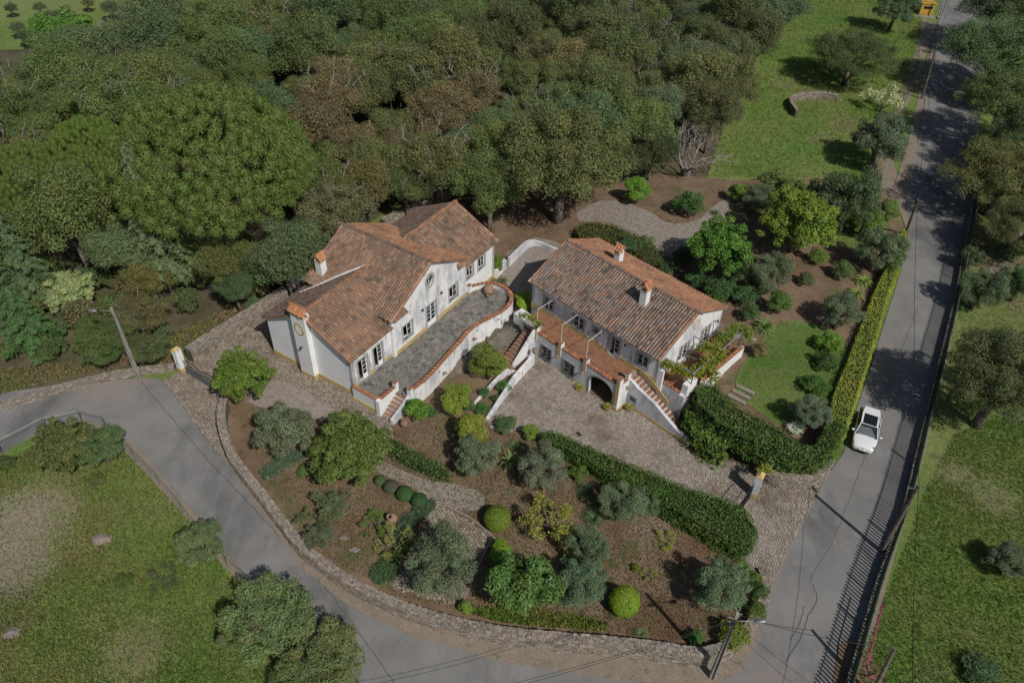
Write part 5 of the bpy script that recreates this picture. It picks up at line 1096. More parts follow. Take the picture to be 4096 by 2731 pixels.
 ('shrub', (1640, 690), 22, (.08, .12, .03), 'low shrub right at the rear roof edge', 'shrub', 'shrub', .8),
 ('shrub', (1780, 415), 34, (.13, .15, .06), 'prickly pear thicket at the meadow edge', 'cactus', 'cactus', .8),
 ('olive', (1740, 455), 40, (.10, .12, .085), 'grey bush below the cactus thicket', 'bush', 'bush', .8),
 ('shrub', (645, 1062), 20, (.07, .10, .06), 'dark undergrowth at the foot of the left olive', 'shrub', 'shrub', .6),
 ('laurel', (1905, 455), 50, (.125, .11, .065), 'brownish purple-topped tree above the light green spreading tree', 'tree', 'tree', .9),
 ('shrub', (1530, 610), 30, (.06, .09, .04), 'dark juniper mound at the rear eave of the long house', 'juniper', 'bush', .7),
 ('shrub', (1570, 585), 28, (.05, .075, .03), 'shaded juniper in front of the bright round tree', 'juniper', 'bush', .7),
 ('shrub', (1480, 560), 26, (.085, .11, .04), 'mixed green shrub between gravel yard and rear roof', 'shrub', 'shrub', .8),
 ('shrub', (1725, 720), 24, (.07, .11, .04), 'bush beside the fan palm', 'bush', 'bush', 1),
 ('shrub', (1740, 660), 30, (.065, .10, .04), 'dark bush above the fan palm', 'bush', 'bush', .9),
 ('shrub', (1850, 640), 20, (.10, .11, .06), 'greyish bush on the red soil above the lawn', 'bush', 'bush', .9),
 ('citrus', (2040, 480), 26, (.10, .14, .04), 'small green bush at the estate corner by the road', 'bush', 'bush', 1),
 ('shrub', (1820, 425), 26, (.14, .16, .07), 'second prickly pear thicket at the meadow edge', 'cactus', 'cactus', .8),
 ('olive', (1700, 610), 44, (.085, .115, .06), 'dark bush squeezed between the bright round tree and the greyish olive', 'bush', 'bush', .9),
 ('laurel', (1990, 500), 40, (.11, .15, .04), 'small leafy tree by the roadside hedge end', 'tree', 'tree', .9),
 ('shrub', (1935, 620), 26, (.09, .12, .05), 'grey-green bush under the upper olive of the hedge', 'bush', 'bush', 1),
 ('shrub', (1830, 440), 30, (.10, .13, .045), 'bush above the light green spreading tree', 'bush', 'bush', 1),
 ('shrub', (1890, 430), 30, (.12, .12, .06), 'brownish bush at the top of the east garden', 'bush', 'bush', 1),
 ('olive', (730, 1230), 34, (.095, .115, .08), 'low grey bush by the wall in the left of the garden', 'bush', 'bush', .7),
 ('olive', (765, 1160), 34, (.10, .12, .08), 'small grey-green olive under the broad olive-yellow tree', 'olive_bush', 'bush', .8),
 ('shrub', (1290, 1010), 18, (.10, .16, .03), 'bright low bush behind the olive at the hedge end', 'bush', 'bush', 1),
 ('shrub', (1330, 1085), 22, (.08, .13, .03), 'green bush between the olive and the laurel hedge', 'bush', 'bush', 1),
 ('yucca', (1180, 1020), 20, (.09, .13, .06), 'dark spiky rosette behind the striped agave', 'yucca', 'plant', 1),
 ('citrus', (1068, 1395), 18, (.12, .17, .03), 'small orange-budded bush at the road wall near the path', 'bush', 'bush', 1),
 ('shrub', (930, 1250), 16, (.09, .13, .04), 'small bush at the edge of the iris bed', 'bush', 'bush', 1),
 ('shrub', (700, 1080), 20, (.10, .13, .05), 'low bush between the iris strip and the broad tree', 'bush', 'bush', .7),
 # fields
 ('olive', (690, 1570), 70, (.12, .145, .06), 'pale green willow-like tree cut by the bottom edge of the picture', 'tree', 'tree', .8),
 ('olive', (545, 1450), 44, (.115, .14, .06), 'small bushy tree left of the willow-like trees', 'tree', 'tree', 1),
 ('laurel', (105, 1040), 36, (.085, .10, .04), 'brownish bush at the left end of the trees over the wire fence', 'bush', 'bush', .9),
 ('oak', (1962, 125), 92, (.078, .092, .045), 'dark oak with brownish top in the meadow by the upper road', 'oak_tree', 'tree', .62),
 ('olive', (2058, 18), 42, (.085, .115, .07), 'dark olive beside the yellow hut', 'olive_tree', 'tree', 1),
 ('olive', (2022, 322), 62, (.095, .13, .085), 'round grey-green olive in the meadow by the road', 'olive_tree', 'tree', 1),
 ('open', (2035, 218), 42, (.42, .40, .28), 'small tree in white blossom in the meadow', 'blossom_tree', 'tree', .9),
 ('oak', (2300, 118), 108, (.09, .115, .062), 'oak overhanging the far end of the road', 'oak_tree', 'tree', .72),
 ('oak', (2322, 240), 104, (.085, .105, .05), 'second oak from the far end of the road', 'oak_tree', 'tree', .78),
 ('oak', (2262, 205), 44, (.06, .08, .045), 'small dark oak leaning over the shaded road', 'oak_tree', 'tree', .8),
 ('oak', (2312, 400), 108, (.105, .115, .05), 'oak with forked trunks opposite the upper end of the long hedge', 'oak_tree', 'tree', .75),
 ('oak', (2330, 30), 100, (.07, .095, .055), 'farthest dark oak right of the road, at the corner', 'oak_tree', 'tree', .7),
 ('oak', (2306, 866), 122, (.075, .088, .048), 'great oak casting its shadow on the road near the car', 'oak_tree', 'tree', 1),
 ('oak', (2365, 520), 80, (.10, .11, .05), 'oak at the right picture edge above the orange path', 'oak_tree', 'tree', .9),
 ('oak', (2395, 320), 90, (.08, .10, .05), 'dark oak at the right picture edge below the far corner', 'oak_tree', 'tree', 1),
 ('olive', (2258, 660), 50, (.09, .12, .075), 'olive tree behind the green fence under the oaks', 'olive_tree', 'tree', 1),
 ('olive', (2232, 590), 26, (.075, .10, .06), 'small thin olive close to the fence', 'olive_tree', 'tree', 1),
 ('shrub', (2330, 570), 30, (.08, .12, .04), 'shrub by the orange earth path', 'shrub', 'shrub', 1),
 ('olive', (2345, 650), 40, (.07, .11, .05), 'bush at the right edge below the orange path', 'bush', 'bush', 1),
 ('olive', (2322, 1290), 42, (.10, .125, .085), 'small grey olive in the right-hand meadow', 'olive_tree', 'tree', .8),
 ('shrub', (2250, 1540), 40, (.06, .09, .05), 'dark weedy bush at the bottom right of the meadow', 'bush', 'bush', .5),
 ('laurel', (150, 1018), 66, (.08, .095, .035), 'dark brownish tree over the wire fence at the left bend', 'tree', 'tree', .9),
 ('olive', (228, 1020), 50, (.085, .125, .06), 'green bushy tree right of the dark brownish one at the bend', 'tree', 'tree', 1),
 ('olive', (455, 1248), 52, (.115, .135, .07), 'small olive by the wire fence halfway down the left road', 'olive_tree', 'tree', 1),
 ('olive', (622, 1408), 96, (.125, .145, .07), 'pale green willow-like tree below the left road', 'tree', 'tree', .8),
 ('olive', (752, 1508), 88, (.12, .14, .068), 'pale green willow-like tree at the bottom edge, next to the road', 'tree', 'tree', .8),
 ('shrub', (286, 1335), 20, (.07, .09, .03), 'small dark bush in the left field', 'bush', 'bush', .5),
 ('open', (372, 1320), 32, (.07, .08, .045), 'half-bare thorny bush in the left field', 'bush', 'bush', .6),
 ('shrub', (218, 1100), 18, (.09, .09, .04), 'brownish bush under the trees at the left bend', 'bush', 'bush', .7),
 ('shrub', (5, 1065), 22, (.07, .09, .03), 'dark bush at the left picture edge by the road', 'bush', 'bush', .7),
 # wood edge and special forest trees
 ('oak', (1290, 360), 162, (.118, .112, .05), 'great olive-brown oak standing over the gap between the two houses', 'oak_tree', 'tree', .95),
 ('pine', (474, 330), 226, (.106, .138, .044), 'huge umbrella pine with flat green dome in the wood', 'umbrella_pine', 'tree', 1.38),
 ('pine', (205, 335), 88, (.115, .15, .042), 'small umbrella pine touching the huge one on its left', 'umbrella_pine', 'tree', 1.9),
 ('pine', (70, 395), 94, (.115, .145, .042), 'umbrella pine at the left edge of the picture', 'umbrella_pine', 'tree', 1.8),
 ('cedar', (345, 515), 70, (.12, .165, .095), 'tall blue-green cedar in front of the huge umbrella pine', 'cedar', 'tree', 1.7),
 ('cedar', (415, 535), 52, (.13, .165, .075), 'greener cedar just right of the tall blue-green one', 'cedar', 'tree', 1.6),
 ('cedar', (35, 600), 76, (.095, .125, .072), 'dark drooping cedar at the left edge of the wood', 'cedar', 'tree', 1),
 ('cedar', (50, 735), 66, (.082, .125, .055), 'low dark green cedar above the left road', 'cedar', 'tree', .8),
 ('laurel', (150, 665), 56, (.25, .25, .15), 'tree covered in creamy yellow blossom above the left road', 'blossom_tree', 'tree', .7),
 ('forest', (232, 770), 60, (.085, .10, .042), 'dark oak bush left of the lamp post', 'oak_bush', 'bush', .8),
 ('forest', (320, 720), 55, (.125, .105, .05), 'brown oak bush behind the lamp post', 'oak_bush', 'bush', .8),
 ('forest', (230, 815), 36, (.08, .11, .045), 'low oak bush spilling over the crumbling roadside wall', 'oak_bush', 'bush', .8),
 ('forest', (330, 800), 45, (.085, .105, .045), 'low oak bush at the foot of the lamp post', 'oak_bush', 'bush', .7),
 ('forest', (345, 640), 50, (.13, .11, .045), 'brownish oak uphill of the lamp post', 'oak_tree', 'tree', 1),
 ('forest', (515, 600), 66, (.11, .12, .05), 'oak at the bend of the stone wall behind the drive', 'oak_tree', 'tree', 1),
 ('forest', (540, 660), 50, (.075, .10, .05), 'dark oak close above the stone wall of the drive', 'oak_tree', 'tree', 1),
 ('forest', (690, 560), 70, (.085, .12, .06), 'green oak behind the outbuilding', 'oak_tree', 'tree', 1),
 ('forest', (620, 590), 50, (.11, .12, .05), 'oak between the bend of the wall and the outbuilding', 'oak_tree', 'tree', 1),
 ('forest', (830, 430), 80, (.12, .10, .05), 'brown-green oak behind the main roof of the gabled house', 'oak_tree', 'tree', 1),
 ('forest', (930, 430), 62, (.085, .105, .05), 'oak leaning over the stone wall behind the right wing', 'oak_tree', 'tree', 1),
 ('forest', (1060, 330), 60, (.08, .12, .065), 'blue-green oak in the gap left of the great oak', 'oak_tree', 'tree', 1),
 ('laurel', (140, 78), 62, (.09, .17, .04), 'bright green tree near the far meadow', 'tree', 'tree', .8),
 ('forest', (1640, 250), 66, (.085, .09, .045), 'dark oak behind the satellite dish', 'oak_tree', 'tree', 1.1),
 ('forest', (1500, 350), 56, (.055, .07, .035), 'dark oak in the shade beside the dish mast', 'oak_tree', 'tree', 1),
]
for kind, p, r, c, lab, nm, cat, hs in L_:
    fld = p[0] > 2085 or (p[0] < 500 and p[1] > 600) or (p[0] > 540 and p[1] > 1380 and p[0] < 800) or (p[1] < 400 and p[0] > 1700)
    plant(kind, p, r, c, lab, nm, cat, None, hs, Gout if fld or p[1] < 420 else Gin)
# ---- the wood
for_poly = [V(*q) for q in [(-160, 560), (-160, 800), (0, 800), (130, 800), (330, 790), (390, 720), (440, 690), (560, 640), (700, 600), (780, 500), (880, 450), (1010, 390), (1100, 430), (1150, 470), (1200, 430), (1420, 400), (1560, 300), (1655, 290), (1700, 190), (1755, 90), (1800, 20), (1830, -150), (640, -150), (630, 30), (560, 60), (500, 25), (420, 40), (330, 110), (200, 110), (90, 130), (60, 180), (-160, 200)]]
def pal_at(x, y):
    x, y = x / 1.7415, y / 1.7415; n = random.random()
    if (x - 900) ** 2 / 240 ** 2 + (y - 280) ** 2 / 130 ** 2 < 1: return (BRN, 'reddish brown') if n < .48 else ((.108, .11, .05), 'brownish')
    if (x - 1300) ** 2 / 180 ** 2 + (y - 220) ** 2 / 110 ** 2 < 1: return ((.118, .104, .056), 'brownish') if n < .45 else ((.10, .115, .05), 'olive-green')
    if x > 1080 and y < 190 and n < .45: return (.075, .085, .042), 'dark'
    if x > 1480: return ((.10, .105, .05) if n < .5 else (.10, .12, .08)), 'grey-green'
    if n < .30: return (.085, .115, .062), 'grey-green'
    if n < .40: return (.118, .105, .06), 'brownish'
    if n < .52: return (.085, .11, .045), 'dark green'
    return (.098, .118, .046), 'olive-green'
def where(x, y):
    x, y = x / 4096, y / 2731
    h = 'at the left edge' if x < .1 else 'left of umbrella pine' if x < .14 else 'near the umbrella pine' if x < .30 else 'behind the gabled house' if x < .48 else 'behind the great oak' if x < .64 else 'beside the upper meadow'
    v_ = 'far back' if y < .05 else 'in back rows' if y < .1 else 'in middle rows' if y < .18 else 'in front rows'
    return h, v_
taken = [np.array(o.location[:2]) for o in col.objects if o.type == 'EMPTY' and o.get('category') == 'tree']; trad = [2.0] * len(taken)
for o in col.objects:
    if o.name.startswith('umbrella_pine'):
        pass
big = [(o.location.copy(), (max(c.dimensions.x for c in o.children if c.name.startswith('crown')) / 2) if o.children else 2) for o in col.objects if o.type == 'EMPTY' and o.get('category') == 'tree' and o.children and any(c.name.startswith('crown') for c in o.children)]
cnt = 0; placed = []; WOOD = {}
R2 = np.random.default_rng(5)
cand = R2.uniform([-105, 52], [60, 152], (14000, 2))
FP = np.array(for_poly)
for x, y in cand:
    z = float(Gout(x, y)) + 4.5; v_ = np.array([x, y, z]) - CAMP; k = v_ @ _f; px, py = 2048 + FPX * (v_ @ _X) / k, 1365.5 - FPX * (v_ @ _U) / k
    if not inside(FP, [(px, py)])[0]: continue
    dmin = 3.55 + .016 * max(0, y - 60)
    if any(((px / 1.7415 - a) / c_) ** 2 + ((py / 1.7415 - b) / d_) ** 2 < 1 for a, b, c_, d_ in ((348, 565, 78, 90), (415, 570, 55, 80), (40, 620, 70, 60), (50, 740, 60, 50), (480, 470, 150, 35))): continue
    if any((x - a) ** 2 + (y - b) ** 2 < dmin * dmin for a, b in placed): continue
    if any((x - l.x) ** 2 + (y - l.y) ** 2 < (max(2.4, rr_ * .82)) ** 2 for l, rr_ in big): continue
    placed.append((x, y)); s = R2.uniform(.80, 1.28); c, cn = pal_at(px, py); h, vv = where(px, py)
    size = 'tall' if s > 1.08 else 'medium' if s > .92 else 'small'
    R_, hc, meshes = PROTO['forest'][R2.integers(4)]
    lab = f'{size} {cn} oak {vv}, {h}'
    root = thing('oak_tree', lab, 'tree', (x, y, float(Gout(x, y))), R2.uniform(0, 6.28), 'oaks of the wood behind the houses'); WOOD.setdefault(lab, []).append((px, root, f'{size} {cn} oaks {vv}, {h}'))
    for nm, me in meshes:
        o = link(nm, me, root)
        if nm == 'limbs': o['kind'] = 'stuff'
        o.scale = (s, s, s * R2.uniform(.9, 1.25))
        if nm == 'crown': f_ = R2.uniform(.86, 1.16); o.color = (c[0] * f_ * 1.66 * R2.uniform(.93, 1.08), c[1] * 1.80 * f_, c[2] * 1.42 * f_, 1)
    cnt += 1
print('forest trees', cnt)
ORD = ['leftmost', 'second from left', 'third from left', 'fourth from left', 'fifth from left', 'sixth from left', 'seventh from left', 'eighth from left', 'ninth from left', 'tenth from left', 'eleventh from left', 'twelfth from left']
for lab, lst in WOOD.items():
    if len(lst) > 1:
        for i, (px, root, pl_) in enumerate(sorted(lst, key=lambda t: t[0])): root['label'] = f"{ORD[min(i, 11)]} of the {pl_}"
# dense scrub at the foot of the wood
scrub = [np.array(q) for q in ((30, 800), (110, 795), (150, 740), (185, 720), (200, 790), (265, 760), (285, 690), (300, 650), (390, 640), (425, 690), (400, 610), (450, 600), (470, 640), (560, 640), (585, 700), (600, 650), (650, 630), (560, 560), (480, 560), (90, 690), (250, 640), (205, 640), (370, 760), (20, 680), (700, 620), (740, 590), (640, 560), (310, 590), (250, 700), (110, 620))]
wd = ['olive-green', 'brownish', 'grey-green', 'dark green']; pc = [(.10, .12, .045), (.125, .105, .055), (.09, .115, .07), (.07, .095, .04)]
marks = ['at the left end of the roadside wall', 'above the roadside wall, left of the lamp post', 'below the creamy blossom tree', 'right of the creamy blossom tree', 'by the low oak bush over the wall', 'left of the lamp head', 'above the lamp head', 'uphill of the lamp head', 'in front of the blue-green cedar', 'on the grassy slope edge', 'at the foot of the greener cedar', 'right of the greener cedar', 'on the slope below the cedars', 'above the drive wall, middle', 'next to the drive wall bend', 'between wall bend and outbuilding', 'close to the outbuilding', 'behind the wall bend oak', 'below the huge umbrella pine', 'beside the blossom tree, uphill', 'left of the blue-green cedar, low', 'between blossom tree and cedars', 'right beside the lamp post, low', 'in front of the dark left cedar', 'behind the outbuilding, low', 'at the rear left of the gabled roof', 'uphill of the outbuilding', 'under the blue-green cedar, left', 'in the thicket left of the lamp', 'uphill of the creamy blossom tree']
for i, q_ in enumerate(scrub): plant('shrub', tuple(q_), [26, 32, 22, 36][i % 4], pc[i * 7 % 4], f'{wd[i * 7 % 4]} scrub bush {marks[i]}', 'scrub_bush', 'bush', None, 1.15, Gout)
# scattered trees on the far meadow
for i, (x, y, r) in enumerate([(40, 65, 14), (62, 85, 16), (110, 45, 20), (150, 40, 22), (255, 20, 18), (335, 18, 15), (400, 10, 12), (25, 20, 12), (200, 8, 12), (470, 12, 14), (310, 52, 20), (90, 18, 12), (520, 20, 16)]):
    o_ = plant('forest', (x, y), r, [(.09, .11, .07), (.075, .10, .06), (.10, .11, .055)][i % 3], '', 'tree', 'tree', 'small trees on the far meadow', 1, Gout); o_['label'] = ['seventh', 'eighth', 'tenth', 'eleventh'][0] and f"small tree on the far pale meadow, {['third', 'fourth', 'sixth', 'seventh', 'ninth', 'eleventh', 'twelfth', 'first', 'eighth', 'thirteenth', 'the larger in the middle', 'fifth', 'last one on the right'][i]}, counted from the left edge" if i < 10 else ['larger small tree in the middle of the far pale meadow', 'second tiny tree at the top edge, near the left corner', 'rightmost small tree of the far pale meadow at the top edge'][i - 10]
# thicket left of the great oak shadow etc.
# ---- hedges
def hedge(label, rg, z0, z1, colr, leaf=.11, dens=150, asp=.6, wob=.10, name='hedge', topmat='leaf_glossy', core=True):
    rg = smooth_path([np.array(p[:2], float) for p in rg], 1, True); A = np.array(rg); root = thing(name, label, 'hedge', (0, 0, 0))
    zf0 = (lambda x, y: z0 + 0 * x) if not callable(z0) else z0; zf1 = (lambda x, y: z1 + 0 * x) if not callable(z1) else z1
    c0 = A.mean(0); n = len(A); edges = [(A[i], A[(i + 1) % n]) for i in range(n)]
    area2 = sum(a[0] * b[1] - a[1] * b[0] for a, b in edges)
    sg = 1 if area2 > 0 else -1
    x0, y0 = A.min(0); x1, y1 = A.max(0); N = int((x1 - x0) * (y1 - y0) * dens); P = rng.uniform([x0, y0], [x1, y1], (N, 2)); P = P[inside(A, P)]
    wb = lambda x, y, s=1.0: wob * (np.sin(x * 2.3 + y * 1.1) * np.cos(y * 2.9 - x) + .6 * np.sin(x * 5.1 + 1) * np.sin(y * 4.7)) * s
    pos = [np.stack([P[:, 0], P[:, 1], zf1(P[:, 0], P[:, 1]) + wb(P[:, 0], P[:, 1]) + rng.normal(0, .05, len(P))], 1)]; nr = [np.tile([0, 0, 1.], (len(P), 1))]
    for a, b in edges:
        L = np.linalg.norm(b - a); t = (b - a) / (L + 1e-9); no = np.array([t[1], -t[0]]) * sg; m_ = rng.poisson(max(.1, L * float(np.mean(zf1(a[0], a[1]) - zf0(a[0], a[1]))) * dens)); u = rng.uniform(0, L, m_); q = a + t * u[:, None]
        zz = rng.uniform(0, 1, m_); zl, zh = zf0(q[:, 0], q[:, 1]), zf1(q[:, 0], q[:, 1]); z = zl + (zh - zl) * zz; off = wb(u + a[0], z * 1.3 + a[1], 1.2) + rng.normal(0, .05, m_) - .12 * (zz > .9)
        q = q + no * off[:, None]; pos.append(np.stack([q[:, 0], q[:, 1], z], 1)); nr.append(np.tile([no[0], no[1], .35], (m_, 1)))
    p = np.concatenate(pos); nn = unit(np.concatenate(nr) + rng.normal(0, .55, p.shape)); bl = 1 + .16 * np.sin(p[:, 0:1] * 1.9 + p[:, 1:2]) * np.sin(p[:, 1:2] * 2.2 + p[:, 2:3] * 2)
    o = link('foliage', leafmesh('foliage', p, nn, leaf, asp, vary(len(p)) * bl * (1 + np.clip(np.sin(p[:, 0:1] * .7 + 2) * np.sin(p[:, 1:2] * .83 + p[:, 0:1] * .3) - .35, 0, 1) * [.55, .12, .1]), topmat), root); o.color = (*[c_ * 1.35 for c_ in colr], 1)
    if core:
        cen = smooth_path(list(A), 0, True); B = []
        for i in range(n):
            t = A[(i + 1) % n] - A[i - 1]; t /= np.linalg.norm(t) + 1e-9; B.append(A[i] - np.array([t[1], -t[0]]) * sg * .17)
        vs, fs = cdt_region(B, grid=False); m = MB(); k = len(vs); zt = zf1(vs[:, 0], vs[:, 1]) - .17
        m.add([(x, y, z) for (x, y), z in zip(vs, zt)], [tuple(f) for f in fs]); B = np.array(B); kb = len(B); m.add([(x, y, float(zf0(x, y)) - .1) for x, y in B] + [(x, y, float(zf1(x, y)) - .17) for x, y in B], [(i, (i + 1) % kb, kb + (i + 1) % kb, kb + i) for i in range(kb)])
        m.build('light_block_core', 'hedge_core', root)  # solid core added to block light through the leaves, unseen inside the hedge
    return root
RW = at(3190, 1915, 1.5)
def rgz(pts, z, cv=V): return [at(*cv(*p), z) for p in pts]
hedge('tall glossy laurel hedge between courtyard and garden', rgz([(1240, 992), (1262, 985), (1330, 1012), (1420, 1052), (1510, 1088), (1600, 1125), (1700, 1152), (1722, 1180), (1744, 1216), (1728, 1250), (1700, 1252), (1640, 1222), (1520, 1155), (1400, 1085), (1310, 1035), (1250, 1010)], 2.1), .2, 2.1, (.062, .115, .020), .13, 170)
hedge('low laurel hedge along the upper side of the gravel path', rgz([(880, 1000), (900, 1002), (960, 1035), (1030, 1072), (1035, 1090), (1010, 1092), (930, 1060), (890, 1030)], 2.0), 1.2, 2.0, (.075, .125, .028), .12, 150)
hedge('huge dark laurel hedge between the stairs and the lawn, wrapping the road corner', rgz([(1592, 885), (1640, 872), (1662, 900), (1710, 938), (1770, 965), (1830, 1005), (1868, 1030), (1890, 995), (1902, 955), (1938, 962), (1944, 985), (1928, 1020), (1898, 1046), (1850, 1046), (1790, 1036), (1730, 1012), (1660, 975), (1610, 935)], 3.6), lambda x, y: np.where((np.asarray(x) - RW[0]) ** 2 + (np.asarray(y) - RW[1]) ** 2 < 30, 1.6, .15 + 0 * np.asarray(x)), 3.5, (.070, .120, .022), .14, 150, wob=.16)
hedge('long flat-topped yellow-green hedge along the road', [at(*Ze(x, y), 2.8) for x, y in [(800, 30), (770, 120), (690, 280), (612, 440), (560, 580), (505, 720), (440, 890), (385, 1020), (350, 1120), (350, 1230), (425, 1330), (470, 1240), (530, 1050), (610, 800), (672, 600), (712, 430), (790, 270), (822, 170), (830, 30)]], lambda x, y: Gout(x, y), 2.8, (.24, .29, .045), .11, 190, wob=.04, topmat='leaf')
hedge('yellowish flat hedge behind the long house roof', rgz([(1320, 520), (1350, 505), (1400, 510), (1450, 530), (1490, 550), (1480, 575), (1430, 565), (1380, 545), (1330, 545)], 3.0), 2.0, 3.0, (.11, .115, .028), .13, 110, topmat='leaf')
hedge('bright ivy mass spilling over the stairs below the huge laurel hedge', rgz([(1572, 925), (1600, 935), (1650, 985), (1680, 1020), (1660, 1035), (1610, 1010), (1578, 970)], 2.3), .2, 2.3, (.11, .18, .03), .16, 110, wob=.2, name='ivy_hedge')
# (vines) and gate pillar
def vine(label, pts, rad, colr, n=260, leaf=.16, name='vine', cat='vine'):
    root = thing(name, label, cat, tuple(pts[0])); P = dense([np.array(p) - pts[0] for p in pts], .25, False); q = np.concatenate([p + rng.normal(0, rad, (n // 3, 3)) * [1, 1, .55] for p in P for _ in (0,)])
    nn = unit(rng.normal(0, .5, q.shape) + [0, 0, .9]); link('foliage', leafmesh('foliage', q, nn, leaf, .85, vary(len(q)), 'leaf'), root).color = (*colr, 1)
    m = MB(); m.tube([tuple(p) for p in smooth_path([np.array(p) - pts[0] for p in pts], 1)], .03, 4); m.build('stem', 'bark', root); return root
def bz(pts, z): return [at(*Zb(*p), z) for p in pts]
vine('lime-green vine arching from the house corner along the front of the pergola', bz([(1150, 912), (1200, 945), (1260, 975), (1320, 1000), (1390, 1005), (1440, 970)], 4.8), .22, (.22, .25, .025), 330)
vine('thick vine clump covering the middle of the pergola', bz([(1430, 965), (1480, 930), (1530, 900), (1535, 860), (1480, 840), (1440, 850)], 5.0), .26, (.21, .24, .025), 330)
vine('vine trailing over the far end of the pergola', bz([(1530, 815), (1590, 760), (1630, 715), (1700, 735), (1710, 790)], 5.0), .24, (.17, .23, .03), 260)
vine('vine hanging down the outer wall of the vine terrace', [at(*Zb(1490, 960), 4.9), at(*Zb(1510, 1010), 4.0), at(*Zb(1500, 1040), 3.2)], .2, (.23, .26, .03), 260)
vine('climber fanning over the gable corner of the long house', bz([(1150, 905), (1190, 880), (1230, 860), (1250, 850)], 4.6), .18, (.16, .22, .03), 260)
vine('vine reaching from the vine bush across the awning post', [L2(-1.5, -.3, 4.2), L2(-.8, -.1, 4.4), L2(.3, 0, 4.2)], .16, (.2, .25, .03), 120)
SPOTS = [((30, 1250), 3.4), ((90, 1180), 2.6), ((40, 1310), 2.2), ((2290, 1130), 1.8), ((2200, 1080), 1.2), ((310, 1500), 1.8)]
def patchy(P, t):
    x, y = P[:, 0], P[:, 1]; a = np.sin(x * .31 + 1.7 * np.sin(y * .23)) * np.cos(y * .27 + 1.3 * np.sin(x * .19)) + .5 * np.sin(x * .9 + y * .7) * np.sin(y * 1.1 - x * .5); a = np.clip(a, -1, 1)[:, None]
    return t * np.where(a > 0, 1 + a * [.35, -.02, .45], 1 + a * [.30, .08, .35])
# planted strips: irises
def strip(label, rg, n, L, colr, name='iris_bed', asp=.10, upw=1.0, mat='leaf', cat=None, fn=Gin, tilt=.55, zoff=.0):
    A = np.array([p[:2] for p in rg]); x0, y0 = A.min(0); x1, y1 = A.max(0); P = rng.uniform([x0, y0], [x1, y1], (n * 4, 2)); P = P[inside(A, P)]
    if name == 'grass':
        for (sx_, sy_), rr_ in SPOTS: P = P[(np.linalg.norm(P - at(*V(sx_, sy_), .6)[:2], axis=1) > rr_ * rng.uniform(.6, 1.3, len(P))) | (rng.random(len(P)) < .3)]
    P = P[:n]
    up = unit(np.stack([rng.normal(0, tilt, len(P)), rng.normal(0, tilt, len(P)), np.full(len(P), upw)], 1)); nn = unit(np.cross(up, rng.normal(0, 1, up.shape))); z = fn(P[:, 0], P[:, 1]) + L * .38 + zoff
    me = leafmesh(name, np.stack([P[:, 0], P[:, 1], z], 1), nn, L, asp, patchy(P, vary(len(P), .3)), mat, up=up * 3); o = link(name, me); o.color = (*colr, 1); return tag(o, label, None, None, 'stuff')
strip('grey-green iris leaves in a strip under the left olive', [gat(V(*p)) for p in [(598, 1088), (625, 1065), (690, 1035), (700, 1055), (640, 1090), (608, 1105)]], 1500, .55, (.16, .21, .14))
strip('grey-green iris leaves between the clipped balls and the largest olive', [gat(V(*p)) for p in [(905, 1235), (920, 1200), (960, 1165), (998, 1150), (1000, 1170), (960, 1205), (935, 1245)]], 2200, .55, (.16, .21, .14))
strip('grey-green iris leaves at the wall end of the cobbled path', [gat(V(*p)) for p in [(848, 1325), (870, 1295), (905, 1275), (918, 1290), (905, 1335), (870, 1345)]], 1800, .55, (.16, .21, .13))
strip('light green ground cover along the inside of the road wall', [gat(V(*p)) for p in [(1060, 1400), (1130, 1425), (1250, 1440), (1390, 1450), (1400, 1435), (1330, 1415), (1230, 1400), (1130, 1395)]], 2600, .30, (.19, .25, .05), 'ground_cover', .35)
strip('white flower patch at the inner corner of the huge hedge', [gat(V(*p)) for p in [(1802, 985), (1825, 975), (1845, 985), (1840, 1005), (1815, 1005)]], 420, .12, (.72, .72, .72), 'white_flowers', .8, .5, zoff=.45)
strip('weeds at the foot of the broad drive wall', [gat(V(*p), Gout) for p in [(330, 850), (400, 770), (480, 730), (560, 690), (640, 650), (640, 670), (560, 720), (440, 800), (415, 840)]], 5000, .3, (.20, .20, .07), 'weeds', .25, fn=Gout)
strip('dry weeds between the low roadside wall and the wood', [gat(V(*p), Gout) for p in [(-60, 870), (0, 850), (150, 835), (270, 815), (420, 790), (420, 828), (270, 842), (130, 872), (-60, 925)]], 7000, .28, (.19, .185, .07), 'weeds', .25, fn=Gout)
# grass tufts in the fields
def tufts(label, rg, n, L, colr, name='grass', fn=Gout, asp=.16): return strip(label, [gat(V(*p), fn) for p in rg], n, L, colr, name, asp, 1.0, 'leaf', None, fn, .5)
tufts('tufted grass of the left field below the road', [(-60, 1090), (80, 1030), (190, 985), (250, 1010), (310, 1060), (440, 1200), (560, 1370), (700, 1480), (820, 1620), (-80, 1640)], 46000, .26, (.165, .205, .05))
tufts('tufted grass of the meadow right of the fence', [(2190, 1000), (2130, 1120), (2070, 1280), (1990, 1480), (1960, 1620), (2420, 1640), (2420, 900)], 32000, .26, (.14, .225, .04))
tufts('long bright grass of the upper meadow', [(1640, 410), (1645, 330), (1690, 190), (1745, 90), (1800, -20), (2120, -20), (2110, 150), (2050, 330), (2020, 430), (1900, 410)], 42000, .34, (.165, .27, .042))
tufts('rough grass tufts of the upper east garden', [(1690, 425), (1800, 425), (1900, 430), (2010, 450), (2050, 530), (2010, 580), (1900, 560), (1800, 560), (1740, 500)], 6000, .25, (.13, .18, .05), 'grass', Gin)
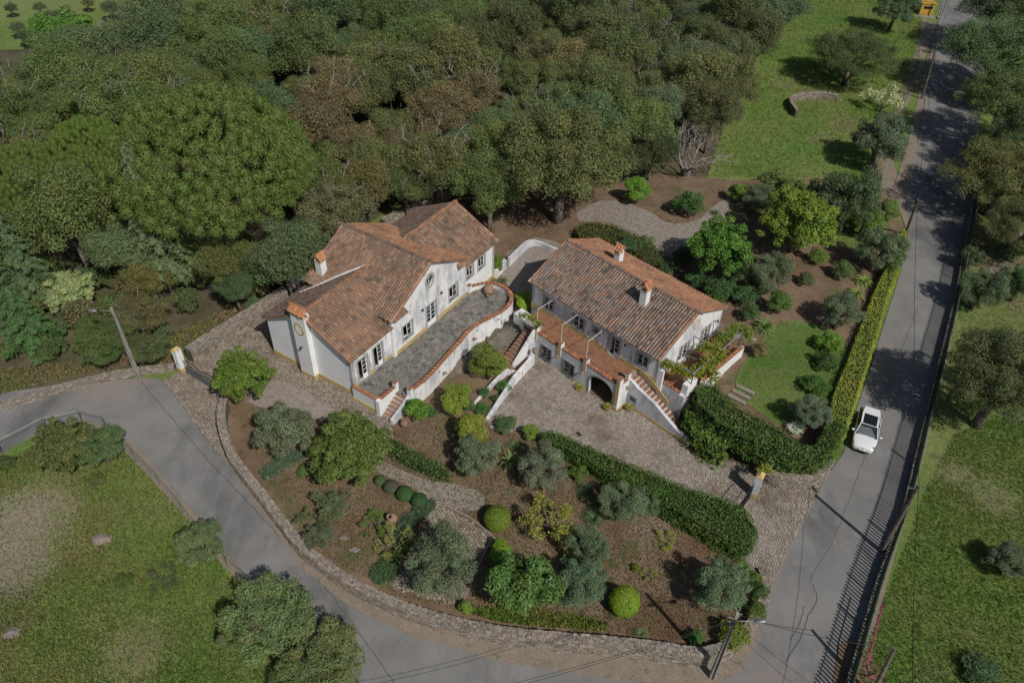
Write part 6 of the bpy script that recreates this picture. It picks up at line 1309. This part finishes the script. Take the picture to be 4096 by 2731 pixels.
tufts('short lawn grass', [(1795, 735), (1925, 770), (1935, 810), (1905, 900), (1850, 960), (1790, 965), (1690, 895), (1700, 850), (1745, 800)], 18000, .13, (.15, .25, .04), 'lawn_grass', Gin)
tufts('thin weeds and grass blades in the garden soil', [(530, 920), (620, 1110), (720, 1260), (900, 1365), (1200, 1440), (1640, 1475), (1730, 1380), (1720, 1290), (1500, 1180), (1240, 1010), (1000, 950), (880, 1010), (700, 960)], 26000, .18, (.14, .17, .055), 'weeds', Gin, .3)
tufts('grass and weeds under the oaks right of the fence', [(2245, 400), (2225, 560), (2190, 740), (2150, 980), (2420, 900), (2420, 380)], 12000, .25, (.11, .135, .04))
# leaf litter on the garden soil
def litter(label, rg, n, L, colr, name='leaf_litter', fn=Gin):
    A = np.array([gat(V(*p), fn)[:2] for p in rg]); x0, y0 = A.min(0); x1, y1 = A.max(0); P = rng.uniform([x0, y0], [x1, y1], (n * 3, 2)); P = P[inside(A, P)][:n]; nn = unit(rng.normal(0, .35, (len(P), 3)) + [0, 0, 1])
    o = link(name, leafmesh(name, np.stack([P[:, 0], P[:, 1], fn(P[:, 0], P[:, 1]) + .075], 1), nn, L, .6, vary(len(P), .4, .25), 'leaf')); o.color = (*colr, 1); tag(o, label, None, None, 'stuff')
litter('fallen leaves and pebbles scattered on the garden soil', [(530, 920), (620, 1110), (720, 1260), (900, 1365), (1200, 1440), (1640, 1475), (1730, 1380), (1720, 1290), (1500, 1180), (1240, 1010), (1000, 950), (880, 1010), (700, 960)], 12000, .09, (.27, .18, .105))
litter('dead leaves on the ground behind the houses', [(1030, 440), (1200, 560), (1300, 600), (1600, 600), (1850, 640), (1980, 600), (1850, 420), (1400, 430)], 6000, .12, (.24, .17, .1))

# ================================================================== gates and pillars
def gate_leaf(root, a, b, h, arch=.0, solid=0.0, sp=.13):
    a, b = np.array(a), np.array(b); L = np.linalg.norm((b - a)[:2]); t = (b - a) / L; n = int(L / sp); up = np.array([0, 0, 1.])
    MB().tube([a + up * .12, b + up * .12], .022, 5).build('rail', 'dark_metal', root); MB().tube([a + up * h * .5, b + up * h * .5], .02, 5).build('rail', 'dark_metal', root)
    MB().tube([a + t * L * k / 8 + up * (h + arch * math.sin(math.pi * k / 8)) for k in range(9)], .025, 5).build('rail', 'dark_metal', root)
    for k in range(n + 1):
        p = a + t * L * k / n; hh = h + arch * math.sin(math.pi * k / n) + .12; MB().tube([p + up * .08, p + up * hh], [.014, .011], 4).build('bar', 'dark_metal', root)
    if solid: MB().add([a + up * .14, b + up * .14, b + up * solid, a + up * solid, a + up * .14 + [.01, .02, 0], b + up * .14 + [.01, .02, 0], b + up * solid + [.01, .02, 0], a + up * solid + [.01, .02, 0]], [(0, 1, 2, 3), (7, 6, 5, 4), (0, 4, 5, 1), (3, 2, 6, 7), (0, 3, 7, 4), (1, 5, 6, 2)]).build('panel', 'grey_paint', root)
def pillar(label, p, w, d, h, rot, capmat='ochre'):
    r = thing('gate_pillar', label, 'pillar', tuple(p), rot); MB().box(-w / 2, w / 2, -d / 2, d / 2, -.3, h).build('shaft', 'whitewash', r)
    MB().box(-w / 2 - .012, w / 2 + .012, -d / 2 - .012, d / 2 + .012, -.3, .45).build('base_band', 'ochre', r)
    MB().add([(-w / 2 - .03, -d / 2 - .03, h + .002), (w / 2 + .03, -d / 2 - .03, h + .002), (w / 2 + .03, d / 2 + .03, h + .002), (-w / 2 - .03, d / 2 + .03, h + .002), (-w * .3, 0, h + .22), (w * .3, 0, h + .22)], [(3, 2, 1, 0), (0, 1, 5, 4), (2, 3, 4, 5), (1, 2, 5), (3, 0, 4)]).build('cap', capmat, r); return r
pillar('white gate pillar with yellow cap at the iron gate of the drive', gat((732, 1482)), .55, .5, 2.3, R(60))
pillar('whitewashed gate pillar overgrown with lime-green creeper at the courtyard gate', gat((3014, 1978)), .62, .5, 2.2, R(62))
vine('lime-green creeper on the courtyard gate pillar', [at(3035, 1890, 2.2), at(3062, 1868, 2.4), at(3078, 1880, 2.2)], .16, (.24, .28, .03), 240, .13, 'creeper', 'creeper')
g1 = thing('iron_gate', 'dark iron gate with curved top and sheet-metal base at the cobbled drive', 'gate', (0, 0, 0)); gate_leaf(g1, gat((750, 1494)), gat((815, 1535)), 1.35, .35, .75); gate_leaf(g1, gat((817, 1537)), gat((884, 1580)), 1.35, .35, .75)
g2_ = thing('iron_gate', 'barred iron gate between the creeper pillar and the tall laurel hedge', 'gate', (0, 0, 0)); pa, pb = gat((2998, 1992)), gat((2950, 2062)); dd = (pb - pa) / np.linalg.norm(pb - pa); gate_leaf(g2_, pa, pa + dd * 2.6, 1.7, .1, 0, .11)
# ================================================================== fence along the road, right
fl_ = [(2240, 400), (2234, 470), (2218, 560), (2183, 730), (2141, 900), (2107, 1034), (2073, 1180), (2040, 1269), (2007, 1361), (1978, 1460), (1951, 1555), (1920, 1660)]
FP_ = dense(smooth_path([gat(V(*p), Gout) for p in fl_], 2), .2, False); FP_ = [p for p in FP_]
stone_wall('long low rubble wall carrying the green fence beside the road', [p + [0, 0, .62] for p in FP_[::6]], Gout, .34, side=-1, sm=0, L=.3)
fn = thing('picket_fence', 'long dark green steel picket fence on the low wall beside the road', 'fence', (0, 0, 0))
S_ = np.concatenate([[0], np.cumsum([np.linalg.norm(b - a) for a, b in zip(FP_[:-1], FP_[1:])])]); FA = np.array(FP_)
def fp(s): return np.array([np.interp(s, S_, FA[:, c]) for c in range(3)])
def fz(p): return float(Gout(p[0], p[1])) + .60
bar = MB().box(-.042, .042, -.034, .034, -.15, 1.5); bo = bar.build('picket', 'green_paint', fn); bme = bo.data; bpy.data.objects.remove(bo)
bv = np.array([v_.co for v_ in bme.vertices]); bf = np.array([list(p.vertices) for p in bme.polygons]); ms_, ts_ = [], []
s = .3
while s < S_[-1]: p = fp(s); ms_.append(frame((1, 0, 0), (0, 1, 0), (0, 0, 1), (p[0], p[1], fz(p)))); ts_.append((1, 1, 1)); s += .27
instances(fn, 'picket', 'pickets', bv, bf, ms_, ts_, 'green_paint', 300, np.eye(4))
s = .2
while s + 2.6 < S_[-1]:
    p, q = fp(s), fp(s + 2.6); MB().box(p[0] - .035, p[0] + .035, p[1] - .035, p[1] + .035, fz(p) - .2, fz(p) + 1.62).build('post', 'green_paint', fn)
    for h in (.12, 1.32): MB().tube([(p[0], p[1], fz(p) + h), (q[0], q[1], fz(q) + h)], .03, 4).build('rail', 'green_paint', fn)
    s += 2.6
cb = tag(MB().tube([at(*V(x, y), z) for x, y, z in [(2027, 1385, 2.0), (2014, 1440, 1.95), (1999, 1500, 1.9), (1990, 1530, 1.7), (1996, 1552, 1.2), (2018, 1558, .8), (2033, 1550, .6)]], .04, 6).build('conduit', 'magenta', None, True), 'magenta plastic conduit draped along the green fence', 'pipe')
# wire fence, left
wf = thing('wire_fence', 'sagging galvanised wire-mesh fence along the outer side of the left road', 'fence', (0, 0, 0)); wl = [(-40, 1075), (6, 1043), (108, 990), (190, 972), (244, 985), (313, 1058), (368, 1114), (421, 1178), (470, 1240), (525, 1304), (585, 1357), (680, 1440), (760, 1520), (830, 1580)]
W_ = [gat(V(*p), Gout) for p in wl]
for i, p in enumerate(W_):
    MB().tube([p - [0, 0, .3], p + [random.uniform(-.08, .08), random.uniform(-.08, .08), 1.45]], .035, 6).build('post', 'galvanised', wf)
    if i:
        a = W_[i - 1]; MB().tube([a + [0, 0, 1.38], (a + p) / 2 + [0, 0, 1.33], p + [0, 0, 1.38]], .022, 5).build('top_rail', 'galvanised', wf)
        L = np.linalg.norm(p - a); m = MB(); n = int(L / .11)
        for k in range(n):
            for sg in (0, 1):
                s0 = a + (p - a) * k / n; s1 = a + (p - a) * min(1, (k + 6) / n); z0_, z1_ = (.06, 1.32) if sg else (1.32, .06); w_ = .006
                m.add([s0 + [0, 0, z0_ - w_], s1 + [0, 0, z1_ - w_], s1 + [0, 0, z1_ + w_], s0 + [0, 0, z0_ + w_]], [(0, 1, 2, 3)])
        tag(m.build('wire_mesh', 'net_green', wf), kind='stuff')
# ================================================================== poles, lamps, wires
def pole(label, base, h, w0, w1, mat, round_=False, name='utility_pole', top=None, cat='pole'):
    r = thing(name, label, cat, tuple(base)); t = Vector((0, 0, h)) if top is None else Vector(top) - Vector(base)
    m = MB()
    if round_: m.tube([(0, 0, -.5), tuple(t * .5), tuple(t)], [w0, (w0 + w1) / 2, w1], 10)
    else:
        for (z, w, d) in ((0, w0, w0 * .65), (1, w1, w1 * .65)):
            c = t * z - Vector((0, 0, .4 * (1 - z))); m.v += [(c.x - w / 2, c.y - d / 2, c.z), (c.x + w / 2, c.y - d / 2, c.z), (c.x + w / 2, c.y + d / 2, c.z), (c.x - w / 2, c.y + d / 2, c.z)]
        for f in [(3, 2, 1, 0), (4, 5, 6, 7), (0, 1, 5, 4), (1, 2, 6, 5), (2, 3, 7, 6), (3, 0, 4, 7)]: m.f.append(list(f)); m.m.append(0); m.t.append((1, 1, 1))
    m.build('shaft', mat, r); return r, t
def lamp_head(r, p0, p1):
    p0, p1 = Vector(p0), Vector(p1); d = (p1 - p0).normalized(); MB().tube([p0, p0 + d * .25 + Vector((0, 0, .18)), p1], .03, 6).build('arm', 'galvanised', r, True)
    c = p1 + d * .3; Mx = Matrix.Translation(c) @ d.to_track_quat('X', 'Z').to_matrix().to_4x4() @ Matrix.Diagonal((.34, .14, .10, 1))
    MB().lathe([(.01, 1), (.5, .86), (.87, .5), (1, 0), (.8, -.5), (.01, -.7)], 14, Mx).build('lamp_head', 'galvanised', r, True)
b1 = gat(V(322, 874), Gout); r1, t1 = pole('tall concrete street lamp post at the bend of the left road', b1, 7.4, .34, .16, 'concrete', name='street_lamp', cat='street lamp')
hd = at(*V(213, 713), float(b1[2]) + 7.0) - b1; lamp_head(r1, (0, 0, 6.9), tuple(hd + (np.array([0, 0, 6.9]) - hd) * .18))
MB().tube([(.0, -.13, .2), (.0, -.12, 6.8)], .02, 4).build('cable', 'black', r1)
b2 = gat((2847, 2708), Gout); r2, t2 = pole('concrete pole with lamp and cable bundle at the garden wall corner', b2, 7.3, .36, .16, 'concrete', name='street_lamp', cat='street lamp')
lh = at(3035, 2486, 6.6) - b2; lamp_head(r2, (0, 0, 6.3), tuple(lh * .82 + np.array([0, 0, 6.6]) * .18))
for k in range(3): MB().tube([(.05 * k - .05, -.17, .1), (.04 * k - .04, -.14, 3), (.05 * k - .05, -.12, 6.8)], .016, 4).build('cable', 'black', r2)
for (dx, dz) in ((-.35, 6.75), (.3, 7.1), (-.3, 6.3)): MB().tube([(0, 0, dz), (dx, .05, dz + .02)], .03, 5).build('bracket', 'galvanised', r2)
MB().tube([(0, -.14, 6.4), (-.45, -.1, 6.3), (-.5, -.05, 6.2)], .07, 6).build('cable_joint', 'black', r2)
b3 = gat((3525, 2204), Gout); r3, t3 = pole('dark wooden utility pole standing in front of the green fence, south of the car', b3, 7.1, .16, .11, 'bark', True)
b4 = gat((3612, 962), Gout); r4, t4 = pole('wooden utility pole at the upper end of the roadside hedge', b4, 7, .15, .10, 'bark', True, top=at(3672, 798, 7.2))
b5 = gat((3688, 395), Gout); r5, t5 = pole('far wooden utility pole on the shoulder of the upper road', b5, 8, .15, .10, 'bark', True, top=at(3750, 172, 8.5))
b6 = gat((3480, 2790), Gout); r6, t6 = pole('short leaning wooden pole at the bottom edge of the picture', b6, 5, .15, .10, 'bark', True, top=at(3579, 2592, 4.6))
b7 = gat((3762, 80), Gout); r7, t7 = pole('street lamp beside the yellow hut at the end of the road', b7, 6, .13, .10, 'concrete', True, name='street_lamp', cat='street lamp'); lamp_head(r7, (0, 0, 5.9), (1.2, -.2, 6.1))
for r_, t_ in ((r3, t3), (r4, t4), (r5, t5)): MB().tube([tuple(t_ * .96 + Vector((-.5, 0, 0))), tuple(t_ * .96 + Vector((.5, 0, 0)))], .04, 4).build('crossarm', 'bark', r_)
def wire(label, a, b, sag=.35, r=.014): 
    a, b = np.array(a, float), np.array(b, float); return tag(MB().tube([a + (b - a) * k / 14 - np.array([0, 0, sag * 4 * (k / 14) * (1 - k / 14)]) for k in range(15)], r, 4).build('overhead_wire', 'black'), label, 'wire')
w3, w4, w5, w6, w2_ = [np.array(b) + np.array(t) for b, t in ((b3, t3), (b4, t4), (b5, t5), (b6, t6), (b2, t2))]
wire('overhead cable from the pole by the fence up to the pole at the hedge end', w3, w4, .9, .018); wire('overhead cable between the two upper wooden poles', w4, w5, .6, .018); wire('cable running on from the far wooden pole towards the yellow hut', w5, np.array(b7) + [0, 0, 6], .3, .016)
wire('long overhead cable running out of the picture over the right-hand meadow', w3, at(3655, 3000, 6.8), .5, .018); wire('pale cable spanning the road from corner pole to leaning pole', w2_ - [0, 0, .15], w6, .45, .02)
wire('thin cable from the corner pole crossing the lower road leftwards', w2_ - [0, 0, .6], at(1500, 2860, 5.5), .6, .014); wire('second thin cable from the corner pole crossing the lower road leftwards', w2_ - [0, 0, .75], at(1500, 2880, 5.3), .6, .014)
wire('thin cable dropping from the corner pole to the bottom edge', w2_ - [0, 0, 1.5], at(3230, 2780, 4.5), .2, .012); wire('thin cable from the lamp arm to the bottom edge', w2_ - [0, 0, .9], at(3330, 2790, 4.8), .2, .012)
wire('thin cable from the hedge-end pole across the upper road', w4, w5 + [6, 2, -.8], .3, .012)
# ================================================================== car and driver
hx = np.array([26.80, 40.35]); rx_ = np.array([28.52, 44.05]); hd_ = (hx - rx_) / np.linalg.norm(hx - rx_); cc_ = (hx + rx_) / 2 + [0.02, .12]; th = math.atan2(hd_[1], hd_[0])
car = thing('parked_car', 'white hatchback with black panoramic roof driving on the road beside the hedge', 'car', (cc_[0], cc_[1], float(Gout(*cc_)) + .05), th); car.name = 'car'
def loft(m, st, sec):
    n = len(sec(*st[0][1:])); vs = []
    for s in st: vs += [(s[0], y, z) for y, z in sec(*s[1:])]
    fs = [(i * n + k, i * n + (k + 1) % n, (i + 1) * n + (k + 1) % n, (i + 1) * n + k) for i in range(len(st) - 1) for k in range(n)] + [tuple(range(n))[::-1], tuple((len(st) - 1) * n + k for k in range(n))]
    m.add(vs, fs)
def hull(w, b, d): return [(-w * .88, .2), (w * .88, .2), (w * .98, .34), (w, .55), (w * .985, b - .08), (w * .93, b), (w * .6, d - .01), (0, d + .015), (-w * .6, d - .01), (-w * .93, b), (-w * .985, b - .08), (-w, .55), (-w * .98, .34)]
m = MB(); loft(m, [(-2.11, .70, .80, .84), (-2.04, .80, .90, .95), (-1.8, .87, .95, 1.0), (-1.3, .90, .97, 1.0), (-.4, .90, .95, .99), (.5, .90, .93, .97), (1.0, .895, .90, .96), (1.4, .88, .86, .92), (1.75, .84, .78, .85), (1.98, .74, .68, .74), (2.10, .60, .58, .62)], hull)
bd = m.build('body', 'car_paint', car, True); bd.modifiers.new('sub', 'SUBSURF').levels = 1
wb_, wt = .79, .60
def quad(m, *p): m.add(p, [tuple(range(len(p)))])
m = MB(); quad(m, (.98, -wb_, .95), (.98, wb_, .95), (.22, wt, 1.40), (.22, -wt, 1.40)); m.build('windscreen', 'glass', car)
for sgn in (-1, 1):
    m = MB(); quad(m, (.95, sgn * (wb_ + .03), .95), (-1.75, sgn * (wb_ + .02), .98), (-1.55, sgn * (wt + .01), 1.38), (.22, sgn * (wt + .01), 1.385)); m.build('side_window', 'car_glass', car)
    MB().tube([(1.02, sgn * (wb_ + .02), .95), (.22, sgn * (wt + .01), 1.41), (-.8, sgn * (wt + .03), 1.445), (-1.5, sgn * (wt + .01), 1.40), (-1.98, sgn * (wb_ - .02), .98)], [.03, .04, .04, .05, .06], 6).build('roof_rail', 'car_paint', car, True)
    MB().tube([(-.45, sgn * (wb_ + .035), .96), (-.42, sgn * (wt + .03), 1.40)], .03, 5).build('door_pillar', 'black', car)
    mir = MB().lathe([(.01, .9), (.7, .6), (1, 0), (.8, -.7), (.01, -.9)], 10, Matrix.Translation((.72, sgn * 1.02, .98)) @ Matrix.Diagonal((.09, .13, .08, 1))); mir.tube([(.72, sgn * .85, .95), (.72, sgn * .95, .97)], .03, 5); mir.build('mirror', 'car_paint', car, True)
    MB().add([(2.02, sgn * .45, .66), (1.90, sgn * .76, .70), (1.62, sgn * .835, .80), (1.80, sgn * .62, .785), (1.95, sgn * .40, .72)], [(0, 1, 2, 3, 4)]).build('headlight', 'glass', car)
    MB().box(-2.1, -2.0, sgn * .72 - .1, sgn * .72 + .1, .72, .88).build('tail_light', 'magenta', car)
    for wx in (1.28, -1.30):
        T = Matrix.Translation((wx, sgn * .80, .315)) @ Matrix.Rotation(R(90), 4, 'X'); w_ = MB().lathe([(.18, -.105), (.30, -.11), (.315, -.06), (.315, .06), (.30, .11), (.18, .105)], 24, T).build('wheel', 'rubber', car); MB().lathe([(.01, .098), (.17, .09), (.20, .1), (.20, -.1), (.01, -.1)], 18, T @ Matrix.Rotation(0, 4, 'X')).build('rim', 'galvanised', w_)
m = MB(); m.prism([(.24, -wt), (.24, wt), (-.6, wt + .02), (-1.2, wt + .01), (-1.62, wt - .05), (-1.62, -wt + .05), (-1.2, -wt - .01), (-.6, -wt - .02)], 1.40, 1.445); m.build('roof', 'car_paint', car)
MB().box(-.95, .2, -.50, .50, 1.446, 1.456).build('panoramic_roof', 'car_glass', car); MB().box(-.36, -.30, -.50, .50, 1.457, 1.47).build('roof_bar', 'black', car)
m = MB(); quad(m, (-1.6, -wt + .04, 1.40), (-1.6, wt - .04, 1.40), (-2.0, wb_ - .06, .98), (-2.0, -wb_ + .06, .98)); m.build('rear_window', 'car_glass', car); MB().box(-1.80, -1.60, -.56, .56, 1.395, 1.425).build('spoiler', 'car_paint', car)
MB().add([(2.09, -.40, .50), (2.09, .40, .50), (2.03, .44, .66), (2.03, -.44, .66)], [(0, 1, 2, 3)]).build('grille', 'black', car); MB().add([(2.12, -.55, .25), (2.12, .55, .25), (2.125, .5, .38), (2.125, -.5, .38)], [(0, 1, 2, 3)]).build('lower_intake', 'black', car)
MB().box(2.10, 2.13, -.26, .26, .42, .52).build('number_plate', 'white_paint', car); MB().box(2.085, 2.11, -.06, .06, .57, .64).build('badge', 'chrome', car)
MB().box(.3, 1.0, -.74, .74, .75, .93).build('dashboard', 'black', car); MB().box(-1.7, .3, -.72, .72, .30, .62).build('cabin_floor', 'black', car)
for sgn in (-1, 1):
    for xx in (-.35, -1.25): MB().box(xx - .55, xx, sgn * .38 - .24, sgn * .38 + .24, .6, .78).box(xx - .62, xx - .48, sgn * .38 - .22, sgn * .38 + .22, .78, 1.2).build('seat', 'black', car)
def figure(name, label, joints, bones, mats, loc, rot, parent=None):
    me = bpy.data.meshes.new('body'); me.from_pydata([j[0] for j in joints], bones, []); root = thing(name, label, 'person', loc, rot); o = link('body', me, root); o.modifiers.new('skin', 'SKIN'); s_ = me.skin_vertices[0].data
    for v_, j in zip(s_, joints): v_.radius = (j[1], j[1] * (j[2] if len(j) > 2 else 1))
    s_[0].use_root = True; sb = o.modifiers.new('sub', 'SUBSURF'); sb.levels = 1; sb.render_levels = 2; me.materials.append(MATS[mats]); return root
J = [((-.55, -.38, .80), .16), ((-.62, -.38, 1.0), .17), ((-.62, -.38, 1.14), .12), ((-.60, -.38, 1.22), .055), ((-.2, -.38, .82), .09), ((-.2, -.48, .80), .08), ((-.5, -.20, 1.12), .06), ((-.28, -.14, .98), .05), ((.02, -.28, 1.02), .035), ((-.5, -.56, 1.12), .06), ((-.28, -.62, .98), .05), ((.02, -.48, 1.02), .035)]
dv = figure('person', 'driver in a pinkish shirt behind the wheel of the white car', J, [(0, 1), (1, 2), (2, 3), (0, 4), (0, 5), (2, 6), (6, 7), (7, 8), (2, 9), (9, 10), (10, 11)], 'pink_cloth', tuple(car.location), th)
MB().lathe([(.01, .13), (.06, .12), (.085, .04), (.08, -.04), (.05, -.12), (.01, -.13)], 14, Matrix.Translation((-.57, -.38, 1.30))).build('head', 'skin', dv, True); MB().lathe([(.01, .145), (.07, .13), (.095, .05), (.09, -.02)], 14, Matrix.Translation((-.585, -.38, 1.305))).build('hair', 'black', dv, True)
for sy in (-.28, -.48): MB().lathe([(.01, .05), (.035, .02), (.035, -.03), (.01, -.05)], 8, Matrix.Translation((.05, sy, 1.03))).build('hand', 'skin', dv, True)
MB().lathe([(.16, .012), (.18, 0), (.16, -.012)], 20, Matrix.Translation((.12, -.38, 1.02)) @ Matrix.Rotation(R(65), 4, 'Y')).build('steering_wheel', 'black', car)
# ================================================================== jars, pots and small things
JAR = [(.01, 0), (.16, .0), (.28, .12), (.42, .38), (.47, .62), (.42, .86), (.28, 1.04), (.19, 1.12), (.20, 1.18), (.25, 1.22), (.25, 1.26), (.19, 1.26), (.14, 1.18), (.13, 1.0)]
def jar(label, loc, s, rot=None, name='clay_jar', cat='jar'):
    Mx = Matrix.Diagonal((s, s, s, 1)); Mx = (rot.to_4x4() if rot else Matrix.Identity(4)) @ Mx; r = thing(name, label, cat, tuple(loc)); MB().lathe(JAR, 24, Mx).build('vessel', 'clay', r, True)
    MB().lathe([(.01, 1.02), (.135, 1.02)], 16, Mx).build('painted_dark_disc', 'black', r); return r  # black disc paints the darkness inside the jar mouth
from mathutils import Euler
jar('big clay jar lying on its side on the round end of the flagstone terrace', at(*Za(1492, 612), 3.1), 1.0, Euler((R(97), 0, R(8)), 'XYZ').to_matrix()); 
jar('small clay jar beside the wall at the foot of the terrace stairs', gat(Za(968, 1500)), .62); jar('large broken clay jar half sunk in the garden soil', gat(V(905, 1190)) + [0, 0, -.25], .85, Euler((R(20), R(-12), 0)).to_matrix()); jar('squat dark urn on the white wall at the lower landing', L2(.62, -.85, 1.75), .42)
def pot(label, p, s):
    r = thing('flower_pot', label, 'flower pot', tuple(p)); MB().lathe([(.01, 0), (.16, 0), (.24, .34), (.27, .34), (.27, .40), (.22, .40), (.20, .32), (.01, .32)], 18, Matrix.Diagonal((s, s, s, 1))).build('pot', 'terracotta', r)
    o = link('leaves', PROTO['agave'][0][2][0][1], r); o.location = (0, 0, .33 * s); o.scale = (.42 * s, .42 * s, .5 * s); o.color = (.14, .17, .05, 1)
pot('potted plant left of the garage arch', L2(5.25, -.38, .3), 1.1); pot('potted plant right of the garage arch', L2(8.25, -.4, .3), 1.1); pot('potted plant at the foot of the long stairs wall', L2(9.45, .85, .3), 1.0)
tag(MB().box(-.3, .3, -.2, .2, -.05, .075).build('drain_cover', 'dark_metal'), 'rusty drain cover in the courtyard cobbles', 'drain'); o = bpy.data.objects['drain_cover']; o.location = gat(Zb(640, 1395)) + [0, 0, .0]; o.rotation_euler = (0, 0, R(35))
ch = thing('wooden_chair', 'small brown wooden chair behind the drive wall', 'chair', tuple(gat((1105, 1150), Gout)), R(40)); MB().box(-.22, .22, -.22, .22, .42, .46).build('seat', 'wood', ch); MB().box(-.22, .22, .19, .22, .5, .95).build('backrest', 'wood', ch)
for sx in (-1, 1):
    for sy in (-1, 1): MB().box(sx * .19 - .02, sx * .19 + .02, sy * .19 - .02, sy * .19 + .02, 0, .42).build('leg', 'wood', ch)
# satellite dish mast
dm = thing('satellite_dish', 'satellite dish and aerial on a tall mast above the wood', 'antenna', tuple(gat(V(1492, 460))), 0); mt = Vector(at(2572, 432, 8.6)) - dm.location; mt2 = Vector((mt.x, mt.y, 0)); MB().tube([mt2, mt], .035, 6).build('mast', 'galvanised', dm)
MB().lathe([(.01, -.09), (.18, -.06), (.32, .02), (.32, .035), (.18, -.045), (.01, -.075)], 20, Matrix.Translation(mt + Vector((.15, -.3, -.7))) @ Euler((R(65), 0, R(10))).to_matrix().to_4x4()).build('dish', 'concrete', dm, True)
MB().tube([tuple(mt + Vector((.15, -.3, -.85))), tuple(mt + Vector((.2, -.75, -.5)))], .015, 4).build('feed_arm', 'galvanised', dm)
MB().tube([tuple(mt + Vector((-.9, 0, -.02))), tuple(mt + Vector((.5, 0, -.02)))], .014, 4).build('aerial_boom', 'galvanised', dm)
for k in range(7): MB().tube([tuple(mt + Vector((-.85 + k * .2, -.28, -.02))), tuple(mt + Vector((-.85 + k * .2, .28, -.02)))], .009, 4).build('aerial_rod', 'galvanised', dm)
# yellow hut
hb = gat((3702, 62), Gout); hut2 = thing('yellow_hut', 'small mustard-yellow hut with a dark window strip beside the upper road', 'hut', tuple(hb), R(-4)); hut2.scale = (.68, .68, .68); wall_panel([(-1.6, -.2), (1.6, -.2), (1.6, 2.6), (-1.6, 2.6)], [rect(-1.0, 1.1, 1.4, 2.1)], 0, .15).build('wall', 'yellow_wall', hut2)
MB().box(-1.6, -1.45, .16, 2.6, -.2, 2.6).build('wall', 'yellow_wall', hut2); MB().box(1.45, 1.6, .16, 2.6, -.2, 2.6).build('wall', 'yellow_wall', hut2); MB().box(-1.6, 1.6, 2.61, 2.75, -.2, 2.6).build('wall', 'yellow_wall', hut2); MB().box(-1.75, 1.75, -.15, 2.9, 2.602, 2.75).build('roof', 'yellow_wall', hut2)
MB().box(-1.0, 1.1, .06, .08, 1.4, 2.1).build('window', 'car_glass', hut2); tag(MB().box(-2.2, 2.4, -1.2, -1.0, -.2, .25).build('garden_wall', 'concrete'), 'low concrete kerb wall in front of the yellow hut', 'wall'); bpy.data.objects['garden_wall'].name; o = col.objects[-1]; o.location = hb; o.rotation_euler = (0, 0, R(-4))
# loose pale stones in the fields and garden
for i, (x, y, s, lab) in enumerate([(236, 1238, .5, 'pale flat rock in the left field'), (30, 1452, .4, 'half-buried pale rock at the left field edge'), (1010, 1150, .0, ''), (1045, 1390, .0, ''), (790, 1235, .22, 'pale garden stone under the ragged bush'), (815, 1262, .25, 'second pale garden stone near the ragged bush'), (1062, 1192, .22, 'round grey stone at the edge of the cobbled path')]):
    if not s: continue
    c = gat(V(x, y), Gout if x < 500 else Gin); bm = bmesh.new(); bmesh.ops.create_icosphere(bm, subdivisions=2, radius=1)
    for v_ in bm.verts: v_.co = Vector((v_.co.x * 1.4, v_.co.y, v_.co.z * .45)) * (1 + .25 * math.sin(v_.co.x * 4 + i) * math.cos(v_.co.y * 5))
    me = bpy.data.meshes.new('rock'); bm.to_mesh(me); bm.free(); me.materials.append(MATS['kerb']); o = link('rock', me); o.location = c; o.scale = (s, s, s); tag(o, lab, 'rock')
